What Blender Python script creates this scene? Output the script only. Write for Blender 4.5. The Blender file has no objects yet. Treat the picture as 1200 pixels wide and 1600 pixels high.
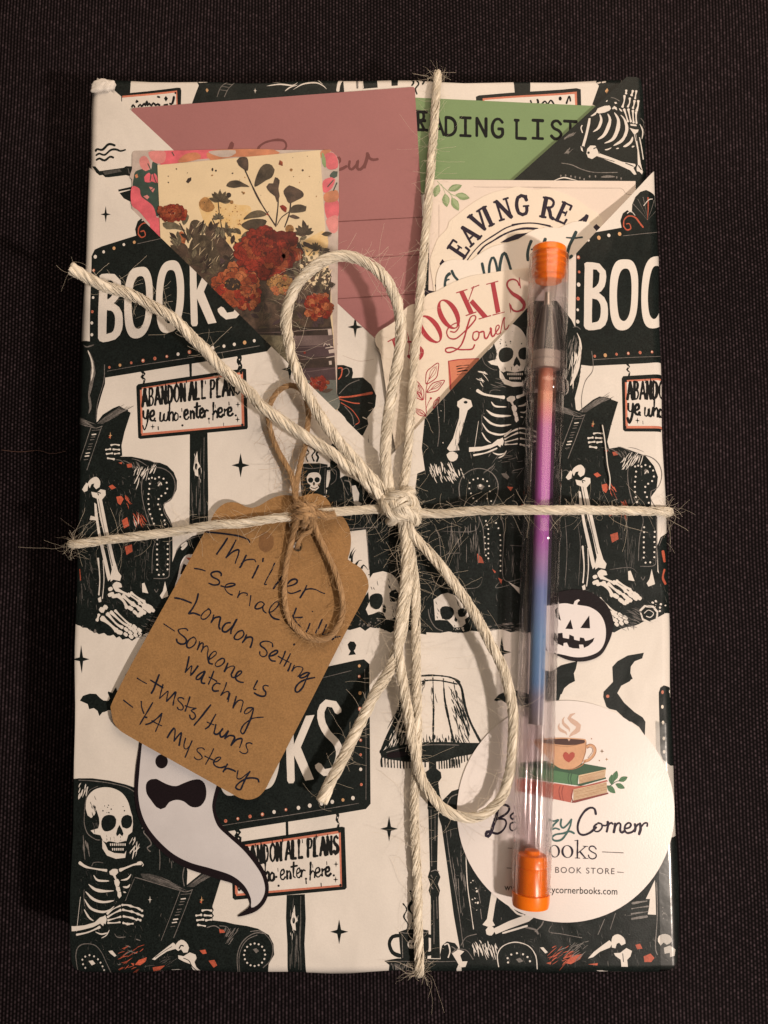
import bpy, math, random, bisect
from mathutils import Vector, Matrix
from mathutils.geometry import tessellate_polygon
random.seed(7)
sc = bpy.context.scene
COL = sc.collection

# ------------------------------------------------------------------ camera, world, lamp, exposure
T = 0.024                      # height of the wrapped book
W = 0.14                       # width of the wrapped book
FPX = 1400.0                   # focal length in photo pixels (photo is 1200 x 1600)
TH = math.atan(FPX*7.345e-5)   # tilt of the phone away from straight down
DIST = W*(FPX/855.0 - 0.793*math.tan(TH))
cam_d = bpy.data.cameras.new('camera'); cam = bpy.data.objects.new('camera', cam_d); COL.objects.link(cam)
cam.location = (0, -DIST*math.sin(TH), T+DIST*math.cos(TH)); cam.rotation_euler = (TH, 0, 0)
cam_d.sensor_fit = 'VERTICAL'; cam_d.sensor_height = 36; cam_d.sensor_width = 27
cam_d.lens = 36*FPX/1600; cam_d.clip_start = 0.01; cam_d.clip_end = 20
sc.camera = cam
w = bpy.data.worlds.new('World'); sc.world = w; w.use_nodes = True
bg = w.node_tree.nodes['Background']; bg.inputs[0].default_value = (1.0, 0.82, 0.68, 1); bg.inputs[1].default_value = 0.075
ld = bpy.data.lights.new('room_lamp', 'AREA'); ld.shape = 'DISK'; ld.size = 0.034
ld.energy = 2.65; ld.color = (1.0, 0.85, 0.73)
lamp = bpy.data.objects.new('room_lamp', ld); COL.objects.link(lamp)
lamp.location = (0.295, -0.19, 0.444)
lamp.rotation_euler = (Vector((0.0, 0.0, T))-Vector(lamp.location)).to_track_quat('-Z', 'Y').to_euler()
fd = bpy.data.lights.new('soft_fill_light', 'AREA'); fd.shape = 'DISK'; fd.size = 0.40; fd.energy = 1.33; fd.color = (1.0, 0.775, 0.575)  # added soft fill that brightens the far end, not a real fixture
fill_lamp = bpy.data.objects.new('soft_fill_light', fd); COL.objects.link(fill_lamp); fill_lamp.location = (0.09, 0.31, 0.31)
fill_lamp.rotation_euler = (Vector((0.0, 0.0, T))-Vector(fill_lamp.location)).to_track_quat('-Z', 'Y').to_euler()
sc.view_settings.view_transform = 'Standard'; sc.view_settings.look = 'None'
sc.view_settings.exposure = 0.1; sc.view_settings.gamma = 1.0; sc.view_settings.use_curve_mapping = False
sc.cycles.max_bounces = 24; sc.cycles.transparent_max_bounces = 32; sc.cycles.transmission_bounces = 16
sc.cycles.caustics_reflective = False; sc.cycles.caustics_refractive = True
sc.cycles.use_denoising = True

CT, ST = math.cos(TH), math.sin(TH)
def P(px, py, z):
    """point at height z seen at photo position (px, py)"""
    dx, dy, dz = (px-600)/FPX, -(py-800)/FPX, -1.0
    wy, wz = dy*CT-dz*ST, dy*ST+dz*CT
    t = (z-cam.location.z)/wz
    return (dx*t, cam.location.y+wy*t, z)

class Fr:
    """measured coordinates: text of 'x y x y ...' in a window of the photo"""
    def __init__(s, x0, y0, k): s.x0, s.y0, s.k = x0, y0, k
    def __call__(s, t):
        v = [float(a) for a in t.split()]
        return [(s.x0+v[i]*s.k, s.y0+v[i+1]*s.k) for i in range(0, len(v), 2)]
K1 = 340/1200; K2 = 380/1200
T1 = Fr(80,80,K1); T2 = Fr(380,80,K1); T3 = Fr(640,80,.35); T4 = Fr(80,380,K1); T5 = Fr(380,380,K1)
T6 = Fr(680,400,K2); T7 = Fr(80,680,K1); T8 = Fr(380,680,K1); T9 = Fr(680,700,K2); T10 = Fr(80,980,K1)
T11 = Fr(380,980,K1); T12 = Fr(700,1060,K2); T13 = Fr(80,1220,K1); T14 = Fr(380,1220,K1); T15 = Fr(700,1300,K2)
TAG = Fr(160,770,430/1200); FL = Fr(200,220,.3); BK = Fr(600,380,.2); PX = Fr(0,0,1)

# ------------------------------------------------------------------ materials
MATS = {}
def mat(name): return MATS[name]
def newmat(name):
    m = bpy.data.materials.new(name); m.use_nodes = True; MATS[name] = m
    nt = m.node_tree; return m, nt, nt.nodes['Principled BSDF']
def nd(nt, t, **kw):
    n = nt.nodes.new(t)
    for k, v in kw.items():
        if k in ('operation','blend_type','data_type','noise_dimensions','feature','wave_type','bands_direction'): setattr(n, k, v)
        else: n.inputs[k].default_value = v
    return n
def paper(name, c, rough=0.55, var=0.06, fine=0.05, bump=0.08, spec=0.35, c2=None, blotch=90.0, wrinkle=0):
    m, nt, b = newmat(name); L = nt.links
    co = nd(nt, 'ShaderNodeTexCoord')
    n1 = nd(nt, 'ShaderNodeTexNoise', Scale=blotch, Detail=6.0, Roughness=0.6)
    n2 = nd(nt, 'ShaderNodeTexNoise', Scale=2600.0, Detail=2.0)
    L.new(co.outputs['Object'], n1.inputs['Vector']); L.new(co.outputs['Object'], n2.inputs['Vector'])
    d = [x*(1-var*2.2) for x in c] if c2 is None else list(c2)
    r = nd(nt, 'ShaderNodeMapRange'); r.inputs[1].default_value = .3; r.inputs[2].default_value = .7
    L.new(n1.outputs['Fac'], r.inputs[0])
    mx = nt.nodes.new('ShaderNodeMix'); mx.data_type = 'RGBA'
    L.new(r.outputs[0], mx.inputs[0]); mx.inputs[6].default_value = (*d, 1); mx.inputs[7].default_value = (*c, 1)
    r2 = nd(nt, 'ShaderNodeMapRange'); r2.inputs[1].default_value = .3; r2.inputs[2].default_value = .7
    r2.inputs[3].default_value = 1-fine; r2.inputs[4].default_value = 1+fine
    L.new(n2.outputs['Fac'], r2.inputs[0])
    vm = nt.nodes.new('ShaderNodeVectorMath'); vm.operation = 'SCALE'
    L.new(mx.outputs[2], vm.inputs[0]); L.new(r2.outputs[0], vm.inputs['Scale'])
    L.new(vm.outputs[0], b.inputs['Base Color'])
    b.inputs['Roughness'].default_value = rough; b.inputs['Specular IOR Level'].default_value = spec
    bp = nd(nt, 'ShaderNodeBump', Strength=bump, Distance=0.0002)
    L.new(n2.outputs['Fac'], bp.inputs['Height']); L.new(bp.outputs[0], b.inputs['Normal'])
    if wrinkle:
        n3 = nd(nt, 'ShaderNodeTexNoise', Scale=34.0, Detail=3.0, Roughness=.55, Distortion=.6); L.new(co.outputs['Object'], n3.inputs['Vector'])
        b2 = nd(nt, 'ShaderNodeBump', Strength=wrinkle, Distance=0.004); L.new(n3.outputs['Fac'], b2.inputs['Height']); L.new(bp.outputs[0], b2.inputs['Normal']); L.new(b2.outputs[0], b.inputs['Normal'])
    return m
paper('paper', (.66,.62,.575), rough=.45, var=.03, fine=.03, spec=.35, wrinkle=.24)
paper('ink', (.0085,.0125,.0118), rough=.42, var=.12, fine=.5, spec=.16, blotch=300, wrinkle=.24)
paper('ink_mid', (.075,.072,.068), rough=.45, var=.2, fine=.4, spec=.4)
paper('ink_light', (.19,.175,.165), rough=.45, var=.2, fine=.3)
paper('salmon', (.60,.20,.125), var=.15, fine=.1)
paper('coral_ink', (.52,.105,.055), var=.2, fine=.2)
paper('amber', (.60,.35,.17), var=.12, fine=.1)
paper('rose_card', (.315,.132,.135), rough=.6, var=.03, fine=.03)
paper('rose_ink', (.155,.05,.05), rough=.6)
paper('rose_line', (.17,.055,.055), rough=.6)
paper('green_card', (.165,.262,.118), rough=.55, var=.04, fine=.03)
paper('type_black', (.011,.012,.012), rough=.55, fine=.2, spec=.08)
paper('cream_card', (.69,.60,.535), rough=.5, var=.02, fine=.02)
paper('card_line', (.50,.42,.37), rough=.5)
paper('leaf_green', (.23,.33,.16), var=.15, fine=.06)
paper('leaf_pale', (.33,.42,.24), var=.1, fine=.06)
paper('sticker_cream', (.70,.622,.525), rough=.4, var=.02, fine=.02, spec=.5)
paper('sticker_white', (.70,.65,.59), rough=.32, var=.015, fine=.015, spec=.5)
paper('navy', (.026,.020,.035), spec=.1, rough=.4, fine=.15)
paper('teal_ink', (.03,.055,.062), spec=.1, rough=.4, fine=.15)
paper('crimson', (.36,.028,.045), rough=.42, var=.06, fine=.06)
paper('peach_ink', (.62,.22,.13), var=.12)
paper('kraft', (.30,.165,.064), rough=.62, var=.07, fine=.14, bump=.15, spec=.25, blotch=260)
paper('kraft_stain', (.215,.105,.038), rough=.6, var=.14, fine=.14)
paper('pen_ink', (.012,.014,.026), spec=.1, rough=.4, fine=.2)
paper('ghost_white', (.62,.60,.615), rough=.28, var=.10, fine=.01, spec=.5, blotch=35)
paper('black_gloss', (.010,.006,.008), rough=.25, fine=.2, spec=.5)
paper('label_white', (.70,.655,.635), rough=.33, var=.02, fine=.012, spec=.5)
paper('pump_white', (.70,.66,.66), rough=.3, var=.02, fine=.012, spec=.5)
paper('bm_cream', (.67,.545,.36), rough=.45, var=.05, fine=.03, spec=.45)
paper('bm_yellow', (.60,.40,.16), rough=.45, var=.3, c2=(.65,.50,.28), spec=.45, blotch=500)
paper('bm_brown', (.095,.058,.040), rough=.45, var=.4, fine=.2, spec=.45, blotch=420)
paper('bm_dark', (.040,.022,.017), rough=.42, var=.4, fine=.3, spec=.45, blotch=420)
paper('bm_olive', (.135,.105,.065), rough=.45, var=.35, fine=.15, blotch=420)
paper('bm_olive_dark', (.088,.066,.044), rough=.45, var=.35, fine=.15, blotch=420)
paper('bm_sage', (.185,.16,.105), rough=.45, var=.3, fine=.15, blotch=420)
paper('bm_red', (.31,.032,.017), rough=.45, var=.35, fine=.2, blotch=600)
paper('bm_red_dark', (.14,.014,.010), rough=.45, var=.35, fine=.2, blotch=600)
paper('bm_rust', (.36,.078,.030), rough=.45, var=.35, fine=.2, blotch=600)
paper('bm_rust_light', (.48,.15,.06), rough=.45, var=.3, fine=.2, blotch=600)
paper('bm_gold', (.46,.24,.085), rough=.45, var=.35, fine=.2, blotch=600)
paper('bm_plum', (.075,.045,.052), rough=.4, var=.3, fine=.1)
paper('bm_mauve', (.17,.12,.118), rough=.4, var=.3, fine=.1)
paper('bm_slate', (.15,.165,.15), rough=.4, var=.3, fine=.1)
paper('cc_grey', (.50,.42,.38), rough=.4, var=.12, spec=.5, blotch=300)
paper('cc_pink', (.72,.13,.17), rough=.4, var=.18, spec=.5, blotch=300)
paper('cc_rose', (.66,.24,.235), rough=.4, var=.15, spec=.5, blotch=300)
paper('cc_orange', (.58,.22,.11), rough=.4, var=.2, spec=.5, blotch=300)
paper('cc_green', (.035,.075,.06), rough=.4, var=.25, spec=.5, blotch=300)
paper('lg_tan', (.60,.34,.20), var=.1)
paper('lg_tan_dark', (.36,.17,.09), var=.1)
paper('lg_steam', (.60,.42,.34), var=.1)
paper('lg_coffee', (.06,.022,.018))
paper('lg_heart', (.38,.07,.05))
paper('lg_green', (.075,.19,.09), var=.12)
paper('lg_green_dark', (.03,.085,.045), var=.12)
paper('lg_red', (.45,.115,.08), var=.12)
paper('lg_red_dark', (.24,.05,.04), var=.12)
paper('lg_pages', (.62,.46,.30), var=.12)
paper('lg_teal', (.035,.105,.10))
paper('grey_type', (.10,.085,.09), spec=.1)

# ------------------------------------------------------------------ 2-D helpers
def catmull(pts, step=2.5, closed=False):
    n = len(pts)
    if n < 3 and not closed:
        a, b = pts[0], pts[-1]; m = max(1, int(math.dist(a, b)/step))
        return [tuple(a[k]+(b[k]-a[k])*i/m for k in range(len(a))) for i in range(m+1)]
    out = []
    for i in range(n if closed else n-1):
        if closed: p0, p1, p2, p3 = pts[i-1], pts[i], pts[(i+1) % n], pts[(i+2) % n]
        else: p0, p1, p2, p3 = pts[max(i-1, 0)], pts[i], pts[i+1], pts[min(i+2, n-1)]
        m = max(1, int(math.dist(p1, p2)/step))
        for j in range(m):
            t = j/m; t2, t3 = t*t, t*t*t
            out.append(tuple(.5*(2*p1[k]+(-p0[k]+p2[k])*t+(2*p0[k]-5*p1[k]+4*p2[k]-p3[k])*t2
                                 + (-p0[k]+3*p1[k]-3*p2[k]+p3[k])*t3) for k in range(len(p1))))
    if not closed: out.append(tuple(pts[-1]))
    return out
def ell(cx, cy, rx, ry=None, rot=0, n=20, a0=0, a1=360):
    ry = rx if ry is None else ry; c, s = math.cos(math.radians(rot)), math.sin(math.radians(rot)); o = []
    full = abs(a1-a0) >= 359.9; m = n if full else n+1
    for i in range(m):
        a = math.radians(a0+(a1-a0)*i/n); x, y = rx*math.cos(a), ry*math.sin(a); o.append((cx+x*c-y*s, cy+x*s+y*c))
    return o
def inside(p, poly):
    x, y = p; r = False
    for i in range(len(poly)):
        (x1, y1), (x2, y2) = poly[i-1], poly[i]
        if (y1 > y) != (y2 > y) and x < (x2-x1)*(y-y1)/(y2-y1)+x1: r = not r
    return r
def cut(poly, a, b, c):
    """the part of a convex polygon [(x,y,e)] where a*x+b*y+c >= 0"""
    out = []; n = len(poly)
    for i in range(n):
        p, q = poly[i-1], poly[i]; dp, dq = a*p[0]+b*p[1]+c, a*q[0]+b*q[1]+c
        if (dp >= 0) != (dq >= 0):
            t = dp/(dp-dq); out.append(tuple(p[k]+(q[k]-p[k])*t for k in range(3)))
        if dq >= 0: out.append(q)
    return out if len(out) > 2 else []

class Sheet:
    """a printed sheet: paper and every printed mark as thin layers of one mesh that follows the sheet's own bends"""
    LV, EPS = 1.6e-5, 4e-7
    def __init__(s, z, gx=None, gy=None, clips=None):
        s.zf = z if callable(z) else (lambda X, Y, z=z: z)
        s.flat = not callable(z); s.gx, s.gy = gx, gy; s.clips = clips
        s.v, s.f, s.m, s.names, s.n = [], [], [], [], 0
        s.cache = {}; s.xf = None
    def node(s, i, j):
        k = (i, j)
        if k not in s.cache: s.cache[k] = s.zf(s.gx[i], s.gy[j])
        return s.cache[k]
    def z(s, X, Y):
        if s.flat: return s.zf(X, Y)
        gx, gy = s.gx, s.gy
        i = min(max(bisect.bisect_right(gx, X)-1, 0), len(gx)-2); j = min(max(bisect.bisect_right(gy, Y)-1, 0), len(gy)-2)
        u, v = (X-gx[i])/(gx[i+1]-gx[i]), (Y-gy[j])/(gy[j+1]-gy[j])
        z00, z11 = s.node(i, j), s.node(i+1, j+1)
        if u >= v: z10 = s.node(i+1, j); return z00+(z10-z00)*u+(z11-z10)*v
        z01 = s.node(i, j+1); return z00+(z11-z01)*u+(z01-z00)*v
    def w(s, p):
        if s.xf: p = s.xf(p)
        z = T+.002
        for _ in range(1 if s.flat else 4):
            if s.flat: z = s.zf(0, 0)
            X, Y, _z = P(p[0], p[1], z)
            if not s.flat: z = s.zf(min(max(X, s.gx[0]), s.gx[-1]), min(max(Y, s.gy[0]), s.gy[-1]))
        return X, Y
    def mi(s, name):
        if name not in s.names: s.names.append(name)
        return s.names.index(name)
    def add(s, poly, name, off):
        """poly: convex [(X,Y,extra)]"""
        todo = [poly]
        if s.clips:
            todo = []
            for c in s.clips:
                q = poly
                for h in c:
                    q = cut(q, *h)
                    if not q: break
                if q: todo.append(q)
        if not s.flat:
            for ax, lines in ((0, s.gx), (1, s.gy)):
                nxt = []
                for q in todo:
                    lo, hi = min(p[ax] for p in q), max(p[ax] for p in q)
                    a, b = bisect.bisect_right(lines, lo), bisect.bisect_left(lines, hi)
                    for L in lines[a:b]:
                        l = cut(q, -1 if ax == 0 else 0, -1 if ax else 0, L)
                        if l: nxt.append(l)
                        q = cut(q, 1 if ax == 0 else 0, 1 if ax else 0, -L)
                        if not q: break
                    if q: nxt.append(q)
                todo = nxt
            nxt = []
            for q in todo:
                cx, cy = sum(p[0] for p in q)/len(q), sum(p[1] for p in q)/len(q)
                i = min(max(bisect.bisect_right(s.gx, cx)-1, 0), len(s.gx)-2); j = min(max(bisect.bisect_right(s.gy, cy)-1, 0), len(s.gy)-2)
                sx, sy = 1/(s.gx[i+1]-s.gx[i]), 1/(s.gy[j+1]-s.gy[j]); c = -s.gx[i]*sx+s.gy[j]*sy
                for h in ((sx, -sy, c), (-sx, sy, -c)):
                    r = cut(q, *h)
                    if r: nxt.append(r)
            todo = nxt
        k = s.mi(name)
        for q in todo:
            ar = sum(q[i-1][0]*q[i][1]-q[i][0]*q[i-1][1] for i in range(len(q)))
            if abs(ar) < 1e-12: continue
            if ar < 0: q = q[::-1]
            q = [p for i, p in enumerate(q) if abs(p[0]-q[i-1][0])+abs(p[1]-q[i-1][1]) > 3e-8]
            if len(q) < 3: continue
            b = len(s.v)
            for x, y, e in q: s.v.append((x, y, s.z(x, y)+off+e))
            s.f.append(tuple(range(b, b+len(q)))); s.m.append(k)
    def off(s, lv):
        s.n += 1; return lv*s.LV+(s.n % 24)*s.EPS
    def fill(s, pts, name, lv=1, smooth=False, rough=0):
        if smooth: pts = catmull(pts, 4, True)
        if rough: pts = [(x+random.uniform(-rough, rough), y+random.uniform(-rough, rough)) for x, y in pts]
        q = [s.w(p) for p in pts]; o = s.off(lv)
        v3 = [Vector((a, b, 0)) for a, b in q]
        if len(q) == 3: tris = [(0, 1, 2)]
        else: tris = tessellate_polygon([v3])
        for t in tris: s.add([(*q[i], 0) for i in t], name, o)
    def fill_holes(s, outer, hole, name, lv):
        o = s.off(lv); A = [Vector((*s.w(p), 0)) for p in outer]; H = [Vector((*s.w(p), 0)) for p in hole]; al = A+H
        for t in tessellate_polygon([A, H]): s.add([(al[i].x, al[i].y, 0) for i in t], name, o)
    def line(s, pts, wd, name, lv=2, taper=0, smooth=True, closed=False, rough=.12, step=None):
        step = step or max(1.4, wd*.6)
        c = catmull(pts, step, closed) if smooth and len(pts) > 2 else catmull(pts[:2], step) if len(pts) == 2 else list(pts)
        if not smooth and len(pts) > 2:
            c = []
            for i in range(len(pts)-1): c += catmull(pts[i:i+2], step)[:-1]
            c.append(pts[-1])
        if closed: c = c+[c[0]]
        n = len(c)
        if n < 2: return
        tot = n-1; L = []; wn = 1.0
        def tan(i):
            a, b = c[max(i-1, 0)], c[min(i+1, n-1)]
            if closed and i in (0, n-1): a, b = c[-2], c[1]
            d = math.hypot(b[0]-a[0], b[1]-a[1]) or 1; return (b[0]-a[0])/d, (b[1]-a[1])/d
        for i in range(n):
            t = i/tot; tx, ty = tan(i)
            wn += random.uniform(-rough, rough); wn = min(max(wn, 1-2*rough), 1+2*rough)
            h = wd*.5*wn
            if taper == 1: h *= max(.12, 1-t)
            elif taper == -1: h *= max(.12, t)
            elif taper == 2: h *= max(.15, math.sin(math.pi*t)**.6)
            elif taper == 3: h *= .62+.6*abs(2*t-1)**2      # bone: thick ends
            L.append((c[i], tx, ty, h))
        if not closed and taper in (0, 3):
            (p, tx, ty, h) = L[0]; L.insert(0, ((p[0]-tx*h*.7, p[1]-ty*h*.7), tx, ty, h*.6))
            (p, tx, ty, h) = L[-1]; L.append(((p[0]+tx*h*.7, p[1]+ty*h*.7), tx, ty, h*.6))
        o = s.off(lv); pr = None; m = len(L)
        for i, (p, tx, ty, h) in enumerate(L):
            a = s.w((p[0]-ty*h, p[1]+tx*h)); b = s.w((p[0]+ty*h, p[1]-tx*h)); e = 5e-6*i/m
            if pr: s.add_quad(pr[0], pr[1], b, a, pr[2], e, name, o)
            pr = (a, b, e)
    def add_quad(s, a, b, c, d, e0, e1, name, o):
        for t in (((*a, e0), (*b, e0), (*c, e1)), ((*a, e0), (*c, e1), (*d, e1))): s.add(list(t), name, o)
    def dot(s, x, y, r, name, lv=3, ry=None, rot=0): s.fill(ell(x, y, r, ry or r, rot, 10), name, lv)
    def ring(s, outer, inner, name, lv=2):
        o = s.off(lv); n = len(outer); A = [s.w(p) for p in outer]; B = [s.w(p) for p in inner]
        for i in range(n):
            s.add_quad(A[i-1], A[i], B[i], B[i-1], 0, 0, name, o)
    def hatch(s, poly, n, ang, ln, wd, name, lv=3, jit=12):
        xs, ys = [p[0] for p in poly], [p[1] for p in poly]; k = 0; tries = 0
        while k < n and tries < n*12:
            tries += 1; x, y = random.uniform(min(xs), max(xs)), random.uniform(min(ys), max(ys))
            if not inside((x, y), poly): continue
            a = math.radians(ang+random.uniform(-jit, jit)); l = ln*random.uniform(.4, 1.3)
            q = (x+math.cos(a)*l, y+math.sin(a)*l)
            mid = ((x+q[0])/2+random.uniform(-.8, .8), (y+q[1])/2+random.uniform(-.8, .8))
            s.line([(x, y), mid, q], wd*random.uniform(.5, 1.3), name, lv, taper=2); k += 1
    def speck(s, poly, n, r, name, lv=3):
        xs, ys = [p[0] for p in poly], [p[1] for p in poly]; k = 0
        while k < n:
            x, y = random.uniform(min(xs), max(xs)), random.uniform(min(ys), max(ys))
            if inside((x, y), poly):
                a = r*random.uniform(.4, 1.4); s.fill(ell(x, y, a, a*random.uniform(.5, 1.5), random.uniform(0, 180), 7), name, lv)
            k += 1
    def star(s, x, y, rx, ry, name='ink', lv=2):
        p = []
        for i in range(4):
            a, b = math.radians(90*i), math.radians(90*i+45)
            p.append((x+rx*math.cos(a), y+ry*math.sin(a)))
            p.append((x+.24*min(rx, ry)*1.3*math.cos(b), y+.24*min(rx, ry)*1.3*math.sin(b)))
        s.fill(p, name, lv)
    def text(s, body, x, y, size, name, lv=3, rot=0, sx=1, space=1, slant=0, bold=0):
        cu = bpy.data.curves.new('lettering', 'FONT'); cu.body = body; cu.size = 1; cu.space_character = space; cu.shear = slant
        cu.offset = bold
        o = bpy.data.objects.new('lettering', cu); COL.objects.link(o); bpy.context.view_layer.update()
        me = bpy.data.meshes.new_from_object(o.evaluated_get(bpy.context.evaluated_depsgraph_get()))
        c, sn = math.cos(math.radians(rot)), math.sin(math.radians(rot)); off = s.off(lv)
        vs = []
        for v in me.vertices:
            u, q = v.co.x*size*sx, -v.co.y*size; vs.append(s.w((x+u*c-q*sn, y+u*sn+q*c)))
        for f in me.polygons: s.add([(*vs[i], 0) for i in f.vertices], name, off)
        bpy.data.objects.remove(o); bpy.data.curves.remove(cu); bpy.data.meshes.remove(me)
    def skirt(s, pts_w, down, name, floor=None):
        """the cut edge of the sheet along world outline pts"""
        k = s.mi(name); q = []
        for i in range(len(pts_w)):
            a, b = pts_w[i], pts_w[(i+1) % len(pts_w)]; m = max(1, int(math.dist(a, b)/.0015))
            q += [(a[0]+(b[0]-a[0])*j/m, a[1]+(b[1]-a[1])*j/m) for j in range(m)]
        n = len(q); b0 = len(s.v)
        for x, y in q:
            z = s.z(x, y); s.v.append((x, y, z)); s.v.append((x, y, floor if floor is not None else z-down))
        for i in range(n):
            j = (i+1) % n; s.f.append((b0+2*i, b0+2*i+1, b0+2*j+1, b0+2*j)); s.m.append(k)
    def build(s, name, parent=None):
        me = bpy.data.meshes.new(name); me.from_pydata(s.v, [], s.f)
        for nme in s.names: me.materials.append(mat(nme))
        me.polygons.foreach_set('material_index', s.m)
        if not s.flat:
            me.polygons.foreach_set('use_smooth', [True]*len(s.f)); N = []; h = 1.5e-4
            side = set()
            for f in me.polygons:
                if abs(f.normal.z) < .05: side.update(f.vertices)
            me.update()
            vn = [None]*len(s.v)
            for f in me.polygons:
                if abs(f.normal.z) < .05:
                    for i in f.vertices: vn[i] = tuple(f.normal)
            gx, gy = s.gx, s.gy
            for i, (x, y, z) in enumerate(s.v):
                if vn[i] is None:
                    x0, x1, y0, y1 = max(x-h, gx[0]), min(x+h, gx[-1]), max(y-h, gy[0]), min(y+h, gy[-1])
                    dx = (s.zf(x1, y)-s.zf(x0, y))/(x1-x0); dy = (s.zf(x, y1)-s.zf(x, y0))/(y1-y0)
                    vn[i] = tuple(Vector((-dx, -dy, 1)).normalized())
            me.normals_split_custom_set_from_vertices(vn)
        o = bpy.data.objects.new(name, me); COL.objects.link(o)
        if parent: o.parent = parent
        return o
def tag(o, label, cat, group=None):
    o['label'] = label; o['category'] = cat
    if group: o['group'] = group
    return o
def empty(name, loc=(0, 0, 0)):
    o = bpy.data.objects.new(name, None); o.location = loc; COL.objects.link(o); return o
def adopt(o, parent):
    """keep the mesh where it stands while its thing's origin is at its base"""
    o.parent = parent; o.matrix_parent_inverse = Matrix.Translation(parent.location).inverted(); return o
def halfs(pts):
    """half planes of a convex world polygon"""
    ar = sum(pts[i-1][0]*pts[i][1]-pts[i][0]*pts[i-1][1] for i in range(len(pts)))
    if ar < 0: pts = pts[::-1]
    out = []
    for i in range(len(pts)):
        (x1, y1), (x2, y2) = pts[i-1], pts[i]; d = math.dist((x1, y1), (x2, y2))
        out.append((-(y2-y1)/d, (x2-x1)/d, ((y2-y1)*x1-(x2-x1)*y1)/d))
    return out
def card(name, z, pts, m, th=.00028, edge=None, clip=True):
    """a flat card; pts in photo pixels"""
    s = Sheet(z); q = [s.w(p) for p in pts]; s.fill(pts, m, 0)
    s.skirt(q, th, edge or m); s.outline = pts
    return s
# ------------------------------------------------------------------ table cloth
m, nt, b = newmat('woven_cloth'); L = nt.links
co = nt.nodes.new('ShaderNodeTexCoord'); sep = nt.nodes.new('ShaderNodeSeparateXYZ')
nz = nd(nt, 'ShaderNodeTexNoise', Scale=9.0, Detail=3.0); add = nt.nodes.new('ShaderNodeVectorMath'); add.operation = 'MULTIPLY_ADD'
L.new(co.outputs['Object'], nz.inputs['Vector']); L.new(nz.outputs['Color'], add.inputs[0]); add.inputs[1].default_value = (.004, .004, 0)
L.new(co.outputs['Object'], add.inputs[2]); L.new(add.outputs[0], sep.inputs[0])
def mth(op, a, bb=None, c=None):
    n = nt.nodes.new('ShaderNodeMath'); n.operation = op
    for i, v in enumerate((a, bb, c)):
        if v is None: continue
        if isinstance(v, (int, float)): n.inputs[i].default_value = v
        else: L.new(v, n.inputs[i])
    return n.outputs[0]
PXW, PYW = .00092, .00112
u = mth('DIVIDE', sep.outputs[0], PXW); v = mth('DIVIDE', sep.outputs[1], PYW)
col = mth('FLOOR', u); odd = mth('PINGPONG', col, 1.0); v2 = mth('MULTIPLY_ADD', odd, .5, v)
fu = mth('SUBTRACT', mth('FRACT', u), .5); fv = mth('SUBTRACT', mth('FRACT', v2), .5); row = mth('FLOOR', v2)
rib = mth('SUBTRACT', 1.0, mth('POWER', mth('ABSOLUTE', mth('MULTIPLY', fu, 2.0)), 1.1))
knot = mth('SUBTRACT', 1.0, mth('POWER', mth('ABSOLUTE', mth('MULTIPLY', fv, 2.0)), 2.0))
lown = nd(nt, 'ShaderNodeTexNoise', Scale=11.0, Detail=1.0); L.new(co.outputs['Object'], lown.inputs['Vector'])
mrl = nd(nt, 'ShaderNodeMapRange'); mrl.inputs[1].default_value = .38; mrl.inputs[2].default_value = .62; L.new(lown.outputs['Fac'], mrl.inputs[0]); lowf = mrl.outputs[0]
h = mth('MULTIPLY', rib, mth('MULTIPLY_ADD', knot, mth('MULTIPLY_ADD', lowf, .5, .42), mth('MULTIPLY_ADD', lowf, -.5, .58)))
cv = nt.nodes.new('ShaderNodeCombineXYZ'); L.new(col, cv.inputs[0]); L.new(row, cv.inputs[1])
wn = nt.nodes.new('ShaderNodeTexWhiteNoise'); wn.noise_dimensions = '2D'; L.new(cv.outputs[0], wn.inputs['Vector'])
fine = nd(nt, 'ShaderNodeTexNoise', Scale=1500.0, Detail=3.0); L.new(co.outputs['Object'], fine.inputs['Vector'])
hh = mth('MULTIPLY', mth('POWER', h, 2.2), mth('MULTIPLY_ADD', mth('POWER', wn.outputs['Value'], 3.0), .65, .46))
hh2 = mth('MULTIPLY', hh, mth('MULTIPLY_ADD', fine.outputs['Fac'], 1.4, .25))
mx = nt.nodes.new('ShaderNodeMix'); mx.data_type = 'RGBA'; L.new(hh2, mx.inputs[0])
mx.inputs[6].default_value = (.0016, .0009, .0011, 1); mx.inputs[7].default_value = (.078, .054, .064, 1)  # lit thread crowns and shaded gaps are put into the colour
L.new(mx.outputs[2], b.inputs['Base Color']); b.inputs['Roughness'].default_value = .75; b.inputs['Specular IOR Level'].default_value = .06
bp = nd(nt, 'ShaderNodeBump', Strength=.55, Distance=.0003); L.new(h, bp.inputs['Height']); L.new(bp.outputs[0], b.inputs['Normal'])
me = bpy.data.meshes.new('table_cover'); n = 40; vs, fs = [], []
for j in range(n+1):
    for i in range(n+1):
        x, y = -.8+1.6*i/n, -.8+1.6*j/n; vs.append((x, y, 0))
for j in range(n):
    for i in range(n): a = j*(n+1)+i; fs.append((a, a+1, a+n+2, a+n+1))
me.from_pydata(vs, [], fs); me.materials.append(mat('woven_cloth'))
cloth = bpy.data.objects.new('table_surface', me); COL.objects.link(cloth); cloth['kind'] = 'structure'
cloth['label'] = 'dark brown black woven cloth lying flat under the parcel'

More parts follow.
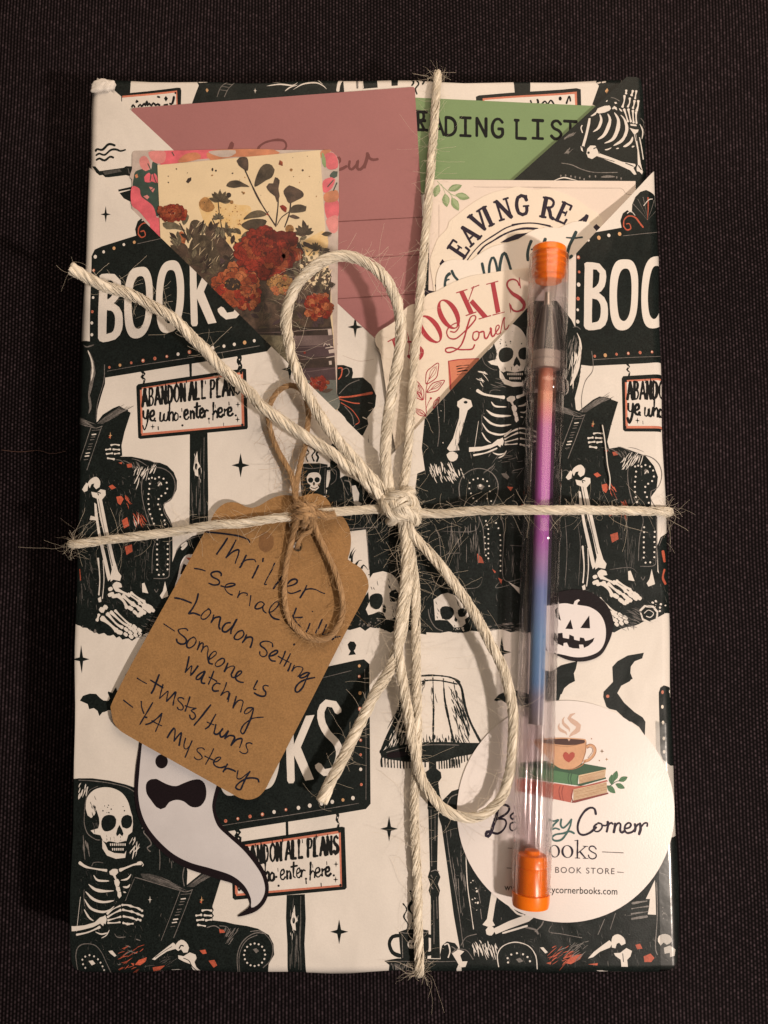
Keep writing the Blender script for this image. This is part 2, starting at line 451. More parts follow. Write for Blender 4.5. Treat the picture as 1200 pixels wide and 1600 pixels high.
# ------------------------------------------------------------------ wrapped book
X0, X1, Y0, Y1 = -.0745, .0662, -.1055, .1113
def ease(d, r):
    d = max(d, 0)
    return 0 if d >= r else r-math.sqrt(max(r*r-(r-d)**2, 0))
def lines(a, b, step, r):
    g = [a+r*t for t in (0, .04, .12, .25, .42, .65, 1)]; m = int((b-a-2*r)/step)
    g += [a+r+(b-a-2*r)*i/m for i in range(1, m)]
    return g+[b-r*t for t in (1, .65, .42, .25, .12, .04, 0)]
def wav(x, y, a):
    return a*(math.sin(x*71+y*38+1)+math.sin(x*-43+y*83+2.2)+.6*math.sin(x*160+y*120)+.5*math.sin(y*210-x*90+.7))
RB = .0022
def z_block(X, Y): return T-ease(X-X0, RB)-ease(X1-X, RB)-ease(Y1-Y, .0016)-ease(Y-Y0, RB)
book = empty('wrapped_book', (0, 0, 0))
tag(book, 'flat book parcel in cream paper printed with black skeletons and BOOKS signs', 'wrapped book')

blk = Sheet(z_block, lines(X0, X1, .006, RB), lines(Y0, Y1, .006, RB), [halfs([(X0, Y0), (X1, Y0), (X1, Y1), (X0, Y1)])])
ZL = T+.0011
def z_up(X, Y): return ZL+wav(X, Y, .00005)-ease(X-X0, RB)-ease(X1+.0003-X, RB)
zc = lambda h: T+h*.001
L1w = [P(*p, ZL)[:2] for p in ((100, 74.5), (150, 122), (680, 617), (680, 900), (100, 900))]
R1w = [P(*p, ZL)[:2] for p in ((1100, 1.5), (990, 114), (620, 448), (620, 800), (1100, 800))]
upl = Sheet(z_up, lines(X0, X1+.0003, .006, RB), lines(-.06, Y1+.004, .006, RB),
            [halfs([(-.2, .2), (-.2, -.055), P(680, 700, ZL)[:2], P(680, 617, ZL)[:2], P(100, 74.5, ZL)[:2]]), ])
upr = Sheet(lambda X, Y: z_up(X, Y)+.0002, lines(X0, X1+.0003, .006, RB), lines(-.06, Y1+.004, .006, RB),
            [halfs([P(1045, 65, ZL)[:2], P(660, 409, ZL)[:2], P(660, 700, ZL)[:2], (.2, -.02), (.2, .15)])+[(0, -1, Y1-.0006)]])
FX0, FX1, FY0, FY1 = -.0746, .0683, -.1064, .0905
ZF = T+.0026
bc = [P(915, 385, ZF), P(350, 480, ZF), P(720, 600, ZF)]
def z_front(X, Y):
    z = ZF+wav(X, Y, .00007)
    for (c, a, sg) in ((bc[0], .0034, .012), (bc[1], .0009, .013), (bc[2], .0012, .012)):
        z += a*math.exp(-((X-c[0])**2+(Y-c[1])**2)/(2*sg*sg))*min(1, max(0, (FX1-X)/.014))**.7
    rx = .0026
    return z-ease(X-FX0, .0024)-ease(FX1-X, rx)-ease(Y-FY0, .0022)
DL = lambda x: 262+.985*(x-140)
DR = lambda x: 404-1.081*(x-895)
apx = (600, 716)
fgx, fgy = lines(FX0, FX1, .0045, .0026), [FY0+.0022*t for t in (0, .04, .12, .25, .42, .65, 1)]
k = 0
while fgy[-1] < FY1: fgy.append(fgy[-1]+.0045)
cw = lambda *ps: [P(*p, z_front(*P(*p, ZF)[:2]) if FX0 < P(*p, ZF)[0] < FX1 else ZF-.001)[:2] for p in ps]
# the two halves of the pocket: everything below its left and right slanting edge
AP = P(*apx, ZF)[:2]
LE = [P(x, DL(x), z_front(*P(x, DL(x), ZF)[:2]))[:2] for x in (160, 560)]
RE = [P(x, DR(x), z_front(*P(x, DR(x), ZF)[:2]))[:2] for x in (990, 680)]
def ext(a, b, x):
    t = (x-a[0])/(b[0]-a[0]); return (x, a[1]+(b[1]-a[1])*t)
APX = AP[0]
LA, LB = ext(*LE, FX0-.01), ext(*LE, APX); RA, RB_ = ext(*RE, FX1+.01), ext(*RE, APX)
front = Sheet(z_front, fgx, fgy, [halfs([LA, LB, (APX, FY0), (FX0-.01, FY0)]), halfs([RA, RB_, (APX, FY0), (FX1+.01, FY0)])])

def sheet_rect(s, x0, x1, y0, y1, name, lv=0):
    s.add([(x0, y0, 0), (x1, y0, 0), (x1, y1, 0), (x0, y1, 0)], name, 0)
sheet_rect(blk, X0, X1, Y0, Y1, 'paper'); blk.skirt([(X0, Y0), (X1, Y0), (X1, Y1), (X0, Y1)], 0, 'paper', .0008)
sheet_rect(upl, X0, X1, -.05, Y1+.003, 'paper'); sheet_rect(upr, X0, X1+.0003, -.05, Y1+.003, 'paper')
def edge_w(s, a, b, nm='paper', th=.0002):
    m = 60; k = s.mi(nm); b0 = len(s.v)
    for i in range(m+1):
        x, y = a[0]+(b[0]-a[0])*i/m, a[1]+(b[1]-a[1])*i/m; z = s.z(x, y); s.v += [(x, y, z), (x, y, z-th)]
    for i in range(m): s.f.append((b0+2*i, b0+2*i+1, b0+2*i+3, b0+2*i+2)); s.m.append(k)
edge_w(upl, P(150, 122, ZL)[:2], P(640, 579, ZL)[:2]); edge_w(upr, P(980, 123, ZL)[:2], P(680, 391, ZL)[:2])
def side_w(s, a, b, floor, nm='paper'):
    m = 80; k = s.mi(nm); b0 = len(s.v)
    for i in range(m+1):
        x, y = a[0]+(b[0]-a[0])*i/m, a[1]+(b[1]-a[1])*i/m; z = s.z(x, y); s.v += [(x, y, z), (x, y, floor)]
    for i in range(m): s.f.append((b0+2*i, b0+2*i+1, b0+2*i+3, b0+2*i+2)); s.m.append(k)
side_w(upl, (X0, -.04), (X0, P(143, 125, ZL)[1]-.003), .004); side_w(upr, (X1+.0003, -.04), (X1+.0003, .1085), .004)
sheet_rect(front, FX0, FX1, FY0, FY1, 'paper')
side_w(front, (FX0, FY0), (FX0, ext(*LE, FX0)[1]), .001); side_w(front, (FX1, FY0), (FX1, ext(*RE, FX1)[1]), .001); side_w(front, (FX0, FY0), (FX1, FY0), .001)
edge_w(front, (FX0, ext(*LE, FX0)[1]), LB, th=.0003); edge_w(front, (FX1, ext(*RE, FX1)[1]), RB_, th=.0003)
# ------------------------------------------------------------------ the printed pattern (motifs measured once, then repeated over the paper)
def move(ax, ay, bx, by, sx, sy=None, sh=0):
    """maps motif position (ax, ay) to (bx, by), scaled"""
    sy = sx if sy is None else sy
    return lambda p: (bx+(p[0]-ax)*sx+(p[1]-ay)*sh, by+(p[1]-ay)*sy)
GL = {  # condensed hand-cut capitals, strokes in a unit box (y up)
 'A': ['0 0 .42 1', '.42 1 .84 0', '.16 .33 .68 .33'], 'B': ['.1 0 .1 1', '.1 1 .5 .98 .62 .78 .45 .55 .1 .53', '.1 .53 .55 .5 .72 .28 .5 .02 .1 0'],
 'N': ['.1 0 .1 1', '.1 1 .7 0', '.7 0 .7 1'], 'D': ['.1 0 .1 1', '.1 1 .5 .92 .72 .5 .5 .08 .1 0'],
 'O': ['.42 1 .1 .75 .1 .25 .42 0 .74 .25 .74 .75 .42 1'], 'L': ['.1 1 .1 0', '.1 0 .62 0'], 'P': ['.1 0 .1 1', '.1 1 .55 .98 .68 .75 .5 .5 .1 .48'],
 'S': ['.68 .85 .4 1 .12 .82 .2 .6 .6 .42 .7 .2 .4 0 .08 .15'], ' ': []}
def caps(s, body, x0, y0, x1, y1, hgt, wd, name, lv):
    """condensed caps along a baseline from (x0,y0) to (x1,y1)"""
    n = len(body); L = math.dist((x0, y0), (x1, y1)); ux, uy = (x1-x0)/L, (y1-y0)/L; wid = {' ': .45}
    tot = sum(wid.get(c, 1) for c in body); a = 0; cw_ = L/tot
    for c in body:
        for st in GL[c]:
            v = [float(q) for q in st.split()]
            pts = [(x0+ux*(a+v[i]*cw_)+0*uy, y0+uy*(a+v[i]*cw_)-v[i+1]*hgt) for i in range(0, len(v), 2)]
            s.line(pts, wd, name, lv, rough=.2)
        a += wid.get(c, 1)*cw_

def sign(s, letters='BOOKS', plaque=True, post=None):
    """a marquee sign BOOKS with bulbs and a hanging plaque"""
    s.fill([(142,400),(147,390),(158,385),(200,372),(246,358),(300,346),(345,337),(400,325),(414,323),(422,330),(424,541),(417,549),(340,562),(250,576),(165,590),(150,590),(141,580)], 'ink', 1)
    # crest: scrolls and shell on the top edge
    shell = [(214,374),(211,358),(215,346),(222,340),(229,343),(230,330),(235,318),(243,309),(252,305),(262,309),(270,318),(275,331),(276,343),(284,340),(291,346),(294,356),(292,364)]
    s.fill(shell, 'ink', 1)
    for i, a in enumerate((-50, -30, -12, 4, 24, 46)):
        r = 36; x, y = 253+math.sin(math.radians(a))*r*.8, 352-math.cos(math.radians(a))*r
        s.line([(253, 352), ((253+x)/2+.8, (352+y)/2), (x, y)], 1.2 if i != 3 else 3.4, 'coral_ink' if i == 3 else 'ink_light', 3, taper=-1)
    s.line(PX('216 366 217 356 224 349 234 350 241 358 246 364'), 2.2, 'coral_ink', 3); s.line(PX('216 366 221 371 227 368 225 361 220 362'), 1.8, 'coral_ink', 3)
    s.line(PX('345 350 338 346 331 352 326 358'), 2, 'coral_ink', 3)
    s.line(PX('222 345 228 341 234 347'), 1.2, 'paper', 3); s.line(PX('248 330 256 320 262 318'), 1.2, 'paper', 3)
    s.line(PX('215 381 260 371 330 356 395 340'), .8, 'ink_light', 3)
    # bulbs
    cols = ['salmon', 'paper', 'salmon', 'amber', 'paper']
    bl = T4('232 150 236 230 233 300 230 378 228 440 228 505 240 75 287 48 345 28 400 8 458 -5 322 685 380 673 442 660 507 648 572 636 638 625 700 612 763 600 830 590 890 578 953 568 1010 558 1067 548 1120 538')
    bl += [(407, 333), (407, 349), (408, 374), (408, 398), (408, 422), (409, 445), (409, 467), (409, 489), (410, 512)]
    for i, (x, y) in enumerate(bl):
        r = random.uniform(1.9, 2.9); c = cols[(i*7+i//3) % 5]
        s.dot(x, y, r, c, 3, r*1.15)
        if c == 'salmon': s.dot(x-.3, y-.3, r*.5, 'coral_ink' if i % 2 else 'sticker_cream', 4)
    s.line(T4('310 706 500 672 800 626 1150 566'), .9, 'ink_light', 3); s.line(PX('415 338 417 440 417 535'), .9, 'ink_light', 3)
    # letters
    if 'B' in letters:
        s.line(T4('290 205 286 360 284 525'), 13, 'paper', 3, rough=.03)
        s.line(T4('280 190 340 188 366 215 360 285 325 325 285 335'), 11, 'paper', 3, rough=.03)
        s.line(T4('285 350 340 352 372 390 372 470 345 512 285 526'), 11.5, 'paper', 3, rough=.03)
    if 'O' in letters:
        o = T4('487 132 530 140 556 205 560 320 552 420 525 490 487 522 440 518 412 460 404 340 412 220 440 150'); i = T4('487 182 510 190 522 240 524 325 518 405 505 450 485 472 462 462 450 420 444 335 450 250 465 200')
        s.ring(catmull(o, 3, True)[:1]+catmull(o, 3, True)[1:], [catmull(i, .5, True)[min(int(k*len(catmull(i, .5, True))/len(catmull(o, 3, True))), len(catmull(i, .5, True))-1)] for k in range(len(catmull(o, 3, True)))], 'paper', 3)
        o = T4('655 96 700 106 728 180 733 290 722 390 695 465 655 492 610 488 585 430 578 310 588 190 615 120'); i = T4('655 148 680 158 692 215 694 295 686 370 672 418 652 442 630 430 618 385 614 305 622 220 636 165')
        co_, ci_ = catmull(o, 3, True), catmull(i, .4, True)
        s.ring(co_, [ci_[min(int(k*len(ci_)/len(co_)), len(ci_)-1)] for k in range(len(co_))], 'paper', 3)
    if 'K' in letters:
        s.line(T4('782 110 785 280 790 445'), 11, 'paper', 3, rough=.03); s.fill(T4('790 290 870 100 915 95 835 285'), 'paper', 3); s.fill(T4('795 285 838 258 912 438 866 446'), 'paper', 3)
    if 'S' in letters:
        s.line(PX('375 401 369 391 357 389 349 402 351 420 360 436 371 447 377 461 375 478 367 492 354 494 345 484'), 11, 'paper', 3, rough=.03)
    # hangers
    for a in ('500 705 512 720 500 738 514 752 508 780', '1032 612 1040 630 1034 655 1044 675 1038 705'): s.line(T4(a), 5.2, 'ink', 1, rough=.25)
    for a in ('506 722 508 724', '510 752 512 755', '1038 640 1039 644', '1040 672 1041 676'): s.line(T4(a), 1.4, 'paper', 3)
    s.line(T4('768 655 770 740'), 3.6, 'ink', 1)
    if not plaque: return
    s.fill(T4('470 790 480 776 1060 690 1076 696 1086 1015 1078 1026 490 1080 478 1072'), 'ink', 1, rough=.4)
    s.fill(T4('488 797 1056 712 1064 1008 494 1062'), 'salmon', 2, rough=.6); s.fill(T4('499 806 1046 726 1053 998 504 1048'), 'paper', 3, rough=.8)
    for x, y in T4('494 802 1048 716 1054 1002 492 1056'): s.dot(x, y, 2, 'ink', 4)
    caps(s, 'ABANDON', *T4('503 902')[0], *T4('748 868')[0], 27, 4.1, 'type_black', 4)
    caps(s, 'ALL', *T4('762 866')[0], *T4('862 852')[0], 27, 4.1, 'type_black', 4)
    caps(s, 'PLANS', *T4('877 852')[0], *T4('1050 832')[0], 27, 4.1, 'type_black', 4)
    script = ('512 925 514 960 535 965 545 920', '545 920 540 985 520 1030 508 1005', '560 960 585 945 582 922 562 935 560 970 580 980 592 965',
              '605 935 604 980 622 975 628 940 630 978 648 972 655 930', '662 880 660 978', '660 950 676 930 684 945 682 980', '700 935 690 955 695 978 712 970 712 942 700 935',
              '738 950 760 938 756 918 738 930 738 965 756 972 768 958', '780 925 782 968', '781 940 796 925 804 940 804 966', '826 880 824 955 836 962', '808 905 850 898', '850 940 868 930 864 910 848 922 848 955 864 962 876 948', '880 922 880 958', '880 935 894 920 904 925',
              '905 880 902 975', '902 945 916 925 926 938 926 962', '934 938 952 928 948 908 932 918 934 952 948 958 960 945', '966 915 966 952', '966 930 980 914 986 920', '988 932 1004 924 1000 905 986 914 986 946 1000 952 1012 940')
    for i, a in enumerate(script):
        c0, c1, kx = (552, 540, .80) if i < 3 else (658, 650, .90) if i < 7 else (820, 800, .78) if i < 15 else (958, 948, 1.0)
        v = a.split(); a = ' '.join(str(c1+(float(q)-c0)*kx) if j % 2 == 0 else q for j, q in enumerate(v))
        s.line(T4(a), 3.1, 'type_black', 4, rough=.2)
    for x, y in T4('574 980 712 958 870 968 1018 950 724 1005'): s.dot(x, y, 1.8, 'type_black', 4)
    for x, y in T4('560 1012 1028 972 1030 890 925 745'): s.star(x, y, 4, 5, 'type_black', 4)
    for x, y in T4('600 792 630 783 690 770 745 762 850 768 905 900 870 985 950 1000 980 885 720 920 590 1020 660 815 985 740'):
        s.line([(x, y-2.5), (x+.4, y+2.5)], random.uniform(.8, 1.7), 'type_black', 4)
    # post
    if post:
        s.fill(post, 'ink', 1, rough=.25)

def woodgrain(s, x0, x1, y0, y1):
    for i in range(16):
        x = random.uniform(x0+3, x1-3); y = random.uniform(y0, y1-20); l = random.uniform(12, 50)
        s.line([(x, y), (x+random.uniform(-1, 1), y+l/2), (x+random.uniform(-1, 1), min(y+l, y1))], random.uniform(.4, 1.0), 'ink_light', 3, taper=2)
    s.line([(x1-5, y0), (x1-5.5, (y0+y1)/2), (x1-4.6, y1)], .6, 'ink_light', 3)
    cx, cy = x0+(x1-x0)*.4, y0+(y1-y0)*.33
    s.fill([(cx-3, cy-10), (cx+1, cy-24), (cx+2, cy-8), (cx+6, cy), (cx+2, cy+4), (cx+3, cy+16), (cx-2, cy+14), (cx-5, cy+3)], 'paper', 3)
    s.fill(ell(cx-.5, cy, 2.2, 5), 'ink', 4); s.hatch([(cx-5, cy-25), (cx+7, cy-25), (cx+7, cy+20), (cx-5, cy+20)], 10, 88, 10, .8, 'paper', 4)

def skull(s, face=1):
    """reader's skull, measured at the lower left corner"""
    s.line(T13('150 175 148 235 168 290 215 322 242 326'), 1.1, 'ink_light', 3)
    s.line(T13('232 30 180 55 158 110 148 180'), .8, 'ink_light', 3)
    s.fill(catmull(T13('157 152 166 95 205 53 260 36 320 40 376 66 412 112 430 168'), 4)+T13('440 196 443 240 438 282 414 300 402 335 396 360 350 352 300 348 262 332 246 300 205 292 186 274 232 262 240 236 238 205 222 160 212 186 190 205 168 190'), 'paper', 2)
    for a in ('252 222 268 196 300 187 330 194 342 212 336 250 308 274 272 278 254 256', '371 222 384 196 412 187 434 196 439 222 430 252 404 264 380 256'):
        s.fill(T13(a), 'ink', 3, smooth=True)
    s.fill(T13('362 243 378 270 386 292 378 306 363 292 346 306 341 292 350 262'), 'ink', 3)
    s.fill(T13('284 338 300 332 350 342 402 330 404 352 398 384 340 392 300 384 284 362'), 'ink', 3)
    s.fill(T13('256 326 258 372 286 412 340 430 396 424 403 384 392 402 330 398 292 382 276 350'), 'paper', 2)
    for i in range(8):
        x = 304+i*12.5; s.fill(T13(f'{x} 345 {x+8} 345 {x+7} 358 {x+1} 358'), 'paper', 4)
        if 0 < i < 7: s.fill(T13(f'{x} 371 {x+8} 371 {x+7} 384 {x+1} 384'), 'paper', 4)
    s.line(T13('296 330 350 334 402 326'), 1.4, 'paper', 4)
    s.hatch(T13('166 160 200 70 230 60 214 190 190 200'), 10, 70, 9, 1.3, 'ink', 3); s.speck(T13('240 130 330 130 330 180 240 180'), 7, .9, 'ink', 3)
    s.speck(T13('370 90 410 160 400 170 360 120'), 4, .8, 'ink', 3); s.hatch(T13('270 290 300 300 390 300 390 330 290 330'), 9, 88, 5, .9, 'ink', 3)
    for x, y in T13('298 175 262 165 392 165'): s.dot(x, y, 1.2, 'ink', 3)
    s.hatch(T13('190 215 232 200 240 255 200 262'), 9, 70, 9, 1.0, 'ink_mid', 3)

def reader_upper(s):
    """skull, ribs, arm and open book of the reading skeleton"""
    skull(s)
    s.line(T13('122 452 160 474 220 486 282 494'), 4.6, 'paper', 2, taper=3); s.line(T13('366 492 410 476 450 462 490 456'), 4.6, 'paper', 2, taper=3)
    s.line(T13('195 470 205 452 235 448 262 452'), 1, 'ink_light', 3); s.line(T13('470 450 492 446 506 462 500 470'), 1.3, 'paper', 3)
    for a in ('300 500 320 486 350 488 354 506 338 522 346 545 338 548 322 522 304 516', '330 548 352 540 364 560 358 580 340 584', '340 582 362 584 368 606 352 616 342 600', '350 614 370 610 374 634 360 648 350 634'):
        s.fill(T13(a), 'paper', 3, smooth=True)
    for a, wd in (('206 520 232 548 300 552', 3), ('176 570 214 598 262 608 328 606', 4.2), ('158 610 204 652 262 668 328 660', 4.4), ('150 650 188 702 250 722 298 714 330 690', 4.2),
                  ('148 708 176 752 204 772', 3), ('370 548 410 540 432 514', 3), ('382 584 410 586 426 570', 3), ('384 612 402 616', 2.2), ('214 832 250 844 290 836', 2.2), ('250 866 280 850 300 820', 2)):
        s.line(T13(a), wd, 'paper', 3, taper=2)
    s.line(T13('150 600 148 640 152 690'), .9, 'ink_light', 3); s.line(T13('128 640 100 830'), .8, 'paper', 3)
    # forearm and hands
    s.fill(T13('70 800 150 796 210 780 244 752 262 748 270 770 262 800 244 786 200 806 130 822 70 828'), 'paper', 3)
    s.line(T13('100 848 170 834 240 806'), 3, 'paper', 3, taper=3)
    s.fill(T13('262 748 276 740 284 762 276 790 266 784'), 'paper', 3)
    for a in ('288 732 325 706 366 688', '290 750 330 728 368 712', '292 768 330 758 368 748', '292 782 330 782 364 778'): s.line(T13(a), 2.9, 'paper', 4, taper=3)
    for a in ('378 684 408 684 430 690', '436 692 470 700 480 704', '486 708 500 716', '382 710 412 716 436 720', '442 722 470 732', '476 734 502 744', '386 746 412 750 432 754', '440 756 466 766', '472 762 490 768', '384 782 410 788', '418 788 444 786'):
        s.line(T13(a), 3, 'paper', 4, taper=3)
    # the open book
    s.fill(T13('455 528 486 506 530 506 600 522 660 550 724 596 738 582 780 548 830 508 870 488 942 500 930 560 890 690 882 720 690 890 560 880 430 800 395 660'), 'ink', 2)
    s.fill(T13('490 512 540 512 610 530 660 556 716 592 690 594 610 570 560 558 500 534'), 'ink_mid', 3); s.hatch(T13('490 512 610 530 700 586 600 566'), 26, 22, 26, .7, 'ink_light', 4, 6)
    s.fill(T13('748 584 790 548 840 512 880 494 934 504 880 528 830 556 786 586'), 'ink_mid', 3); s.hatch(T13('756 580 840 514 920 506 800 576'), 24, -32, 22, .7, 'ink_light', 4, 6)
    s.line(T13('455 532 520 548 600 572 700 602'), 1.3, 'ink_light', 3); s.line(T13('452 540 424 600 398 660'), 1, 'ink_light', 3)
    s.line(T13('712 606 660 744 606 884'), 1, 'ink_light', 4); s.line(T13('778 602 730 730 676 868'), 1, 'ink_light', 4); s.line(T13('700 600 740 612 780 600'), 1.2, 'ink_light', 4)
    s.line(T13('716 626 772 622'), .8, 'ink_light', 4)
    for i, y in enumerate((652, 668, 684, 710, 726, 742, 766, 784, 806)):
        x = 744-(y-610)*.37; s.line(T13(f'{x-12} {y} {x+12} {y-3}'), 1.8 if i in (0, 6, 7) else 1.1, 'paper' if i in (0, 6, 7) else 'ink_light', 4)
    s.star(*T13('545 655')[0], 3.2, 6, 'paper', 4); s.star(*T13('830 657')[0], 3.4, 6.5, 'amber', 4); s.dot(*T13('826 668')[0], 1.6, 'coral_ink', 5)
    for a in ('800 744 828 740', '834 716 856 712 884 716', '804 770 840 766', '846 742 884 744', '810 796 850 802', '854 770 884 766'): s.line(T13(a), 3, 'paper', 4, taper=3)
    for a in ('884 700 892 712 884 724', '886 736 892 744 884 752'): s.line(T13(a), 3.4, 'ink', 3)
def reader_lap(s):
    s.fill(T13('556 985 590 958 640 920 672 896 684 904 690 930 640 944 596 972 572 990'), 'paper', 3)
    s.line(T13('575 975 620 945 665 918'), 1, 'ink_mid', 4)
    s.fill(T13('690 902 716 880 744 894 760 926 752 952 730 954 716 934 700 944 684 930'), 'paper', 3, smooth=True); s.line(T13('706 930 716 912 730 916'), 1.6, 'ink', 4)
    s.fill(T13('700 968 730 974 764 952 796 964 802 984 790 1006 800 1034 830 1056 790 1056 770 1020 730 1004 702 988'), 'paper', 3)
    s.line(T13('730 985 760 1000 776 1030 800 1054'), 1.2, 'ink', 4)
    for a in ('455 1010 480 985 528 972 520 996 488 1014', '560 1030 628 1024 600 1048 566 1052', '818 940 850 934 858 956 836 960', '868 996 900 990 916 1020 896 1034', '430 1000 452 1004 446 1016'): s.fill(T13(a), 'coral_ink', 3)
    for a in ('400 905 430 915', '380 960 420 940 440 930', '350 1010 370 1004', '330 840 350 860 400 858', '460 870 490 880', '410 930 470 950'): s.line(T13(a), 1.6, 'ink_light', 3, taper=2)
    s.hatch(T13('380 900 520 900 480 1040 380 1040'), 22, 150, 14, 1.0, 'coral_ink', 3, 20); s.hatch(T13('540 1000 700 960 700 1050 560 1050'), 12, 160, 14, 1.0, 'ink_mid', 3, 20)

def arm_scroll(s):
    """rolled chair arm, front leg and the shin and foot bones, measured at the left edge (T7)"""
    s.hatch(T7('470 170 560 150 600 170 520 200 480 240'), 26, 118, 16, 1.3, 'paper', 3, 14)
    s.line(T7('545 500 520 430 500 340 498 260 520 205 570 178 630 190 672 230 684 290 664 350 624 376'), 1.3, 'ink_light', 3)
    s.line(T7('624 376 622 420 650 470 664 500'), 1.3, 'ink_light', 3)
    s.line(T7('555 760 560 640 580 540 560 480 530 410'), 1, 'ink_light', 3); s.line(T7('565 790 640 786 652 740 654 600 650 520'), 1, 'ink_light', 3)
    dots = '538 240 555 235 573 240 595 232 620 240 637 262 640 295 630 320 608 335 592 352 590 382 600 408 610 440 625 470 628 492 543 268 540 296 536 324 535 352 536 380 540 408 546 436 556 460 566 488 585 575 585 602 584 630 584 658 584 686 586 714 584 742 594 770 620 768 642 740 642 712 644 684 642 656 642 628 643 600'
    for x, y in T7(dots): s.dot(x, y, 1.5, 'paper', 4)
    s.fill(T7('586 262 596 252 612 262 606 276 592 282'), 'ink_light', 4); s.line(T7('590 280 604 262 610 274'), 1.2, 'paper', 5)
    for a in ('308 282 330 272 350 290 326 300', '352 340 380 334 394 352 376 386 360 374', '384 470 414 452 426 500 396 514', '400 615 440 602 446 640 410 660', '365 152 388 148 384 160', '412 160 440 156 444 176 418 180'): s.fill(T7(a), 'coral_ink', 3)
    s.hatch(T7('390 320 430 340 420 380 395 370'), 8, 60, 12, 1.1, 'coral_ink', 3); s.hatch(T7('440 410 500 420 500 480 450 470'), 14, 70, 16, 1.0, 'coral_ink', 3, 20)
    s.hatch(T7('440 440 490 440 480 480 450 480'), 7, 80, 10, .8, 'paper', 3); s.hatch(T7('350 380 400 420 400 480 360 460'), 8, 110, 14, .8, 'ink_mid', 3)
    s.hatch(T7('430 560 540 560 540 780 460 780'), 26, 92, 18, .8, 'ink_mid', 3)
    # white gaps under the chair
    s.fill(T7('498 818 512 814 534 872 500 866'), 'paper', 3); s.fill(T7('628 806 646 888 610 902 600 884 616 860'), 'paper', 3)
    s.line(T7('570 850 580 866 590 848'), 1.1, 'ink_light', 3); s.hatch(T7('520 1000 640 1000 560 1090 490 1050'), 24, 20, 16, .9, 'ink_light', 3); s.hatch(T7('440 1100 560 1040 540 1110 470 1120'), 10, 10, 12, .9, 'ink_mid', 3)
def leg_bones(s):
    s.fill(T7('190 262 212 238 240 230 260 254 256 286 236 298 222 282 226 266 210 270 200 292'), 'paper', 3, smooth=True); s.fill(T7('155 300 180 262 192 268 186 306 168 314'), 'paper', 3)
    s.fill(T7('208 312 240 318 262 298 290 304 292 330 270 356 300 500 340 680 362 752 380 776 372 804 350 800 334 796 318 808 316 780 326 740 300 610 262 470 240 350 216 340'), 'paper', 3)
    s.line(T7('250 352 284 520 330 720'), 1, 'ink_mid', 4); s.line(T7('250 330 246 316 262 320'), 1.6, 'ink', 4)
    s.fill(T7('226 372 238 380 250 470 262 540 300 700 320 790 304 806 296 780 278 690 250 560 236 470 200 466 206 444 230 450'), 'paper', 3)
    s.line(T7('248 680 256 790 250 880'), 2.6, 'paper', 3, taper=3); s.line(T7('276 690 280 800 270 900'), 1.3, 'paper', 3); s.fill(T7('244 900 262 890 264 918 250 922'), 'paper', 3)
    # upper foot
    s.fill(T7('328 828 350 808 378 818 384 838 356 842 344 858'), 'paper', 3, smooth=True)
    for a in ('310 882 330 874', '330 890 356 884', '312 850 322 846'): s.line(T7(a), 5.5, 'paper', 3)
    for a, wd in (('352 850 400 872 424 884', 6), ('362 884 396 920 410 950', 7), ('390 886 424 916 444 930', 5.5), ('420 876 462 904 480 916', 4.5), ('436 870 486 904 510 918', 4.5)): s.line(T7(a), wd, 'paper', 3, taper=3)
    for a in ('424 950 440 960', '452 936 474 948', '484 926 504 938', '512 928 534 940', '452 972 466 984', '480 956 496 966', '508 946 524 956', '540 946 552 956', '474 992 484 996', '502 972 514 980', '530 962 544 972', '556 962 564 968', '488 980 496 988'): s.line(T7(a), 5, 'paper', 3, taper=3)
    # lower foot
    for a, wd in (('240 1020 250 990', 4), ('262 960 272 966', 6), ('284 946 292 952', 6), ('270 1010 310 1040 350 1076', 8), ('300 986 350 1040 384 1060', 6), ('320 976 380 1030 414 1050', 5), ('344 968 410 1030 434 1046', 4), ('360 1084 378 1090', 6)): s.line(T7(a), wd, 'paper', 3, taper=3)
    for a in ('400 1066 412 1076', '424 1058 438 1068', '448 1052 462 1064', '398 1094 408 1102', '424 1084 436 1094', '450 1076 464 1086', '476 1070 488 1080', '430 1106 440 1114', '456 1098 466 1108', '482 1092 492 1100'): s.line(T7(a), 4.4, 'paper', 3, taper=3)
def arm_ridge(s):
    """ridged top of the rolled arm"""
    for a in ('390 140 420 150 470 190', '440 130 480 140 530 170', '500 134 540 140 590 160', '350 135 380 140 400 160'): s.line(T7(a), 1.1, 'ink_light', 3, taper=2)
    s.hatch(T7('420 140 470 136 500 170 440 180'), 12, 60, 9, 1.1, 'ink_light', 3)
def rug(s, pts):
    s.fill(pts, 'ink', 1)
    for i in range(len(pts)-1):
        (x, y), (x2, y2) = pts[i], pts[i+1]
# ------------------------------------------------------------------ print on the front pocket
F = front
def ragged(a, b, n, amp):
    return [(a[0]+(b[0]-a[0])*i/n, a[1]+(b[1]-a[1])*i/n+random.uniform(-amp, amp)) for i in range(n+1)]
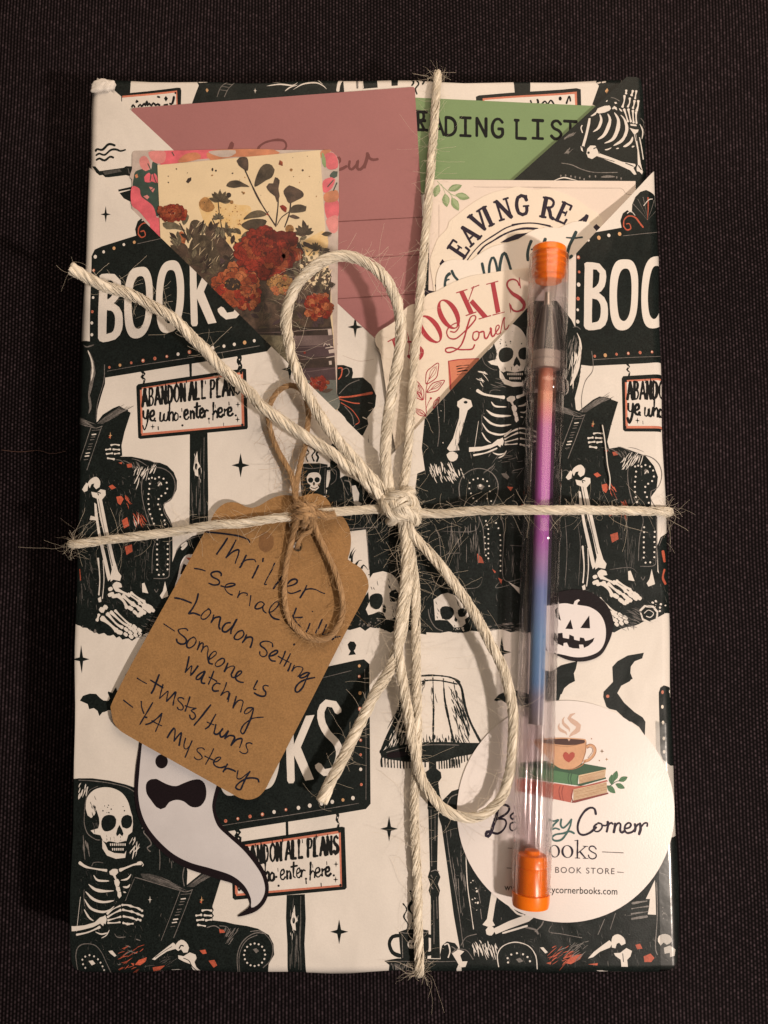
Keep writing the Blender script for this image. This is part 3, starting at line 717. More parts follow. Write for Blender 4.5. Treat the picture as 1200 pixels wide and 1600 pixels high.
# signs
F.xf = None; sign(F, 'BOOKS', post=T4('765 1045 862 1040 866 1400 864 1560 762 1560 764 1300'))
woodgrain(F, 296, 324, 684, 820)
F.xf = lambda p: (976+(p[0]-218), 461+(p[1]-473)+(p[0]-218)*.115)
sign(F, 'BO')
F.line(T4('735 120 738 250 735 380'), .1, 'ink', 1)
F.xf = move(422, 548, 577, 1263, 1.035)
sign(F, 'OKS'); F.xf = None
F.fill(T11('582 118 576 95 590 78 612 80 624 98 618 120 610 130 622 150 580 155 592 132'), 'ink', 1)
F.fill(T14('240 630 340 625 345 760 338 900 352 1060 250 1060 244 900 236 760'), 'ink', 1); woodgrain(F, 449, 475, 1400, 1515)
F.line(T12('1062 40 1062 420'), .1, 'ink', 1)
F.fill(T12('1044 70 1052 45 1070 34 1090 40 1130 60 1130 430 1095 430 1060 400 1048 370'), 'ink', 1)
for i, (x, y) in enumerate(T12('1063 68 1062 140 1064 218 1066 296 1066 362')): F.dot(x, y, 2.1, 'salmon' if i == 0 else 'sticker_cream', 3, 3)
# stars
for x, y, a, b in ((165,335,8,13), (376,727,14,19), (122,1030,13,22), (608,1295,14,20), (530,1455,14,19), (784,1019,15,24), (453,577,13,17)): F.star(x, y, a, b)
# bats
F.fill(T10('130 405 150 378 190 366 228 368 250 390 270 404 300 406 308 392 296 362 300 354 322 362 344 330 356 362 380 372 380 480 330 462 300 456 280 466 262 470 244 490 234 462 212 446 184 452 176 424 152 414'), 'ink', 1)
F.fill(T10('400 260 450 222 480 210 480 320 400 330'), 'ink', 1)
F.fill(T9('868 1215 878 1160 874 1080 900 1052 950 1024 1030 1010 1022 1038 985 1052 966 1078 964 1110 976 1140 930 1148 900 1176 884 1210'), 'ink', 1)
F.fill(T12('795 38 812 20 838 -6 912 -4 898 14 856 36 836 72 870 120 920 165 962 192 976 214 972 282 944 240 906 214 880 210 860 186 830 158 796 150 782 140 766 92 768 66'), 'ink', 1); F.dot(*T12('788 88')[0], 2.6, 'salmon', 3)
F.fill(T9('560 1110 620 1072 664 1060 702 1052 694 1090 684 1112 690 1150 662 1164 640 1178 624 1215 560 1215'), 'ink', 1)
F.fill(T12('480 -40 618 0 612 16 588 36 562 58 548 106 526 110 480 110'), 'ink', 1)
F.fill(T12('226 108 250 80 290 62 340 58 420 84 418 150 345 128 300 128 262 108 240 112'), 'ink', 1)
# left edge: chair, open book, legs
F.fill([(118,536),(130,533),(146,534),(152,543),(158,560),(165,580),(164,600),(158,618),(152,640),(150,661),(160,648),(176,638),(186,634),(204,645),(194,675),(189,696),(190,712)]
       + T7('375 118 440 118 500 130 560 148 600 152 640 168 676 204 694 250 692 300 672 340 640 364 618 384 634 430 656 466 668 500 670 640 668 700 690 640 730 590 780 556 850 540 860 700 680 960 600 1050')
       + ragged(*T7('600 1060 440 1125'), 8, 3) + ragged(*T7('420 1130 280 1095'), 8, 2.5) + ragged(*T7('250 1100 130 1040'), 9, 2.5) + [(100,970),(100,560)], 'ink', 1)
F.line(T4('205 590 225 640 232 700 222 770 205 850'), 7, 'ink_light', 2, taper=2, rough=.2); F.line(T4('205 592 226 650 230 705 220 760'), 4, 'paper', 3, taper=2, rough=.25)
F.line(T4('205 820 215 900 205 940'), 3, 'ink_light', 3, taper=2); F.line(T4('295 670 290 760 255 880 246 970'), 1, 'ink_light', 3)
F.line(T4('180 560 200 572 240 560'), 2, 'ink_light', 3, taper=2)
F.xf = lambda p: (.9*p[0]-112, .9*p[1]-585); reader_upper(F); F.xf = None
arm_scroll(F); leg_bones(F); arm_ridge(F)
F.line(T7('690 640 720 600 780 566 830 556'), 1.3, 'ink_light', 3); F.line(T7('720 610 740 590 745 604 722 628'), 3.4, 'paper', 3)
for a in ('142 740 146 800', '150 820 154 900', '200 700 214 740', '204 730 214 760', '164 820 174 850'): F.line(T7(a), 1.5, 'coral_ink' if a[0] == '1' and a[1] == '4' else 'ink_mid', 3)
F.hatch(T7('130 360 200 360 220 900 130 900'), 26, 88, 16, .9, 'ink_mid', 3); F.speck(T7('360 600 420 600 420 1000 360 900'), 20, .5, 'ink_mid', 3)
F.speck(T7('140 1040 250 1080 240 1100 150 1060'), 10, 1.6, 'ink_light', 3)
# middle: mug, skulls, chair foot
F.fill(T8('308 166 340 156 420 154 466 162 458 250 456 335 322 335 316 240'), 'ink', 1); F.ring(ell(388, 727.5, 21, 3.4, -1), ell(388, 727.5, 20, 2.7, -1), 'ink_light', 4) if False else None
F.line(T8('318 176 380 184 460 172'), 1.1, 'ink_light', 3); F.line(T8('324 185 330 320'), .9, 'ink_light', 3); F.line(T8('452 185 448 320'), .9, 'ink_light', 3)
F.line(T8('468 186 500 178 526 196 522 250 490 286 464 296'), 5.5, 'ink', 1); F.line(T8('470 200 498 190 514 204 510 248 484 272'), .9, 'ink_light', 3)
F.fill(T8('350 232 362 212 390 205 418 210 430 236 424 262 410 274 418 290 400 306 380 304 366 292 372 276 356 262'), 'paper', 3, smooth=True)
for x, y, r in ((372, 248, 4.3), (408, 246, 4.3)): F.dot(*T8(f'{x} {y}')[0], r, 'ink', 4)
F.dot(*T8('390 268')[0], 1.8, 'ink', 4, 3); F.line(T8('374 288 392 294 412 286'), 1.5, 'ink', 4)
for a in ('346 74 362 96 346 116 356 146', '376 62 396 86 380 112 390 142', '416 84 404 104 414 122 406 144'): F.line(T8(a), 3.2, 'ink', 1, rough=.2)
F.fill(T8('478 60 500 40 524 70 520 180 530 240 560 222 600 236 640 262 700 330 770 400 980 400 1010 150 1010 1090')+ragged(*T8('1010 1090 560 1062'), 16, 3.5)+T8('590 1020 640 930 700 850 696 740 676 520 590 530 480 500 440 420 456 330 480 240'), 'ink', 1)
F.fill(T8('596 280 620 276 640 320 636 366 656 378 640 392 612 380 604 330'), 'paper', 3); F.line(T8('560 250 590 262 600 320'), 2, 'ink_light', 3); F.line(T8('540 240 556 280 580 330'), 1.4, 'ink_light', 3)
F.line(T8('500 388 600 400 720 380'), 1, 'ink_light', 3); F.line(T8('560 520 660 512 740 506'), 1.2, 'ink_light', 3); F.line(T8('682 530 694 740'), 1, 'ink_light', 3)
F.fill(T8('584 560 596 532 662 522 674 560 694 745 640 715 596 640'), 'paper', 2)
for a in ('598 700 604 660 622 630', '620 716 640 690 656 690', '590 680 596 650 614 620', '652 736 664 716 690 744'): F.line(T8(a), 4, 'ink', 3, taper=1)
sk = T8('690 800 716 762 770 750 820 764 850 800 868 850 850 880 846 930 850 990 820 1015 790 1016 772 980 748 972 716 985 690 992 676 960 696 920 688 850')
F.fill(sk, 'paper', 2)
for a in ('698 890 730 872 764 880 770 920 748 958 716 956 698 930', '806 870 840 850 856 870 850 910 816 918', '776 930 788 950 784 980 770 975'): F.fill(T8(a), 'ink', 3, smooth=True)
F.hatch(sk, 16, 75, 9, 1.2, 'ink', 3); F.line(T8('690 770 770 742 840 780'), 1.2, 'ink', 3)
sk = T9('-8 748 30 722 62 714 100 728 134 764 160 800 166 830 146 846 150 866 130 884 92 886 78 868 60 850 20 848 0 850')
F.fill(sk, 'paper', 2)
for a in ('24 796 48 780 86 790 92 820 70 846 36 842', '112 800 140 790 158 812 146 830 118 832', '98 832 110 846 104 860 94 850'): F.fill(T9(a), 'ink', 3, smooth=True)
F.hatch(sk, 14, 70, 8, 1.1, 'ink', 3); F.fill(T9('70 890 150 886 140 912 84 910'), 'ink', 3); F.speck(T9('78 888 140 884 140 902 84 904'), 14, 1.1, 'paper', 4)
F.line(T8('1020 960 1030 1010 1060 1060 1100 1080'), 1.1, 'ink_light', 3); F.speck(T8('640 1010 860 1010 860 1060 640 1050'), 26, 1.5, 'ink_light', 3)
# right: the reading skeleton in its armchair
RCH = [(664,650),(748,560),(806,498),(830,470),(870,470),(893,500),(906,526),(910,556),(905,596),(898,622),(900,640),(911,645),(925,630),(944,620),(966,628),(955,665),(949,690),(952,701),(970,698),(984,703),(1009,712),(1022,728),(1028,745),(1025,765),(1016,777),(1017,792),(1026,808),(1027,870),(1027,893),(1036,905),(1070,900),(1070,960),(1040,958)]
RCH += ragged((1036,962), (960,988), 8, 3)+ragged((955,988), (640,985), 26, 3.5)+[(600,985),(600,820),(648,770),(652,740),(664,735),(659,700)]
F.fill(RCH, 'ink', 1)
F.xf = lambda p: (.9*p[0]+643, .9*p[1]-603); reader_upper(F); F.xf = None
F.fill(T6('110 718 138 700 176 712 184 742 160 762 140 830 112 930 120 958 72 964 58 950 88 900 118 800 120 752 108 740'), 'paper', 3); F.dot(*T6('150 722')[0], 3.2, 'ink', 4, 2.2)
F.fill(T6('56 980 86 964 112 982 104 1006 76 1014'), 'paper', 3, smooth=True); F.hatch(T6('120 760 160 750 110 940 90 900'), 10, 104, 14, .9, 'ink_mid', 4)
F.line(T6('700 380 716 430 706 520 684 600 666 640'), 5, 'paper', 3, taper=2, rough=.3); F.hatch(T6('665 380 720 400 715 540 680 620'), 26, 100, 26, 1.0, 'ink_light', 3, 10)
F.hatch(T6('672 390 704 400 700 520 670 600'), 10, 95, 24, 1.4, 'paper', 4, 8); F.line(T6('772 470 778 560 740 620 722 700 726 770'), 1, 'ink_light', 3); F.line(T6('680 352 700 350 716 362'), 1, 'ink_light', 3)
F.hatch(T6('170 570 240 560 250 620 190 620'), 9, 40, 14, 1.3, 'paper', 3, 30); F.hatch(T6('250 640 300 600 330 640 290 660'), 8, 10, 12, 1, 'ink_light', 3)
F.line(T6('270 510 290 480 330 440'), .1, 'ink', 3)
F.line(T6('10 740 20 860 12 940'), .9, 'ink_light', 3); F.line(T6('42 690 46 760 44 820'), .9, 'ink_light', 3); F.speck(T6('14 760 40 740 44 920 20 930'), 9, 1.1, 'paper', 3)
F.hatch(T9('-40 70 60 60 150 100 120 140 -20 140'), 46, 68, 13, 1.5, 'paper', 3, 14)
F.line(T9('122 250 118 190 136 140 180 108 230 102 280 124 308 170 306 230 280 290'), 1.4, 'ink_light', 3)
F.line(T9('122 250 160 270 200 290'), 1, 'ink_light', 3)
for x, y in T9('170 172 188 156 210 150 236 154 256 164 266 188 270 214 168 200 176 224 188 248 204 262 256 250 276 262 262 400 262 424 262 448 262 472 262 496 262 520 262 545 320 430 322 455 322 480 322 506 322 530 322 556 322 582 322 606 250 360 256 380 300 370 312 396 244 440 246 470 248 500 250 530'): F.dot(x, y, 1.3, 'paper', 4)
F.fill(T9('206 184 224 176 244 190 230 206 212 200'), 'ink_light', 4); F.dot(*T9('222 186')[0], 2.2, 'paper', 5)
F.line(T9('216 340 236 400 244 520'), 1, 'ink_light', 3); F.line(T9('322 340 340 410 336 640 420 646'), 1, 'ink_light', 3); F.line(T9('0 400 20 440 28 540'), 1, 'ink_light', 3)
F.hatch(T9('60 360 210 370 220 480 60 470'), 34, 88, 24, 1, 'ink_light', 3, 6); F.hatch(T9('20 500 130 510 130 690 40 700'), 26, 85, 18, .9, 'ink_mid', 3, 8); F.hatch(T9('340 480 430 480 430 620 340 620'), 12, 88, 22, .9, 'ink_light', 3)
for a in ('60 520 120 518', '370 480 430 484'): F.line(T9(a), 1, 'ink_light', 3)
F.fill(T9('360 660 416 690 416 720 390 690'), 'paper', 2)
for a in ('206 520 230 540 240 568 210 566', '310 640 330 650 326 672', '354 190 384 194 372 212', '424 276 440 280 436 294', '280 596 300 610 294 618'): F.fill(T9(a), 'coral_ink', 3)
F.fill(T9('326 126 350 124 366 144 356 156 336 142'), 'ink_light', 3); F.hatch(T6('270 960 440 950 440 1080 300 1080'), 20, 150, 18, .9, 'ink_light', 3, 30)
F.xf = lambda p: (p[0]+760, p[1]-19); arm_scroll(F); leg_bones(F); arm_ridge(F); F.xf = None
F.hatch(T9('220 880 420 850 420 900 230 900'), 30, 5, 10, 1.2, 'ink_light', 3); F.hatch(T9('900 780 1000 800 980 890 900 880'), 26, 20, 12, .9, 'ink_light', 3)
F.fill(T9('1005 800 1030 775 1075 778 1098 806 1096 850 1060 866 1020 850'), 'paper', 3); F.fill(T9('1014 806 1034 786 1070 788 1090 812 1086 842 1056 854 1026 842'), 'ink', 4); F.line(T9('1030 815 1050 800 1075 815 1060 835 1040 830'), 1.2, 'paper', 5)
F.fill(T9('1095 480 1110 440 1150 410 1150 800 1120 700 1100 600'), 'ink', 1); F.line(T9('1122 510 1130 560'), 4, 'coral_ink', 3); F.line(T9('1130 600 1122 640 1134 670'), 3, 'coral_ink', 3); F.line(T9('1118 440 1104 480'), 1.2, 'ink_light', 3)
F.speck(T9('1060 740 1140 760 1140 830 1090 830'), 14, 1.5, 'paper', 3)
# lower left: the same reader, cut by the bottom edge
F.fill(T13('60 -10 118 -14 200 -14 300 -2 400 20 462 40 500 110 540 200 600 320 740 445 752 500 748 580 790 540 870 480 960 470 930 560 890 690 890 770 960 778 1010 790 1080 800 1140 815 1200 850 1226 900 1230 960 1200 1010 1198 1070 60 1070'), 'ink', 1)
F.line(T13('118 -4 200 0 300 12 400 34 452 60'), 1.2, 'ink_light', 3); F.hatch(T13('120 10 170 10 200 30 140 80 120 60'), 12, 110, 14, 1.6, 'paper', 3); F.hatch(T13('440 60 480 110 500 200 460 120'), 8, 60, 18, 1.2, 'ink_light', 3)
F.hatch(T13('130 290 160 300 180 380 150 380'), 7, 80, 20, 1.6, 'ink_light', 3); F.hatch(T13('440 310 500 290 490 370 450 370'), 12, 120, 16, 1.4, 'paper', 3, 30)
F.line(T13('498 262 510 250 520 266 508 284 540 320 552 350 530 370 546 390'), 1.6, 'ink_light', 3); F.line(T13('592 330 600 420 598 490'), 1, 'ink_light', 3); F.line(T13('742 450 726 520 734 580'), 1.2, 'ink_light', 3); F.hatch(T13('650 380 690 400 680 450 655 440'), 8, 80, 12, 1, 'ink_light', 3)
reader_upper(F); reader_lap(F)
F.line(T13('94 1050 92 960 108 915 150 898 210 906 250 945 280 1000 312 1060'), 1.4, 'ink_light', 3)
for x, y in T13('136 1010 132 985 150 968 176 960 204 966 228 982 244 1000 256 1020 266 1040 150 1030'): F.dot(x, y, 1.5, 'paper', 4)
F.fill(T13('170 992 196 988 212 1006 190 1016'), 'paper', 4)
F.fill(T13('292 936 316 932 342 960 330 966 306 950'), 'paper', 3)
F.line(T13('1030 1050 1026 970 1044 905 1080 862 1130 838 1180 842'), 1.3, 'ink_light', 3); F.line(T13('1040 1050 1036 975 1052 915 1086 872 1136 850'), 1, 'ink_light', 3)
for k in range(16):
    a = math.radians(k*22.5); F.dot(*T13(f'{1122+58*math.cos(a)} {958+62*math.sin(a)}')[0], 1.5, 'paper', 4)
F.fill(T13('1112 928 1132 922 1146 938 1130 950'), 'ink_light', 4); F.hatch(T13('960 800 1040 810 1000 880 960 870'), 20, 125, 16, 1.1, 'ink_light', 3)
F.fill(T13('926 818 950 822 960 836 930 840'), 'coral_ink', 3); F.line(T13('860 810 900 800 930 815'), 1.2, 'ink_light', 3); F.line(T13('930 800 970 806 990 840'), 1.2, 'ink_light', 3)
F.line(T14('40 830 100 830 150 880 164 930 150 990 110 1030'), 1.2, 'ink_light', 3)
# lamp, cup on its little table
F.fill(T11('890 300 930 278 990 264 1010 262 1024 246 1042 244 1060 262 1140 274 1195 300')+T12('66 46 80 130 108 215 162 312 150 332')+T11('1200 660 1000 660 900 664 800 690 758 694 790 620 840 510 870 410'), 'paper', 1)
for a, wd in (('892 302 930 280 990 268 1060 266 1140 276 1196 302', 4), ('905 322 1000 296 1080 294 1180 314', 1.6), ('872 405 840 510 800 600 760 690', 4), ('1046 280 1050 420 1048 560 1048 650', 2.2), ('1104 285 1112 400 1136 520 1164 645', 2.6), ('1160 300 1180 400 1230 560', 2.2), ('890 310 884 380 866 420', 4)): F.line(T11(a), wd, 'ink', 2, rough=.25)
F.line(T12('40 8 66 46 82 130 110 215 162 316'), 4.5, 'ink', 2)
F.fill(T11('756 694 790 668 880 648 1000 634 1100 632 1200 636')+T12('120 318 164 318 158 352 110 376 40 388')+T11('1120 735 1040 745 900 742 800 728 762 716'), 'ink', 2)
F.line(T11('790 690 900 662 1040 648 1190 650'), 1.2, 'ink_light', 3); F.fill(ell(*T11('850 702')[0], 17, 5, -6), 'black_gloss', 3)
F.hatch(T11('860 420 910 400 900 640 790 660'), 60, 108, 26, 2.0, 'ink', 2, 12); F.hatch(T11('960 590 1190 580 1190 640 960 640'), 40, 84, 12, 1.9, 'ink', 2, 14); F.hatch(T11('1030 300 1060 300 1060 400 1030 400'), 8, 88, 12, 1.3, 'ink', 2)
F.hatch(T12('0 30 60 60 120 240 40 300'), 44, 70, 20, 1.8, 'ink', 2, 14); F.hatch(T11('960 280 1020 280 990 340'), 8, 110, 14, 1.3, 'ink', 2)
for i in range(15): x = 764+i*17; F.line([T11(f'{x} 715')[0], T11(f'{x+2} {778-abs(i-7)*1.2}')[0]], 1.9, 'ink', 2)
for i in range(9): x = 1080+i*14; F.line([T11(f'{x} 730')[0], T11(f'{x+2} {780-i}')[0]], 1.9, 'ink', 2)
for i in range(7): x = 10+i*14; F.line([T12(f'{x} 380')[0], T12(f'{x+2} {440-i*6}')[0]], 1.9, 'ink', 2)
F.line(T11('770 715 760 730 762 768'), 2, 'ink', 2)
F.fill(T11('1024 700 1062 700 1066 780 1090 800 1094 830 1076 856 1084 920 1098 960 1076 1000')+T14('1076 160 1070 490 1088 530 1074 570 1086 604 1078 640 1086 980 1036 980 1034 640 1022 604 1032 570 1018 530 1030 490 1020 160')+T11('1016 1000 1020 900 1030 856 1000 830 1004 800 1024 786'), 'ink', 1)
for a in ('1036 160 1038 320 1040 470', '1058 180 1058 330', '1050 660 1052 800 1052 900', '1066 640 1070 760'): F.line(T14(a), 1, 'ink_light', 3)
F.line(T14('1036 500 1060 492 1078 500'), 1.2, 'ink_light', 3); F.line(T14('1036 520 1044 535'), 1.6, 'ink_light', 3); F.line(T14('1038 585 1046 595'), 1.6, 'ink_light', 3)
F.fill(T14('858 836 900 820 980 818 1022 826 1024 920 1014 992 872 994 864 920'), 'ink', 2); F.line(T14('870 838 940 846 1014 836'), 1.2, 'ink_light', 3); F.line(T14('876 850 880 980'), .9, 'ink_light', 3)
F.line(T14('858 856 824 862 806 900 824 950 864 970'), 5.6, 'ink', 2); F.line(T14('1022 856 1056 866 1070 900 1052 944 1020 956'), 5.6, 'ink', 2)
F.fill(ell(*T14('928 905')[0], 6, 7.5), 'paper', 3); F.dot(*T14('918 902')[0], 2, 'ink', 4); F.dot(*T14('938 902')[0], 2, 'ink', 4); F.line(T14('915 930 940 932'), 1.6, 'ink', 4)
F.fill(T14('778 996 850 984 1180 984 1192 1000 1176 1040 1180 1070 800 1070 806 1020'), 'ink', 1); F.hatch(T14('810 1005 930 1005 930 1040 820 1040'), 34, 90, 9, 1.3, 'ink_light', 3, 8); F.line(T14('790 1000 950 1000 1170 996'), 1, 'ink_light', 3)
for a in ('882 678 902 710 886 750 908 790 904 820', '922 608 936 650 914 700 936 750 924 815'): F.line(T14(a), 3.2, 'ink', 2, rough=.25)
F.fill(T14('1086 960 1096 910 1124 886 1168 896 1186 920 1170 950 1180 985 1090 990'), 'ink', 1); F.line(T14('1110 905 1130 900 1140 940 1130 975'), 1.8, 'paper', 3); F.line(T14('1150 915 1170 930 1150 950'), 1.5, 'ink_light', 3)
# lower right: armchair under the round sticker
F.fill([(685,1275),(692,1250),(706,1236),(722,1231),(750,1240),(790,1300),(900,1330),(1075,1300),(1075,1530),(722,1530),(718,1480),(709,1430),(700,1362),(690,1291)], 'ink', 1)
F.line([(697,1262),(704,1246),(718,1240)], 1.3, 'ink_light', 3); F.line([(696,1290),(704,1350),(716,1420),(724,1480)], 1, 'ink_light', 3); F.hatch([(700,1290),(722,1290),(728,1400),(712,1400)], 16, 84, 26, 1, 'ink_light', 3, 5)
F.line(T15('88 110 96 260 112 380 126 480'), 1.2, 'paper', 3); F.line(T15('50 230 56 330 64 400'), 1, 'ink_light', 3); F.speck(T15('110 230 140 240 150 390 124 390'), 13, 1.2, 'paper', 3); F.line(T15('148 280 160 350'), 1, 'ink_light', 3)
F.fill(T15('214 300 246 300 232 360 220 440 232 462 200 470 170 458 192 430'), 'paper', 3); F.fill(T15('186 484 210 462 230 484 216 512 190 506'), 'paper', 3, smooth=True); F.fill(T15('220 480 300 440 384 408 424 420 400 440 300 478 236 506'), 'paper', 3)
F.line(T15('270 500 340 478 390 462'), 2.4, 'paper', 3); F.line(T15('300 360 340 400 372 410'), 2.4, 'paper', 3); F.line(T15('384 470 430 480 444 500'), 2.4, 'ink_light', 3); F.line(T15('430 490 460 460 470 440'), 2, 'ink_light', 3); F.line(T15('160 380 166 430'), 1.1, 'ink_light', 3)
F.hatch(T15('100 530 230 540 250 590 130 590'), 36, 72, 13, 1.5, 'paper', 3, 14); F.line(T15('64 560 90 520 140 505'), 1.1, 'ink_light', 3)
F.line(T15('250 670 244 610 270 566 330 544 396 560 432 606 440 670'), 1.5, 'paper', 3)
for x, y in T15('296 646 294 625 312 606 340 598 370 602 392 614 404 634'): F.dot(x, y, 1.6, 'paper', 4)
F.fill(T15('334 628 354 620 372 636 350 644'), 'ink_light', 4)
F.fill(T15('20 600 50 580 80 590 60 610 70 640 96 640 86 668 60 670 44 640'), 'paper', 3); F.line(T15('40 578 90 585 124 630'), 1.2, 'ink_light', 3)
F.fill(T15('454 566 470 564 492 588 480 594'), 'paper', 3); F.line(T15('510 460 500 490 560 500 660 520'), .9, 'ink_light', 3); F.line(T15('772 430 740 505'), .9, 'ink_light', 3); F.line(T15('826 400 800 480'), .9, 'ink_light', 3)
F.fill(T15('690 622 720 590 760 560 796 534 810 548 800 570 750 590 716 616'), 'paper', 3); F.fill(T15('806 546 812 516 838 504 866 520 876 550 856 560 844 546 832 552 826 574 808 570'), 'paper', 3, smooth=True)
F.fill(T15('818 598 850 596 880 572 908 586 900 614 884 630 888 665 856 665 852 630 826 612'), 'paper', 3); F.line(T15('862 600 866 640'), 1.2, 'ink_mid', 4)
for a in ('580 640 610 606 668 598 650 624 606 646', '924 556 948 550 960 574 934 578', '966 612 1000 598 1020 620 1004 640 970 640', '484 640 510 632 506 646', '690 650 740 646 736 658'): F.fill(T15(a), 'coral_ink', 3)
F.hatch(T15('530 540 640 560 620 640 540 630'), 30, 150, 16, 1.1, 'coral_ink', 3, 18); F.hatch(T15('560 520 700 530 690 600 560 580'), 18, 150, 18, 1.0, 'ink_light', 3, 20)
F.fill(T15('1018 236 1024 408 984 406 990 372 994 330 974 330'), 'paper', 2)
for a in ('908 352 940 346 980 340', '906 378 940 372 986 366', '904 404 940 398 986 392', '906 428 940 422 980 416'): F.line(T15(a), 2.6, 'ink_light', 3, rough=.3)
F.speck(T15('1050 370 1080 370 1080 440 1056 440'), 9, 1.3, 'ink_light', 3); F.line(T15('1026 250 1030 420 1024 560 1034 604'), 1.3, 'ink_light', 3); F.line(T15('1040 200 1080 215 1100 235'), 1.2, 'ink_light', 3)
F.fill(T15('1040 512 1070 502 1098 514 1104 540 1080 556 1064 544 1050 560 1036 540'), 'paper', 3, smooth=True); F.fill(T15('1066 570 1096 560 1124 580 1120 612 1098 618 1096 596 1070 600'), 'paper', 3)

# worn, finely scratched ink all over the dark masses
for pts, n in ((RCH, 420), (T8('600 520 690 520 690 740 1000 740 1000 560 980 420 740 420 740 330 640 270 560 240 500 330 500 460'), 90), (T13('120 440 500 520 740 700 640 1040 120 1040'), 90), (T7('160 200 600 200 640 760 560 1000 160 1000'), 160), ([(700,1290),(800,1400),(1050,1440),(1050,1505),(725,1505)], 120)):
    F.hatch(pts, n, 82, 9, .7, 'ink_mid', 1.6, 22)
    F.hatch(pts, n//3, 20, 8, .7, 'ink_mid', 1.6, 30); F.hatch(pts, n//7, 84, 8, .75, 'ink_light', 1.7, 14); F.speck(pts, n//3, .55, 'ink_light', 1.7)
for a, wd in (('0 300 120 262 130 280', 1), ('340 640 300 690 420 660', 1), ('30 410 200 405 212 300', .9), ('40 690 200 690 235 640', .9), ('350 330 430 336', .9), ('440 140 440 330 420 640', .8), ('640 340 650 500 640 690', .9), ('700 360 716 480 706 680', .8), ('860 340 940 360 950 560', .8), ('860 600 960 590 1000 620', .9), ('620 120 650 110 680 150', 1)): F.line(T9(a), wd, 'ink_light', 2.5, taper=2)
# ------------------------------------------------------------------ print on the back of the parcel and on the two upper flaps
HK = 160/1200
H1, H2, H3, H4, H5, H6 = [Fr(x, y, HK) for x, y in ((260,820),(400,840),(240,930),(380,960),(180,1040),(280,1100))]
S1, S2, SH, CUP, RV, RF, LF = Fr(660,270,1/6), Fr(800,270,1/6), Fr(740,1240,.25), Fr(840,1090,HK), Fr(300,190,320/1200), Fr(880,120,.125), Fr(130,110,1/6)
B = blk
B.fill(LF('300 40 460 40 446 140 440 250 360 250 300 200'), 'ink', 1); B.line(LF('370 60 372 100'), .9, 'ink_light', 3)
B.fill(LF('360 226 880 158 912 160 920 190 914 420 360 460'), 'ink', 1); B.fill(LF('370 244 880 186 890 420 370 460'), 'salmon', 2); B.fill(LF('370 262 866 204 876 420 370 470'), 'paper', 3, rough=.5)
for a in ('460 345 470 325 486 345', '500 300 506 285 514 295', '520 340 536 320 548 340', '556 335 574 310 584 330 600 290 604 330 620 310 640 330 660 305 680 325 700 315 716 325', '760 325 790 320', '812 310 830 318 850 240 856 250 840 310', '700 245 716 250'): B.line(LF(a), 3, 'type_black', 4)
B.fill(LF('758 262 776 236 796 262 776 292'), 'type_black', 4); B.dot(*LF('866 210')[0], 1.6, 'type_black', 4)
B.fill(LF('1090 40 1070 110 1084 140 1060 200 1020 310 1400 310')+T2('560 260 550 140 0 120'), 'ink', 1)
for a in ('1090 80 1120 76', '1140 76 1170 74', '1086 108 1120 106', '1130 106 1160 102'): B.line(LF(a), 2, 'paper', 3)
B.fill(LF('1148 182 1160 164 1176 184 1162 206'), 'amber', 3)
B.line(T1('915 250 940 190 1000 150'), 1, 'ink_light', 3); B.line(T1('955 250 980 200 1030 150'), 1, 'ink_light', 3)
for a in ('930 210 970 215', '940 190 985 196', '955 175 1000 178'): B.line(T1(a), .8, 'ink_light', 3)
B.star(*T1('1125 212')[0], 2.6, 4.5, 'paper', 3); B.star(*T2('66 212')[0], 2.6, 4.5, 'paper', 3)
for a in ('124 156 180 166 260 156', '130 186 200 180 270 190 300 176', '170 150 220 158 340 150', '276 214 330 186 400 180 440 196 460 214', '290 160 340 150 400 160 440 190', '230 220 260 200 300 190'): B.line(T2(a), 1.9, 'paper', 3, taper=2)
B.line(T2('522 220 530 180 552 152'), 5, 'paper', 3); B.line(T2('630 205 628 150'), 3, 'ink_light', 3)
B.fill(T2('660 140 1200 140 1200 280 660 280'), 'paper', 2); B.fill(T2('660 140 735 140 742 205 662 210'), 'ink', 3); B.line(T2('662 205 655 150'), 1.5, 'paper', 4); B.fill(T2('815 145 856 145 852 196 818 198'), 'ink', 3)
for a in ('915 155 940 175 930 195', '950 160 968 185 950 212 958 240', '985 160 998 172 988 186'): B.line(T2(a), 2.8, 'ink', 3)
B.fill(T3('458 115 536 115 538 190 470 194'), 'ink', 1)
B.fill(T3('296 200 310 194 744 164 764 170 768 300 300 300'), 'ink', 1); B.fill(T3('326 208 746 180 750 300 330 300'), 'salmon', 2); B.fill(T3('334 216 736 190 742 300 336 300'), 'paper', 3)
for a in ('540 220 544 232', '570 215 574 228 566 240', '590 235 604 222 616 235 630 218 644 235', '700 232 712 200 718 222'): B.line(T3(a), 3, 'type_black', 4)
B.dot(*T3('672 210')[0], 2.6, 'type_black', 4, 3.4)
B.fill(RF('440 -20 420 40 412 80 448 124 364 346 500 420 900 300 1040 -20'), 'ink', 1)
for a in ('440 40 470 38', '504 38 544 38', '570 40 600 40', '432 92 466 86', '490 86 530 80'): B.line(RF(a), 2.2, 'paper', 3)
B.fill(RF('524 190 552 156 568 186 544 222'), 'amber', 3); B.line(RF('766 0 730 80 706 160'), .8, 'ink_light', 3); B.line(RF('660 40 860 10'), .7, 'ink_light', 3)
U = upl
for a in ('116 756 130 738 180 744 230 698 262 692 296 704', '120 796 150 780 200 792 260 746 310 742 350 756 396 744', '122 840 150 826 200 844 250 810 282 818'): U.line(LF(a), 3, 'ink', 2)
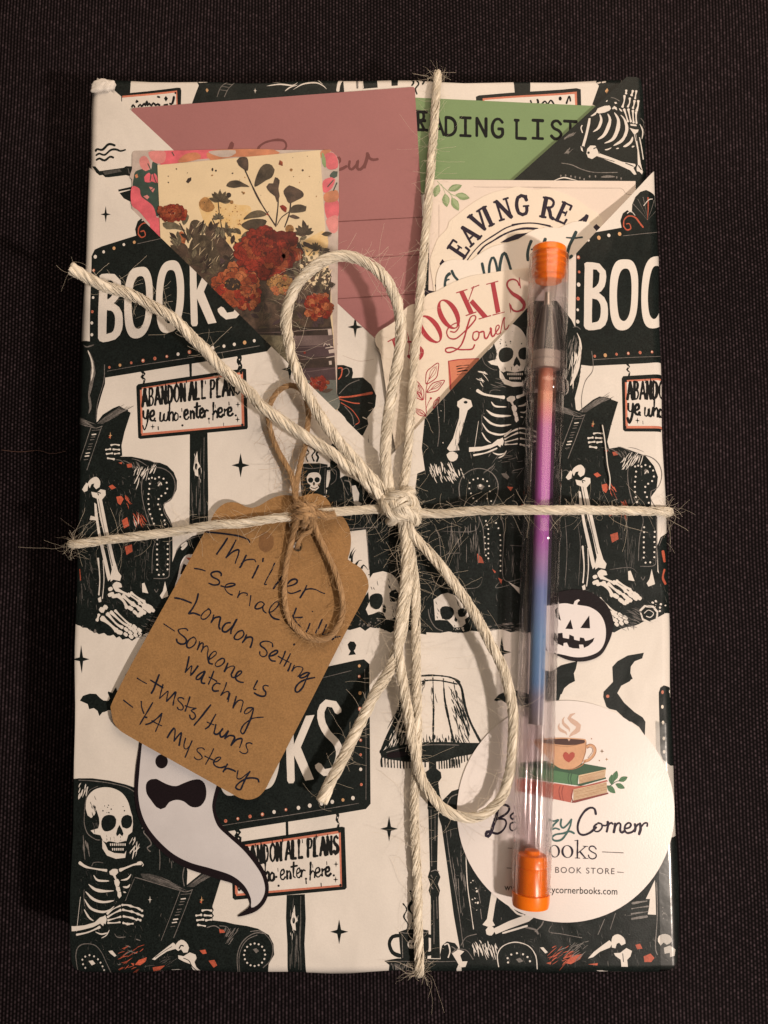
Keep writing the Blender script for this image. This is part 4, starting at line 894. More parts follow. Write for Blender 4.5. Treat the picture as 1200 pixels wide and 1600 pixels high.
U.fill(LF('80 900 110 900 150 944 240 932 380 912 400 898 470 900 470 980 430 990 400 982 240 1002 205 1002 180 980 150 985 120 960'), 'ink', 1); U.fill(LF('180 950 340 925 360 950 200 980'), 'ink_mid', 2); U.line(LF('420 920 432 970'), .9, 'ink_light', 3)
U.fill(LF('328 1118 470 1086 470 1110 330 1136'), 'ink', 1); U.fill(LF('340 1150 470 1114 480 1250 380 1200'), 'ink', 1)
U.star(555, 511, 12, 17)
U.fill(T5('515 672 555 672 600 688 606 716 600 744 660 740 706 780 734 840 728 900 700 940 684 962 690 1000 660 1060 640 1060 590 1016 560 960 520 920 470 850'), 'ink', 1)
for a, c, wd in (('530 850 600 845 710 826', 'coral_ink', 3.2), ('530 860 600 880 640 884', 'coral_ink', 1.6), ('540 880 600 920 640 980 620 1000', 'coral_ink', 1.4), ('530 830 580 780 640 754', 'ink_light', 1.2), ('524 690 545 690 540 730 526 750', 'coral_ink', 2), ('540 700 574 690 584 716 566 736', 'ink_light', 1.2), ('560 900 600 950 610 1000', 'ink_light', 1), ('660 960 680 970', 'paper', 1.6), ('690 880 712 884', 'ink_light', 1)): U.line(T5(a), wd, c, 3)
U.fill(T5('585 1000 650 1060 730 1140 800 1200 820 1320 760 1260 600 1260'), 'ink', 1); U.line(T5('610 1040 624 1160'), 1, 'ink_light', 3); U.line(T5('690 1080 700 1200'), 1, 'ink_light', 3)
U.line(T5('550 620 640 650 720 640'), .8, 'card_line', 2); U.line(T5('700 1240 690 1060'), .8, 'card_line', 2)
R = upr
R.fill([(1030, 100), (985, 105), (640, 420), (640, 700), (760, 560), (1030, 330)], 'ink', 1)
for a, wd in (('456 470 476 540 440 640 372 690', 4.6), ('556 464 586 540 550 660 500 740 430 784', 5), ('640 450 690 540 680 660 620 780 516 832', 5.2), ('720 480 770 540 796 660 740 790 628 862', 4.6), ('870 750 850 810 790 860 750 874', 4.2), ('520 914 560 908 604 886', 2.6), ('660 900 700 892', 2.4), ('856 880 892 866', 2.4), ('700 400 740 440', 2.2), ('535 320 556 300', 2)): R.line(RF(a), wd, 'paper', 3, taper=2)
R.fill(RF('340 494 410 440 430 400 470 384 520 368 580 364 600 400 580 424 520 450 450 462 420 450 404 476 360 496'), 'paper', 3)
R.fill(RF('612 400 640 370 670 390 676 424 640 404 620 412'), 'paper', 3); R.fill(RF('640 324 664 322 676 340 650 346'), 'paper', 3)
R.line(RF('600 268 650 280 706 312'), 1, 'ink_light', 3)
R.fill(RF('318 520 342 518 336 590 296 760 270 850 262 880 232 868 240 840 280 700'), 'paper', 3); R.fill(RF('216 870 236 876 250 940 224 920'), 'paper', 3); R.line(RF('240 700 222 640 236 610'), 1.6, 'paper', 3); R.line(RF('232 880 250 872 256 890'), 2, 'ink', 4)
R.fill(RF('300 900 340 860 400 862 436 910 460 960 600 1010 740 1064 900 1090 910 1110 880 1140 920 1220 890 1226 840 1170 700 1106 560 1050 420 990 360 1030 310 1010 290 960'), 'paper', 3)
for a in ('380 900 420 890 450 960',): R.line(RF(a), 1.6, 'ink', 4)
R.dot(*RF('316 950')[0], 2, 'ink', 4); R.line(RF('780 1080 880 1120'), 1.2, 'ink', 4); R.line(RF('430 1000 640 1060'), 1, 'ink_mid', 4)
R.fill(RF('830 640 900 660 944 660 936 690 910 710 940 880 972 1080 990 1150 1000 1190 990 1220 960 1190 924 1180 920 1140 936 1100 930 920 886 720'), 'paper', 3); R.line(RF('944 1110 980 1160'), 1.6, 'ink', 4); R.line(RF('900 720 920 800'), 1.2, 'ink_mid', 4)
R.line(RF('956 760 980 880 1004 1030'), 1.8, 'paper', 3); R.line(RF('960 590 996 680 986 780'), 1.8, 'paper', 3, taper=2); R.line(RF('990 620 1030 730'), 1, 'ink_light', 3)
R.fill(RF('840 590 916 600 920 620 846 612'), 'paper', 3)
for a in ('764 414 784 470 810 560', '818 414 830 480 848 560', '874 430 876 500 882 574', '914 450 914 520 918 580', '770 250 766 310 744 380', '836 280 834 330 812 380', '896 310 890 350 876 396', '944 310 940 370 922 426', '792 186 790 220', '876 190 860 240', '920 190 904 280'): R.line(RF(a), 3.2, 'paper', 3, taper=3)
R.hatch(RF('960 500 1020 540 1030 580 1000 580'), 5, 55, 9, 1, 'ink_light', 3)
R.line(RF('-20 1080 100 1100 240 1160 400 1196 680 1196'), 1.2, 'ink_light', 3)
for x, y in RF('30 1236 96 1246 150 1256 208 1266 262 1282 404 1246 670 1258 726 1272 330 1246 -30 1240'): R.dot(x, y, 1.2, 'ink_light', 3, 2)
R.line(RF('470 1254 560 1248 650 1250'), 3, 'ink_light', 3, taper=2); R.line(RF('-120 1300 0 1262 100 1280 180 1300'), 1.6, 'paper', 3, taper=2)
R.hatch(RF('0 760 100 740 90 830 20 830'), 9, -30, 12, 1.2, 'ink_light', 3); R.hatch(RF('0 930 100 920 90 980 0 980'), 8, -50, 9, 1.1, 'ink_light', 3)
for s_ in (upl, upr): pass

# ------------------------------------------------------------------ cards tucked behind the flaps
def rounded(pts, r, n=5):
    out = []
    for i in range(len(pts)):
        a, b, c = pts[i-1], pts[i], pts[(i+1) % len(pts)]; da, dc = math.dist(a, b), math.dist(b, c); q = min(r, da/2, dc/2)
        p0 = (b[0]+(a[0]-b[0])*q/da, b[1]+(a[1]-b[1])*q/da); p1 = (b[0]+(c[0]-b[0])*q/dc, b[1]+(c[1]-b[1])*q/dc)
        for k in range(n+1):
            t = k/n; out.append(((1-t)**2*p0[0]+2*t*(1-t)*b[0]+t*t*p1[0], (1-t)**2*p0[1]+2*t*(1-t)*b[1]+t*t*p1[1]))
    return out
green = card('reading_list_card', T+.00030, [(560,147),(649,152.5),(952,166.5),(946,300),(560,303)], 'green_card')
MON = {'E': ['.1 0 .1 1', '.1 1 .62 1', '.1 .52 .52 .52', '.1 0 .64 0'], 'A': ['0 0 .36 1 .72 0', '.14 .34 .58 .34'], 'D': ['.08 0 .08 1', '.08 1 .4 .96 .62 .72 .62 .28 .4 .04 .08 0'], 'I': ['.36 0 .36 1', '.06 1 .66 1', '.06 0 .66 0'],
       'N': ['.08 0 .08 1', '.08 1 .62 0', '.62 0 .62 1'], 'G': ['.64 .82 .46 1 .22 .96 .06 .7 .06 .3 .22 .04 .46 0 .64 .16 .64 .46', '.64 .46 .4 .46'], 'L': ['.1 1 .1 0', '.1 0 .64 0', '.0 1 .22 1'], 'S': ['.62 .82 .44 1 .2 .96 .1 .78 .22 .58 .5 .46 .64 .26 .5 .04 .24 0 .06 .16'], 'T': ['.36 0 .36 1', '0 1 .72 1'], 'R': ['.1 0 .1 1', '.1 1 .5 1 .6 .76 .5 .54 .1 .52', '.36 .52 .64 0']}
for c, x, y in (('R', 18, 349), ('E', 30, 350), ('A', 98, 372), ('D', 156, 375), ('I', 222, 376), ('N', 294, 378), ('G', 366, 382), ('L', 470, 388), ('I', 545, 388), ('S', 628, 390), ('T', 690, 392)):
    for st in MON[c]:
        v = [float(q) for q in st.split()]; pts = [(640+.35*(x+v[i]*76), 80+.35*(y-(1-.0)*v[i+1]*80+v[i]*4)) for i in range(0, len(v), 2)]
        sharp = c in 'EAINLT'; green.line(pts, 4.6, 'type_black', 2, smooth=not sharp, rough=.06)
g_ob = green.build('reading_list_card'); tag(g_ob, 'green card headed READING LIST in black capitals, behind the upper right flap', 'card')
pink = card('review_card', T+.00075, rounded([(205,169),(648,135.5),(668,470),(664,560),(230,560)], 4), 'rose_card')
pink.line(RV('150 240 190 200 215 160 232 124 240 132 226 170 216 220'), 4, 'rose_ink', 2); pink.line(RV('384 180 392 150 430 122 490 108 536 112 552 134 546 160 500 190'), 4.4, 'rose_ink', 2, rough=.15)
for a in ('846 250 866 232 862 212 846 224 842 262 856 280 880 276 905 262', '924 232 920 268 936 280 962 256 972 230 968 272 986 280 1010 256 1024 216 1030 190 1040 214 1062 224 1088 220'): pink.line(RV(a), 3.6, 'rose_ink', 2, rough=.15)
pink.line(RV('1012 270 1026 220 1028 186'), 4.4, 'rose_ink', 2)
for a in ((525, 346.5, 664, 339), (525, 405.5, 668, 397.5), (525, 467, 668, 458)): pink.line([a[:2], a[2:]], 1.3, 'rose_line', 2)
p_ob = pink.build('review_card'); tag(p_ob, 'dusty rose card with a scripted heading ending in ew and ruled lines', 'card')
ZC = T+.0014
coral = card('patterned_card', ZC, rounded([(206.5,239),(210,235.5),(530,234),(528,400),(526,660),(300,660),(206,340)], 26), 'cc_grey')
FLf = FL
for pts, m_, lv in (('20 150 40 90 90 55 150 60 160 190 20 200', 'cc_grey', 1), ('60 95 86 78 108 100 116 140 92 158 66 136', 'cc_rose', 2), ('106 60 150 52 196 60 190 110 150 118 120 96', 'cc_rose', 2), ('180 55 300 50 480 48 482 80 420 92 330 100 260 116 170 126 176 100 194 90', 'cc_pink', 1),
        ('440 50 760 46 760 80 560 84 430 100', 'cc_orange', 2), ('260 108 300 70 360 62 380 90 300 112', 'cc_orange', 3), ('420 56 560 50 540 80 480 84', 'cc_grey', 3), ('40 160 80 146 120 150 128 110 160 140 164 380 110 360 60 300 26 250 30 190', 'cc_green', 1),
        ('84 190 110 166 128 196 118 216 88 214', 'cc_pink', 3), ('100 200 140 170 160 220 130 214', 'cc_pink', 3), ('20 240 60 250 70 290 130 340 150 400 168 400 168 470 120 440 60 370 18 330', 'cc_pink', 2), ('80 290 100 282 112 294 100 306', 'cc_rose', 4), ('36 180 48 172 54 190 42 196', 'cc_orange', 4), ('110 240 140 250 130 270', 'cc_rose', 3), ('120 420 165 430 170 500 120 460', 'cc_pink', 3),
        ('1020 80 1060 60 1090 90 1092 140 1050 150 1030 130', 'cc_pink', 2), ('1050 180 1070 158 1092 160 1090 186 1056 198', 'cc_green', 2), ('1016 210 1060 190 1080 200 1060 250 1020 270', 'cc_pink', 2), ('1020 280 1060 260 1092 260 1092 310 1030 320', 'cc_orange', 2), ('1026 320 1092 310 1092 400 1040 410', 'cc_pink', 1), ('1034 410 1090 390 1090 470 1060 480 1040 450', 'cc_rose', 2), ('1010 60 1028 90 1030 140 1012 120', 'leaf_green', 2), ('1000 90 1060 50 1010 50', 'cc_orange', 2)):
    coral.fill(FLf(pts), m_, lv, smooth=True)
for a in ('104 120 120 160 116 210', '130 160 140 200 160 240', '90 280 130 250 150 230', '230 60 240 78', '1040 240 1070 205', '1070 260 1088 220'): coral.line(FLf(a), 1.6, 'cc_green', 5)
coral.speck(FLf('1040 520 1090 520 1085 1250 1060 1250'), 10, 2, 'cc_grey', 2)
c_ob = coral.build('patterned_card'); tag(c_ob, 'coral pink card with painted floral print, mostly covered by the flower bookmark', 'card')

# ------------------------------------------------------------------ flower bookmark
bm = card('bookmark', T+.0017, [(246,258),(500,234.5),(509,371),(518,470),(527.5,640),(500,660),(300,660),(256,500)], 'bm_cream', th=.0004)
def bmf(a, m_, lv=2, smooth=True): bm.fill(FL(a), m_, lv, smooth=smooth)
def leaf(s, x, y, l, wd, ang, m_, lv, vein=None, edge=None):
    c, sn = math.cos(math.radians(ang)), math.sin(math.radians(ang)); q = []
    for t, h in ((0, 0), (.15, .5), (.4, 1), (.65, .9), (.85, .5), (1, 0), (.85, -.45), (.65, -.85), (.4, -1), (.15, -.55)):
        u, v = t*l, h*wd/2; q.append((x+u*c-v*sn, y+u*sn+v*c))
    s.fill(q, m_, lv)
    if edge: s.line(q[1:6], .5, edge, lv+.05)
    if vein: s.line([(x, y), (x+l*.9*c, y+l*.9*sn)], .5, vein, lv+1)
def flower(s, x, y, r, cols, core, n=16, rings=5, lv=4, flat=.8, seed=1):
    rnd = random.Random(seed)
    for k in range(rings):
        rr = r*(1-.17*k); m_ = n-2*k
        for i in range(m_):
            a = 360*i/m_+rnd.uniform(-9, 9)+k*13; l = rr*rnd.uniform(.75, 1.08)
            px, py = x+math.cos(math.radians(a))*l*.45, y+math.sin(math.radians(a))*l*.45*flat
            c, sn = math.cos(math.radians(a)), math.sin(math.radians(a))*flat; wd = rr*rnd.uniform(.42, .62); q = []
            for t, h in ((-.2, .3), (.2, .75), (.6, 1), (.92, .75), (1.06, .35), (.97, .05), (1.05, -.3), (.9, -.8), (.55, -1), (.2, -.7), (-.2, -.3)):
                u, v = l*(.45+t*.55)-l*.45, h*wd/2*rnd.uniform(.85, 1.15); q.append((px+u*c-v*sn, py+u*sn+v*c))
            s.fill(q, cols[rnd.randrange(len(cols))], lv+k*.35)
            s.line(q[2:9], .75 if r > 30 else .5, core, lv+k*.35+.1, rough=.3)
            s.line([(px+l*.15*c, py+l*.15*sn), (px+l*.48*c, py+l*.48*sn)], rnd.uniform(.4, .9), core, lv+k*.35+.17, taper=1)
    s.fill(ell(x, y, r*.16, r*.14, 0, 9), cols[0], lv+rings*.35+.1)
    for i in range(10): s.fill(ell(x+rnd.gauss(0, r*.1), y+rnd.gauss(0, r*.08), rnd.uniform(.8, 2.2), rnd.uniform(.8, 1.8), 0, 7), core, lv+rings*.35+.2)
bm.fill(FL('380 320 420 290 560 330 640 350 620 480 560 540 440 500 370 350'), 'bm_yellow', 1, smooth=True); bm.fill(FL('370 320 400 292 430 310 452 350 420 372 380 356'), 'bm_gold', 1.4, smooth=True)
bm.fill(FL('900 540 1010 470 1034 480 1036 560 940 600'), 'bm_yellow', 1, smooth=True)
# dark ground of leaves and the stacked books at the foot
bm.fill(FL('230 560 330 560 440 600 560 580 700 540 820 540 900 620 1000 640 1056 700 1060 900 1070 980 1000 1000 680 1000 400 760 250 590'), 'bm_brown', 1.5, rough=3)
for i in range(260):
    x, y = random.uniform(200, 1050), random.uniform(470, 990)
    if y < 545+abs(x-640)*.06 and random.random() > .35: continue
    leaf(bm, *FL(f'{x} {y}')[0], random.uniform(10, 24), random.uniform(5, 11), random.uniform(0, 360), random.choice(['bm_brown', 'bm_dark', 'bm_olive_dark', 'bm_olive', 'bm_olive_dark', 'bm_sage' if y < 600 else 'bm_brown', 'bm_plum']), 1.9+random.random()*.6, 'bm_dark', random.choice(['bm_dark', 'bm_dark', 'bm_sage']))
for a, m_ in (('330 420 360 412 390 440 380 480 350 520 330 500 320 460', 'bm_olive_dark'), ('390 430 420 450 480 490 540 560 550 590 500 600 430 540 400 480', 'bm_brown'), ('180 430 240 424 300 470 250 460 200 460', 'bm_sage'), ('590 440 640 410 700 408 724 420 700 450 640 470', 'bm_olive_dark'), ('600 410 640 372 690 362 724 384 690 398 640 404', 'bm_olive'), ('590 500 620 470 660 480 640 520 600 530', 'bm_olive'), ('280 410 300 380 318 390 310 420 290 440', 'bm_sage'),
              ('330 520 380 490 440 510 470 580 480 640 440 680 380 660 320 600', 'bm_olive_dark'), ('220 520 300 540 310 580 260 560', 'bm_brown')): bmf(a, m_, 2.6)
for a, wd in (('600 130 640 220 690 320 770 445', 2.4), ('780 260 782 330 770 440', 1.8), ('850 300 840 380 816 450', 1.8), ('840 370 800 400 776 440', 1.2), ('270 430 300 490 314 530', 1.8), ('440 410 470 470 500 520', 1.6), ('480 400 490 460 510 510', 1.6), ('540 460 520 500', 1.1), ('900 520 870 560', 1.4), ('980 550 940 600', 1.2), ('470 320 478 400', 1.4)): bm.line(FL(a), wd, 'bm_dark', 3.2)
for a, m_ in (('565 105 580 88 620 88 628 130 622 158 604 150 576 128', 'bm_brown'), ('660 240 664 200 690 140 720 120 750 128 764 150 750 190 720 206 690 226', 'bm_olive_dark'), ('512 236 530 212 570 206 600 220 634 240 590 240 550 246', 'bm_olive_dark'), ('720 240 734 222 756 222 766 190 790 206 784 250 790 290 776 320 766 290 740 270', 'bm_brown'), ('810 262 840 232 860 238 908 264 914 290 880 310 840 326 824 300', 'bm_brown'), ('836 370 860 338 900 332 930 346 926 366 890 374 850 376', 'bm_olive_dark'), ('836 392 860 384 896 402 870 408', 'bm_brown')): bmf(a, m_, 3.4)
bmf('790 340 806 334 828 350 824 374 800 358', 'bm_red', 3.8); bmf('716 382 730 378 736 392', 'bm_red', 3.8)
for cx, cy, r, m_ in ((480, 310, 62, 'bm_olive'), (915, 480, 56, 'bm_olive_dark'), (975, 555, 36, 'bm_olive'), (470, 400, 34, 'bm_sage'), (545, 470, 26, 'bm_sage')):
    for i in range(7): leaf(bm, *FL(f'{cx} {cy+8}')[0], r*.3, r*.12, -170+i*27+random.uniform(-8, 8), m_, 3.5+i*.05, 'bm_dark')
for x, y, r in ((525, 283, 4), (540, 320, 3), (842, 460, 7)): bm.dot(*FL(f'{x} {y}')[0], r, 'bm_dark' if r == 4 else 'bm_gold', 3.6)
for i in range(70):
    x, y = random.uniform(230, 660), random.uniform(420, 720)
    if y < 430+abs(x-430)*.35 or y > 300+(x-150)*1.05+160: continue
    leaf(bm, *FL(f'{x} {y}')[0], random.uniform(10, 22), random.uniform(4, 9), random.uniform(-160, -20), random.choice(['bm_olive', 'bm_brown', 'bm_olive_dark', 'bm_sage', 'bm_dark', 'bm_olive']), 3.0+random.random()*.35, 'bm_dark', random.choice(['bm_dark', 'bm_sage']))
bm.hatch(FL('330 440 520 520 600 640 420 700 320 560'), 26, -60, 12, .7, 'bm_cream', 3.45, 30)
flower(bm, *FL('232 376')[0], 23, ['bm_rust', 'bm_red', 'bm_rust'], 'bm_red_dark', 20, 3, 4, .62, 5)
flower(bm, *FL('730 575')[0], 50, ['bm_red', 'bm_red', 'bm_red', 'bm_red_dark', 'bm_rust'], 'bm_red_dark', 21, 6, 4.6, .78, 2)
flower(bm, *FL('690 660')[0], 40, ['bm_red', 'bm_red_dark', 'bm_red'], 'bm_red_dark', 14, 3, 4, .6, 12)
flower(bm, *FL('555 750')[0], 42, ['bm_rust', 'bm_rust_light', 'bm_rust', 'bm_red'], 'bm_dark', 12, 3, 4.9, .85, 3); bm.fill(ell(*FL('545 748')[0], 13, 10, 0, 12), 'bm_dark', 6.8); bm.speck(FL('500 720 590 720 590 780 500 780'), 26, .8, 'bm_gold', 7)
flower(bm, *FL('620 830')[0], 24, ['bm_rust', 'bm_rust_light', 'bm_red'], 'bm_red_dark', 10, 3, 5.2, .8, 9)
flower(bm, *FL('790 752')[0], 22, ['bm_gold', 'bm_rust_light', 'bm_gold'], 'bm_brown', 13, 3, 4.6, .8, 4)
flower(bm, *FL('990 860')[0], 24, ['bm_rust', 'bm_rust_light', 'bm_rust', 'bm_red'], 'bm_red_dark', 13, 4, 4.6, .95, 6)
bm.speck(FL('840 580 1030 560 1040 720 860 700'), 60, 2.2, 'bm_sage', 3); bm.speck(FL('900 640 1050 650 1050 760 940 760'), 60, 1.8, 'bm_cream', 3.2); bm.hatch(FL('900 640 1050 600 1050 780 900 780'), 36, -50, 10, .9, 'bm_cream', 3.4, 40)
bm.speck(FL('430 330 600 330 600 460 430 440'), 34, 1.2, 'bm_gold', 1.8); bm.speck(FL('180 140 990 70 1020 430 180 330'), 34, .8, 'bm_dark', 1.8); bm.speck(FL('400 160 990 80 1010 300 500 330'), 16, 1.3, 'bm_gold', 1.8)
bmf('302 214 312 196 330 190 330 206 314 222', 'bm_dark', 2); bmf('784 124 790 100 806 110 806 132', 'bm_rust', 2); bm.dot(*FL('910 154')[0], 1.8, 'bm_brown', 2); bm.dot(*FL('440 150')[0], 1.6, 'bm_dark', 2, 2.6); bm.dot(*FL('458 156')[0], 1.6, 'bm_dark', 2); bm.dot(*FL('850 152')[0], 2.4, 'bm_gold', 2)
bmf('260 490 280 470 300 500 294 540 270 524', 'bm_rust_light', 2.4)
# books
for a, m_ in (('400 985 1062 968 1066 1014 420 1040', 'bm_dark'), ('600 1022 1068 1012 1070 1066 640 1090', 'bm_mauve'), ('600 1080 1070 1062 1078 1124 660 1142', 'bm_plum'), ('700 1140 1076 1120 1080 1180 740 1200', 'bm_dark'), ('700 1196 1080 1178 1084 1252 780 1252', 'bm_plum'), ('800 1250 1084 1246 1090 1380 900 1400', 'bm_slate'), ('640 1010 830 1016 840 1150 700 1120', 'bm_sage')): bm.fill(FL(a), m_, 6)
for a in ('640 1002 860 994 1060 978', '880 1080 1020 1070', '900 1140 1030 1128', '900 1208 1080 1184', '880 1024 1066 1014'): bm.line(FL(a), 1, 'bm_mauve', 7)
for a in ('1040 982 1060 980 1062 1012 1044 1014', '1036 1060 1052 1058 1054 1076 1068 1072', '1044 1090 1076 1084 1078 1104 1048 1108', '1046 1148 1060 1146 1062 1166 1048 1168'): bm.fill(FL(a), 'cc_grey', 7)
for a in ('1020 1070 1026 1056 1040 1066', '1030 1080 1080 1074', '1034 1130 1078 1122'): bm.line(FL(a), 1.4, 'cc_grey', 7.4)
bm.dot(*FL('920 1104')[0], 2, 'bm_red', 7)
flower(bm, *FL('996 1262')[0], 15, ['bm_rust', 'bm_red', 'bm_red'], 'bm_red_dark', 10, 3, 7, .85, 8); leaf(bm, *FL('1010 1310')[0], 18, 6, -15, 'bm_brown', 7.5)
bmf('900 1260 960 1290 1020 1330 1090 1320 1090 1400 940 1360', 'bm_slate', 6.4)
b_ob = bm.build('bookmark'); tag(b_ob, 'cream bookmark painted with rust red flowers above a stack of dark books', 'bookmark')

# ------------------------------------------------------------------ cream card with leaves
lc = card('stationery_card', T+.0015, [(672,280.5),(993,283),(996,420),(990,560),(668,560)], 'cream_card')
for a in ('480 130 600 134 1200 134',): lc.line(S1(a), .9, 'card_line', 2)
lc.line(S2('200 140 1020 144 1046 160 1060 186 1080 200 1120 204 1122 400'), .9, 'card_line', 2, smooth=False); lc.line(S1('155 300 155 580 150 900'), .9, 'card_line', 2)
lc.line(S1('140 80 200 140 270 200 320 220'), 1.1, 'leaf_pale', 2); lc.line(S1('180 110 200 160 216 200'), .7, 'leaf_pale', 2); lc.line(S1('250 180 280 230'), .8, 'leaf_pale', 2)
for x, y, l, wd, a in ((152, 110, 125, 66, 107), (240, 165, 140, 66, -20), (212, 195, 128, 72, 82), (310, 205, 138, 68, 14), (275, 232, 140, 70, 62)):
    X_, Y_ = S1(f'{x} {y}')[0]; leaf(lc, X_, Y_, l/6, wd/6, a, 'leaf_green', 3, 'leaf_pale'); leaf(lc, X_+.6, Y_+.4, l/6*.86, wd/6*.5, a-6, 'leaf_pale', 3.5)
l_ob = lc.build('stationery_card'); tag(l_ob, 'cream card with a green leaf sprig in its corner and fine border line', 'card')

# ------------------------------------------------------------------ die-cut stickers tucked on the right
SER = {'L': [('.15 0 .15 1', .17), ('0 0 .6 0', .09), ('.58 0 .6 .24', .1), ('0 1 .32 1', .09)], 'E': [('.15 0 .15 1', .17), ('0 1 .58 1', .09), ('.58 1 .58 .78', .1), ('.15 .52 .46 .52', .09), ('.46 .4 .46 .64', .07), ('0 0 .62 0', .09), ('.6 0 .63 .24', .1)],
       'A': [('.1 0 .4 1', .1), ('.4 1 .7 0', .18), ('.2 .32 .6 .32', .08), ('-.04 0 .24 0', .09), ('.55 0 .86 0', .09)], 'V': [('.08 1 .4 0', .18), ('.4 0 .7 1', .1), ('-.06 1 .24 1', .09), ('.56 1 .84 1', .09)],
       'I': [('.16 0 .16 1', .18), ('0 0 .32 0', .09), ('0 1 .32 1', .09)], 'N': [('.12 0 .12 1', .1), ('.12 1 .68 0', .18), ('.68 0 .68 1', .1), ('-.02 0 .26 0', .09), ('-.02 1 .16 1', .09), ('.54 1 .82 1', .09)],
       'G': [('.66 .74 .56 .94 .38 1 .18 .9 .08 .5 .18 .1 .38 0 .58 .06 .64 .2 .64 .42', .15), ('.46 .44 .76 .44', .08), ('.66 .98 .67 .74', .09)], 'R': [('.16 0 .16 1', .18), ('.16 1 .44 1 .62 .86 .6 .64 .42 .52 .16 .52', .11), ('.38 .52 .52 .3 .62 .06 .76 0', .16), ('0 0 .34 0', .09), ('0 1 .2 1', .09)]}
def arc_word(s, body, cx, cy, r, a0, hgt, name, step, lv=3):
    a = a0
    for c in body:
        if c == ' ': a += step*.75; continue
        t = math.radians(a); ux, uy = math.cos(t), math.sin(t); ox, oy = cx+r*uy, cy-r*ux
        for st, wd in SER[c]:
            v = [float(q) for q in st.split()]
            pts = [(ox+ux*(v[i]-.35)*hgt*.92+uy*v[i+1]*hgt, oy+uy*(v[i]-.35)*hgt*.92-ux*v[i+1]*hgt) for i in range(0, len(v), 2)]
            s.line(pts, wd*hgt*1.18, name, lv, smooth=len(pts) > 3, rough=.05)
        a += step*(.62 if c == 'I' else 1)
s1 = card('die_cut_sticker', T+.0017, catmull(S1('72 860 78 790 110 700 150 610 200 560 240 510 250 460 320 400 420 320 540 240 660 185 780 155 870 132 940 136 1030 158 1120 150')+S2('280 146 360 156 470 190 560 226 640 270 720 330 800 380 840 430 850 520 900 900 500 1200')+[(760,520),(690,520),(676,440)], 4, True), 'sticker_cream')
# centre of the arch of letters
ACX, ACY = 806, 480
arc_word(s1, 'L', *(ACX, ACY), 122, -78, 31, 'navy', 16)
for c, x, y, rot in (('E', 342, 712, -56), ('A', 432, 585, -44), ('V', 530, 458, -33), ('I', 640, 395, -25), ('N', 755, 345, -17), ('G', 928, 304, -4)):
    X_, Y_ = S1(f'{x} {y}')[0]; t = math.radians(rot); arc_word(s1, c, X_-15*math.sin(-t)*-1, Y_+15*math.cos(t), 0, rot, 30, 'navy', 0)
for c, x, y, rot in (('R', 335, 330, 11), ('E', 488, 378, 24), ('A', 640, 470, 38), ('D', 0, 0, 0)):
    if c == 'D': continue
    X_, Y_ = S2(f'{x} {y}')[0]; t = math.radians(rot); arc_word(s1, c, X_-15*math.sin(t), Y_+15*math.cos(t), 0, rot, 30, 'navy', 0)
s1.fill(S1('158 856 188 808 216 846 180 872'), 'navy', 3); s1.fill(S2('750 520 790 480 836 520 800 560 770 560'), 'navy', 3)
for a, wd in (('420 820 480 740 560 660 680 580 800 510 940 476 1060 474 1200 496', 1.8), ('520 760 580 690 660 640 760 580 860 540 960 522 1080 526', 3)): s1.line(S1(a), wd, 'navy', 3)
s1.line(S2('0 486 100 474 200 474 300 490 380 512'), 1.8, 'navy', 3); s1.fill(S1('730 656 800 610 880 576 960 566 1000 560 900 620 800 650'), 'navy', 3)
o1 = s1.build('die_cut_sticker'); tag(o1, 'cream arched sticker lettered LEAVING REA in dark serif capitals', 'sticker', 'die cut stickers in the pocket')
s2 = card('die_cut_sticker', T+.0020, catmull(S1('128 1080 134 960 170 870 230 826 320 812 400 818 460 818 520 770 640 700 760 664 860 646 920 620 980 570 1060 530 1140 516')+S2('300 510 380 512 440 516 500 490 570 462 640 454 720 470 770 520 800 600 760 900')+[(870,520),(700,540),(684,500)], 4, True), 'sticker_white')
s2.line(S1('214 1110 212 1030 228 970 256 946'), 4.6, 'teal_ink', 3); s2.line(S1('276 920 296 964 330 1004'), 4.2, 'teal_ink', 3); s2.line(S1('214 1040 224 1010 250 1000'), 2, 'teal_ink', 3)
s2.line(S1('560 850 566 880 580 950'), 4.6, 'teal_ink', 3); s2.line(S1('625 940 630 860 650 800 668 796 690 850 704 930'), 4.2, 'teal_ink', 3, rough=.05); s2.line(S1('722 930 730 850 750 770 772 752 796 800 830 910'), 4.4, 'teal_ink', 3, rough=.05)
s2.line(S2('180 640 160 690 146 760 150 820'), 5, 'teal_ink', 3, rough=.05); s2.line(S2('312 620 290 690 270 760'), 5, 'teal_ink', 3, rough=.05); s2.line(S2('180 720 290 700'), 2, 'teal_ink', 3)
s2.line(S2('600 556 570 620 540 680 520 760 530 800 560 780'), 5, 'teal_ink', 3, rough=.05); s2.line(S2('510 608 580 612 660 604'), 2.2, 'teal_ink', 3)
o2 = s2.build('die_cut_sticker'); tag(o2, 'white sticker with teal brush lettering between the LEAVING and BOOKISH stickers', 'sticker', 'die cut stickers in the pocket')
s3 = card('die_cut_sticker', T+.0023, catmull(BK('-60 800 -70 740 -40 690 40 640 110 590 150 530 200 484 260 470 300 450 340 400 420 372 500 326 580 290 680 256 800 236 960 212 1100 196 1250 190 1330 320 1300 800 1000 1500 400 1720 150 1760 70 1500 -20 900'), 4, True)[:], 'sticker_cream')
BOK = [('ring', '465 450 500 440 540 470 570 530 590 590 590 640 560 640 520 600 470 660 440 610 415 540 416 490', None)]
def oval(s, cx, cy, rx, ry, rot, ix, name, lv=3):
    s.ring(ell(cx, cy, rx, ry, rot, 32), ell(cx, cy, rx*ix, ry*.93, rot, 32), name, lv)
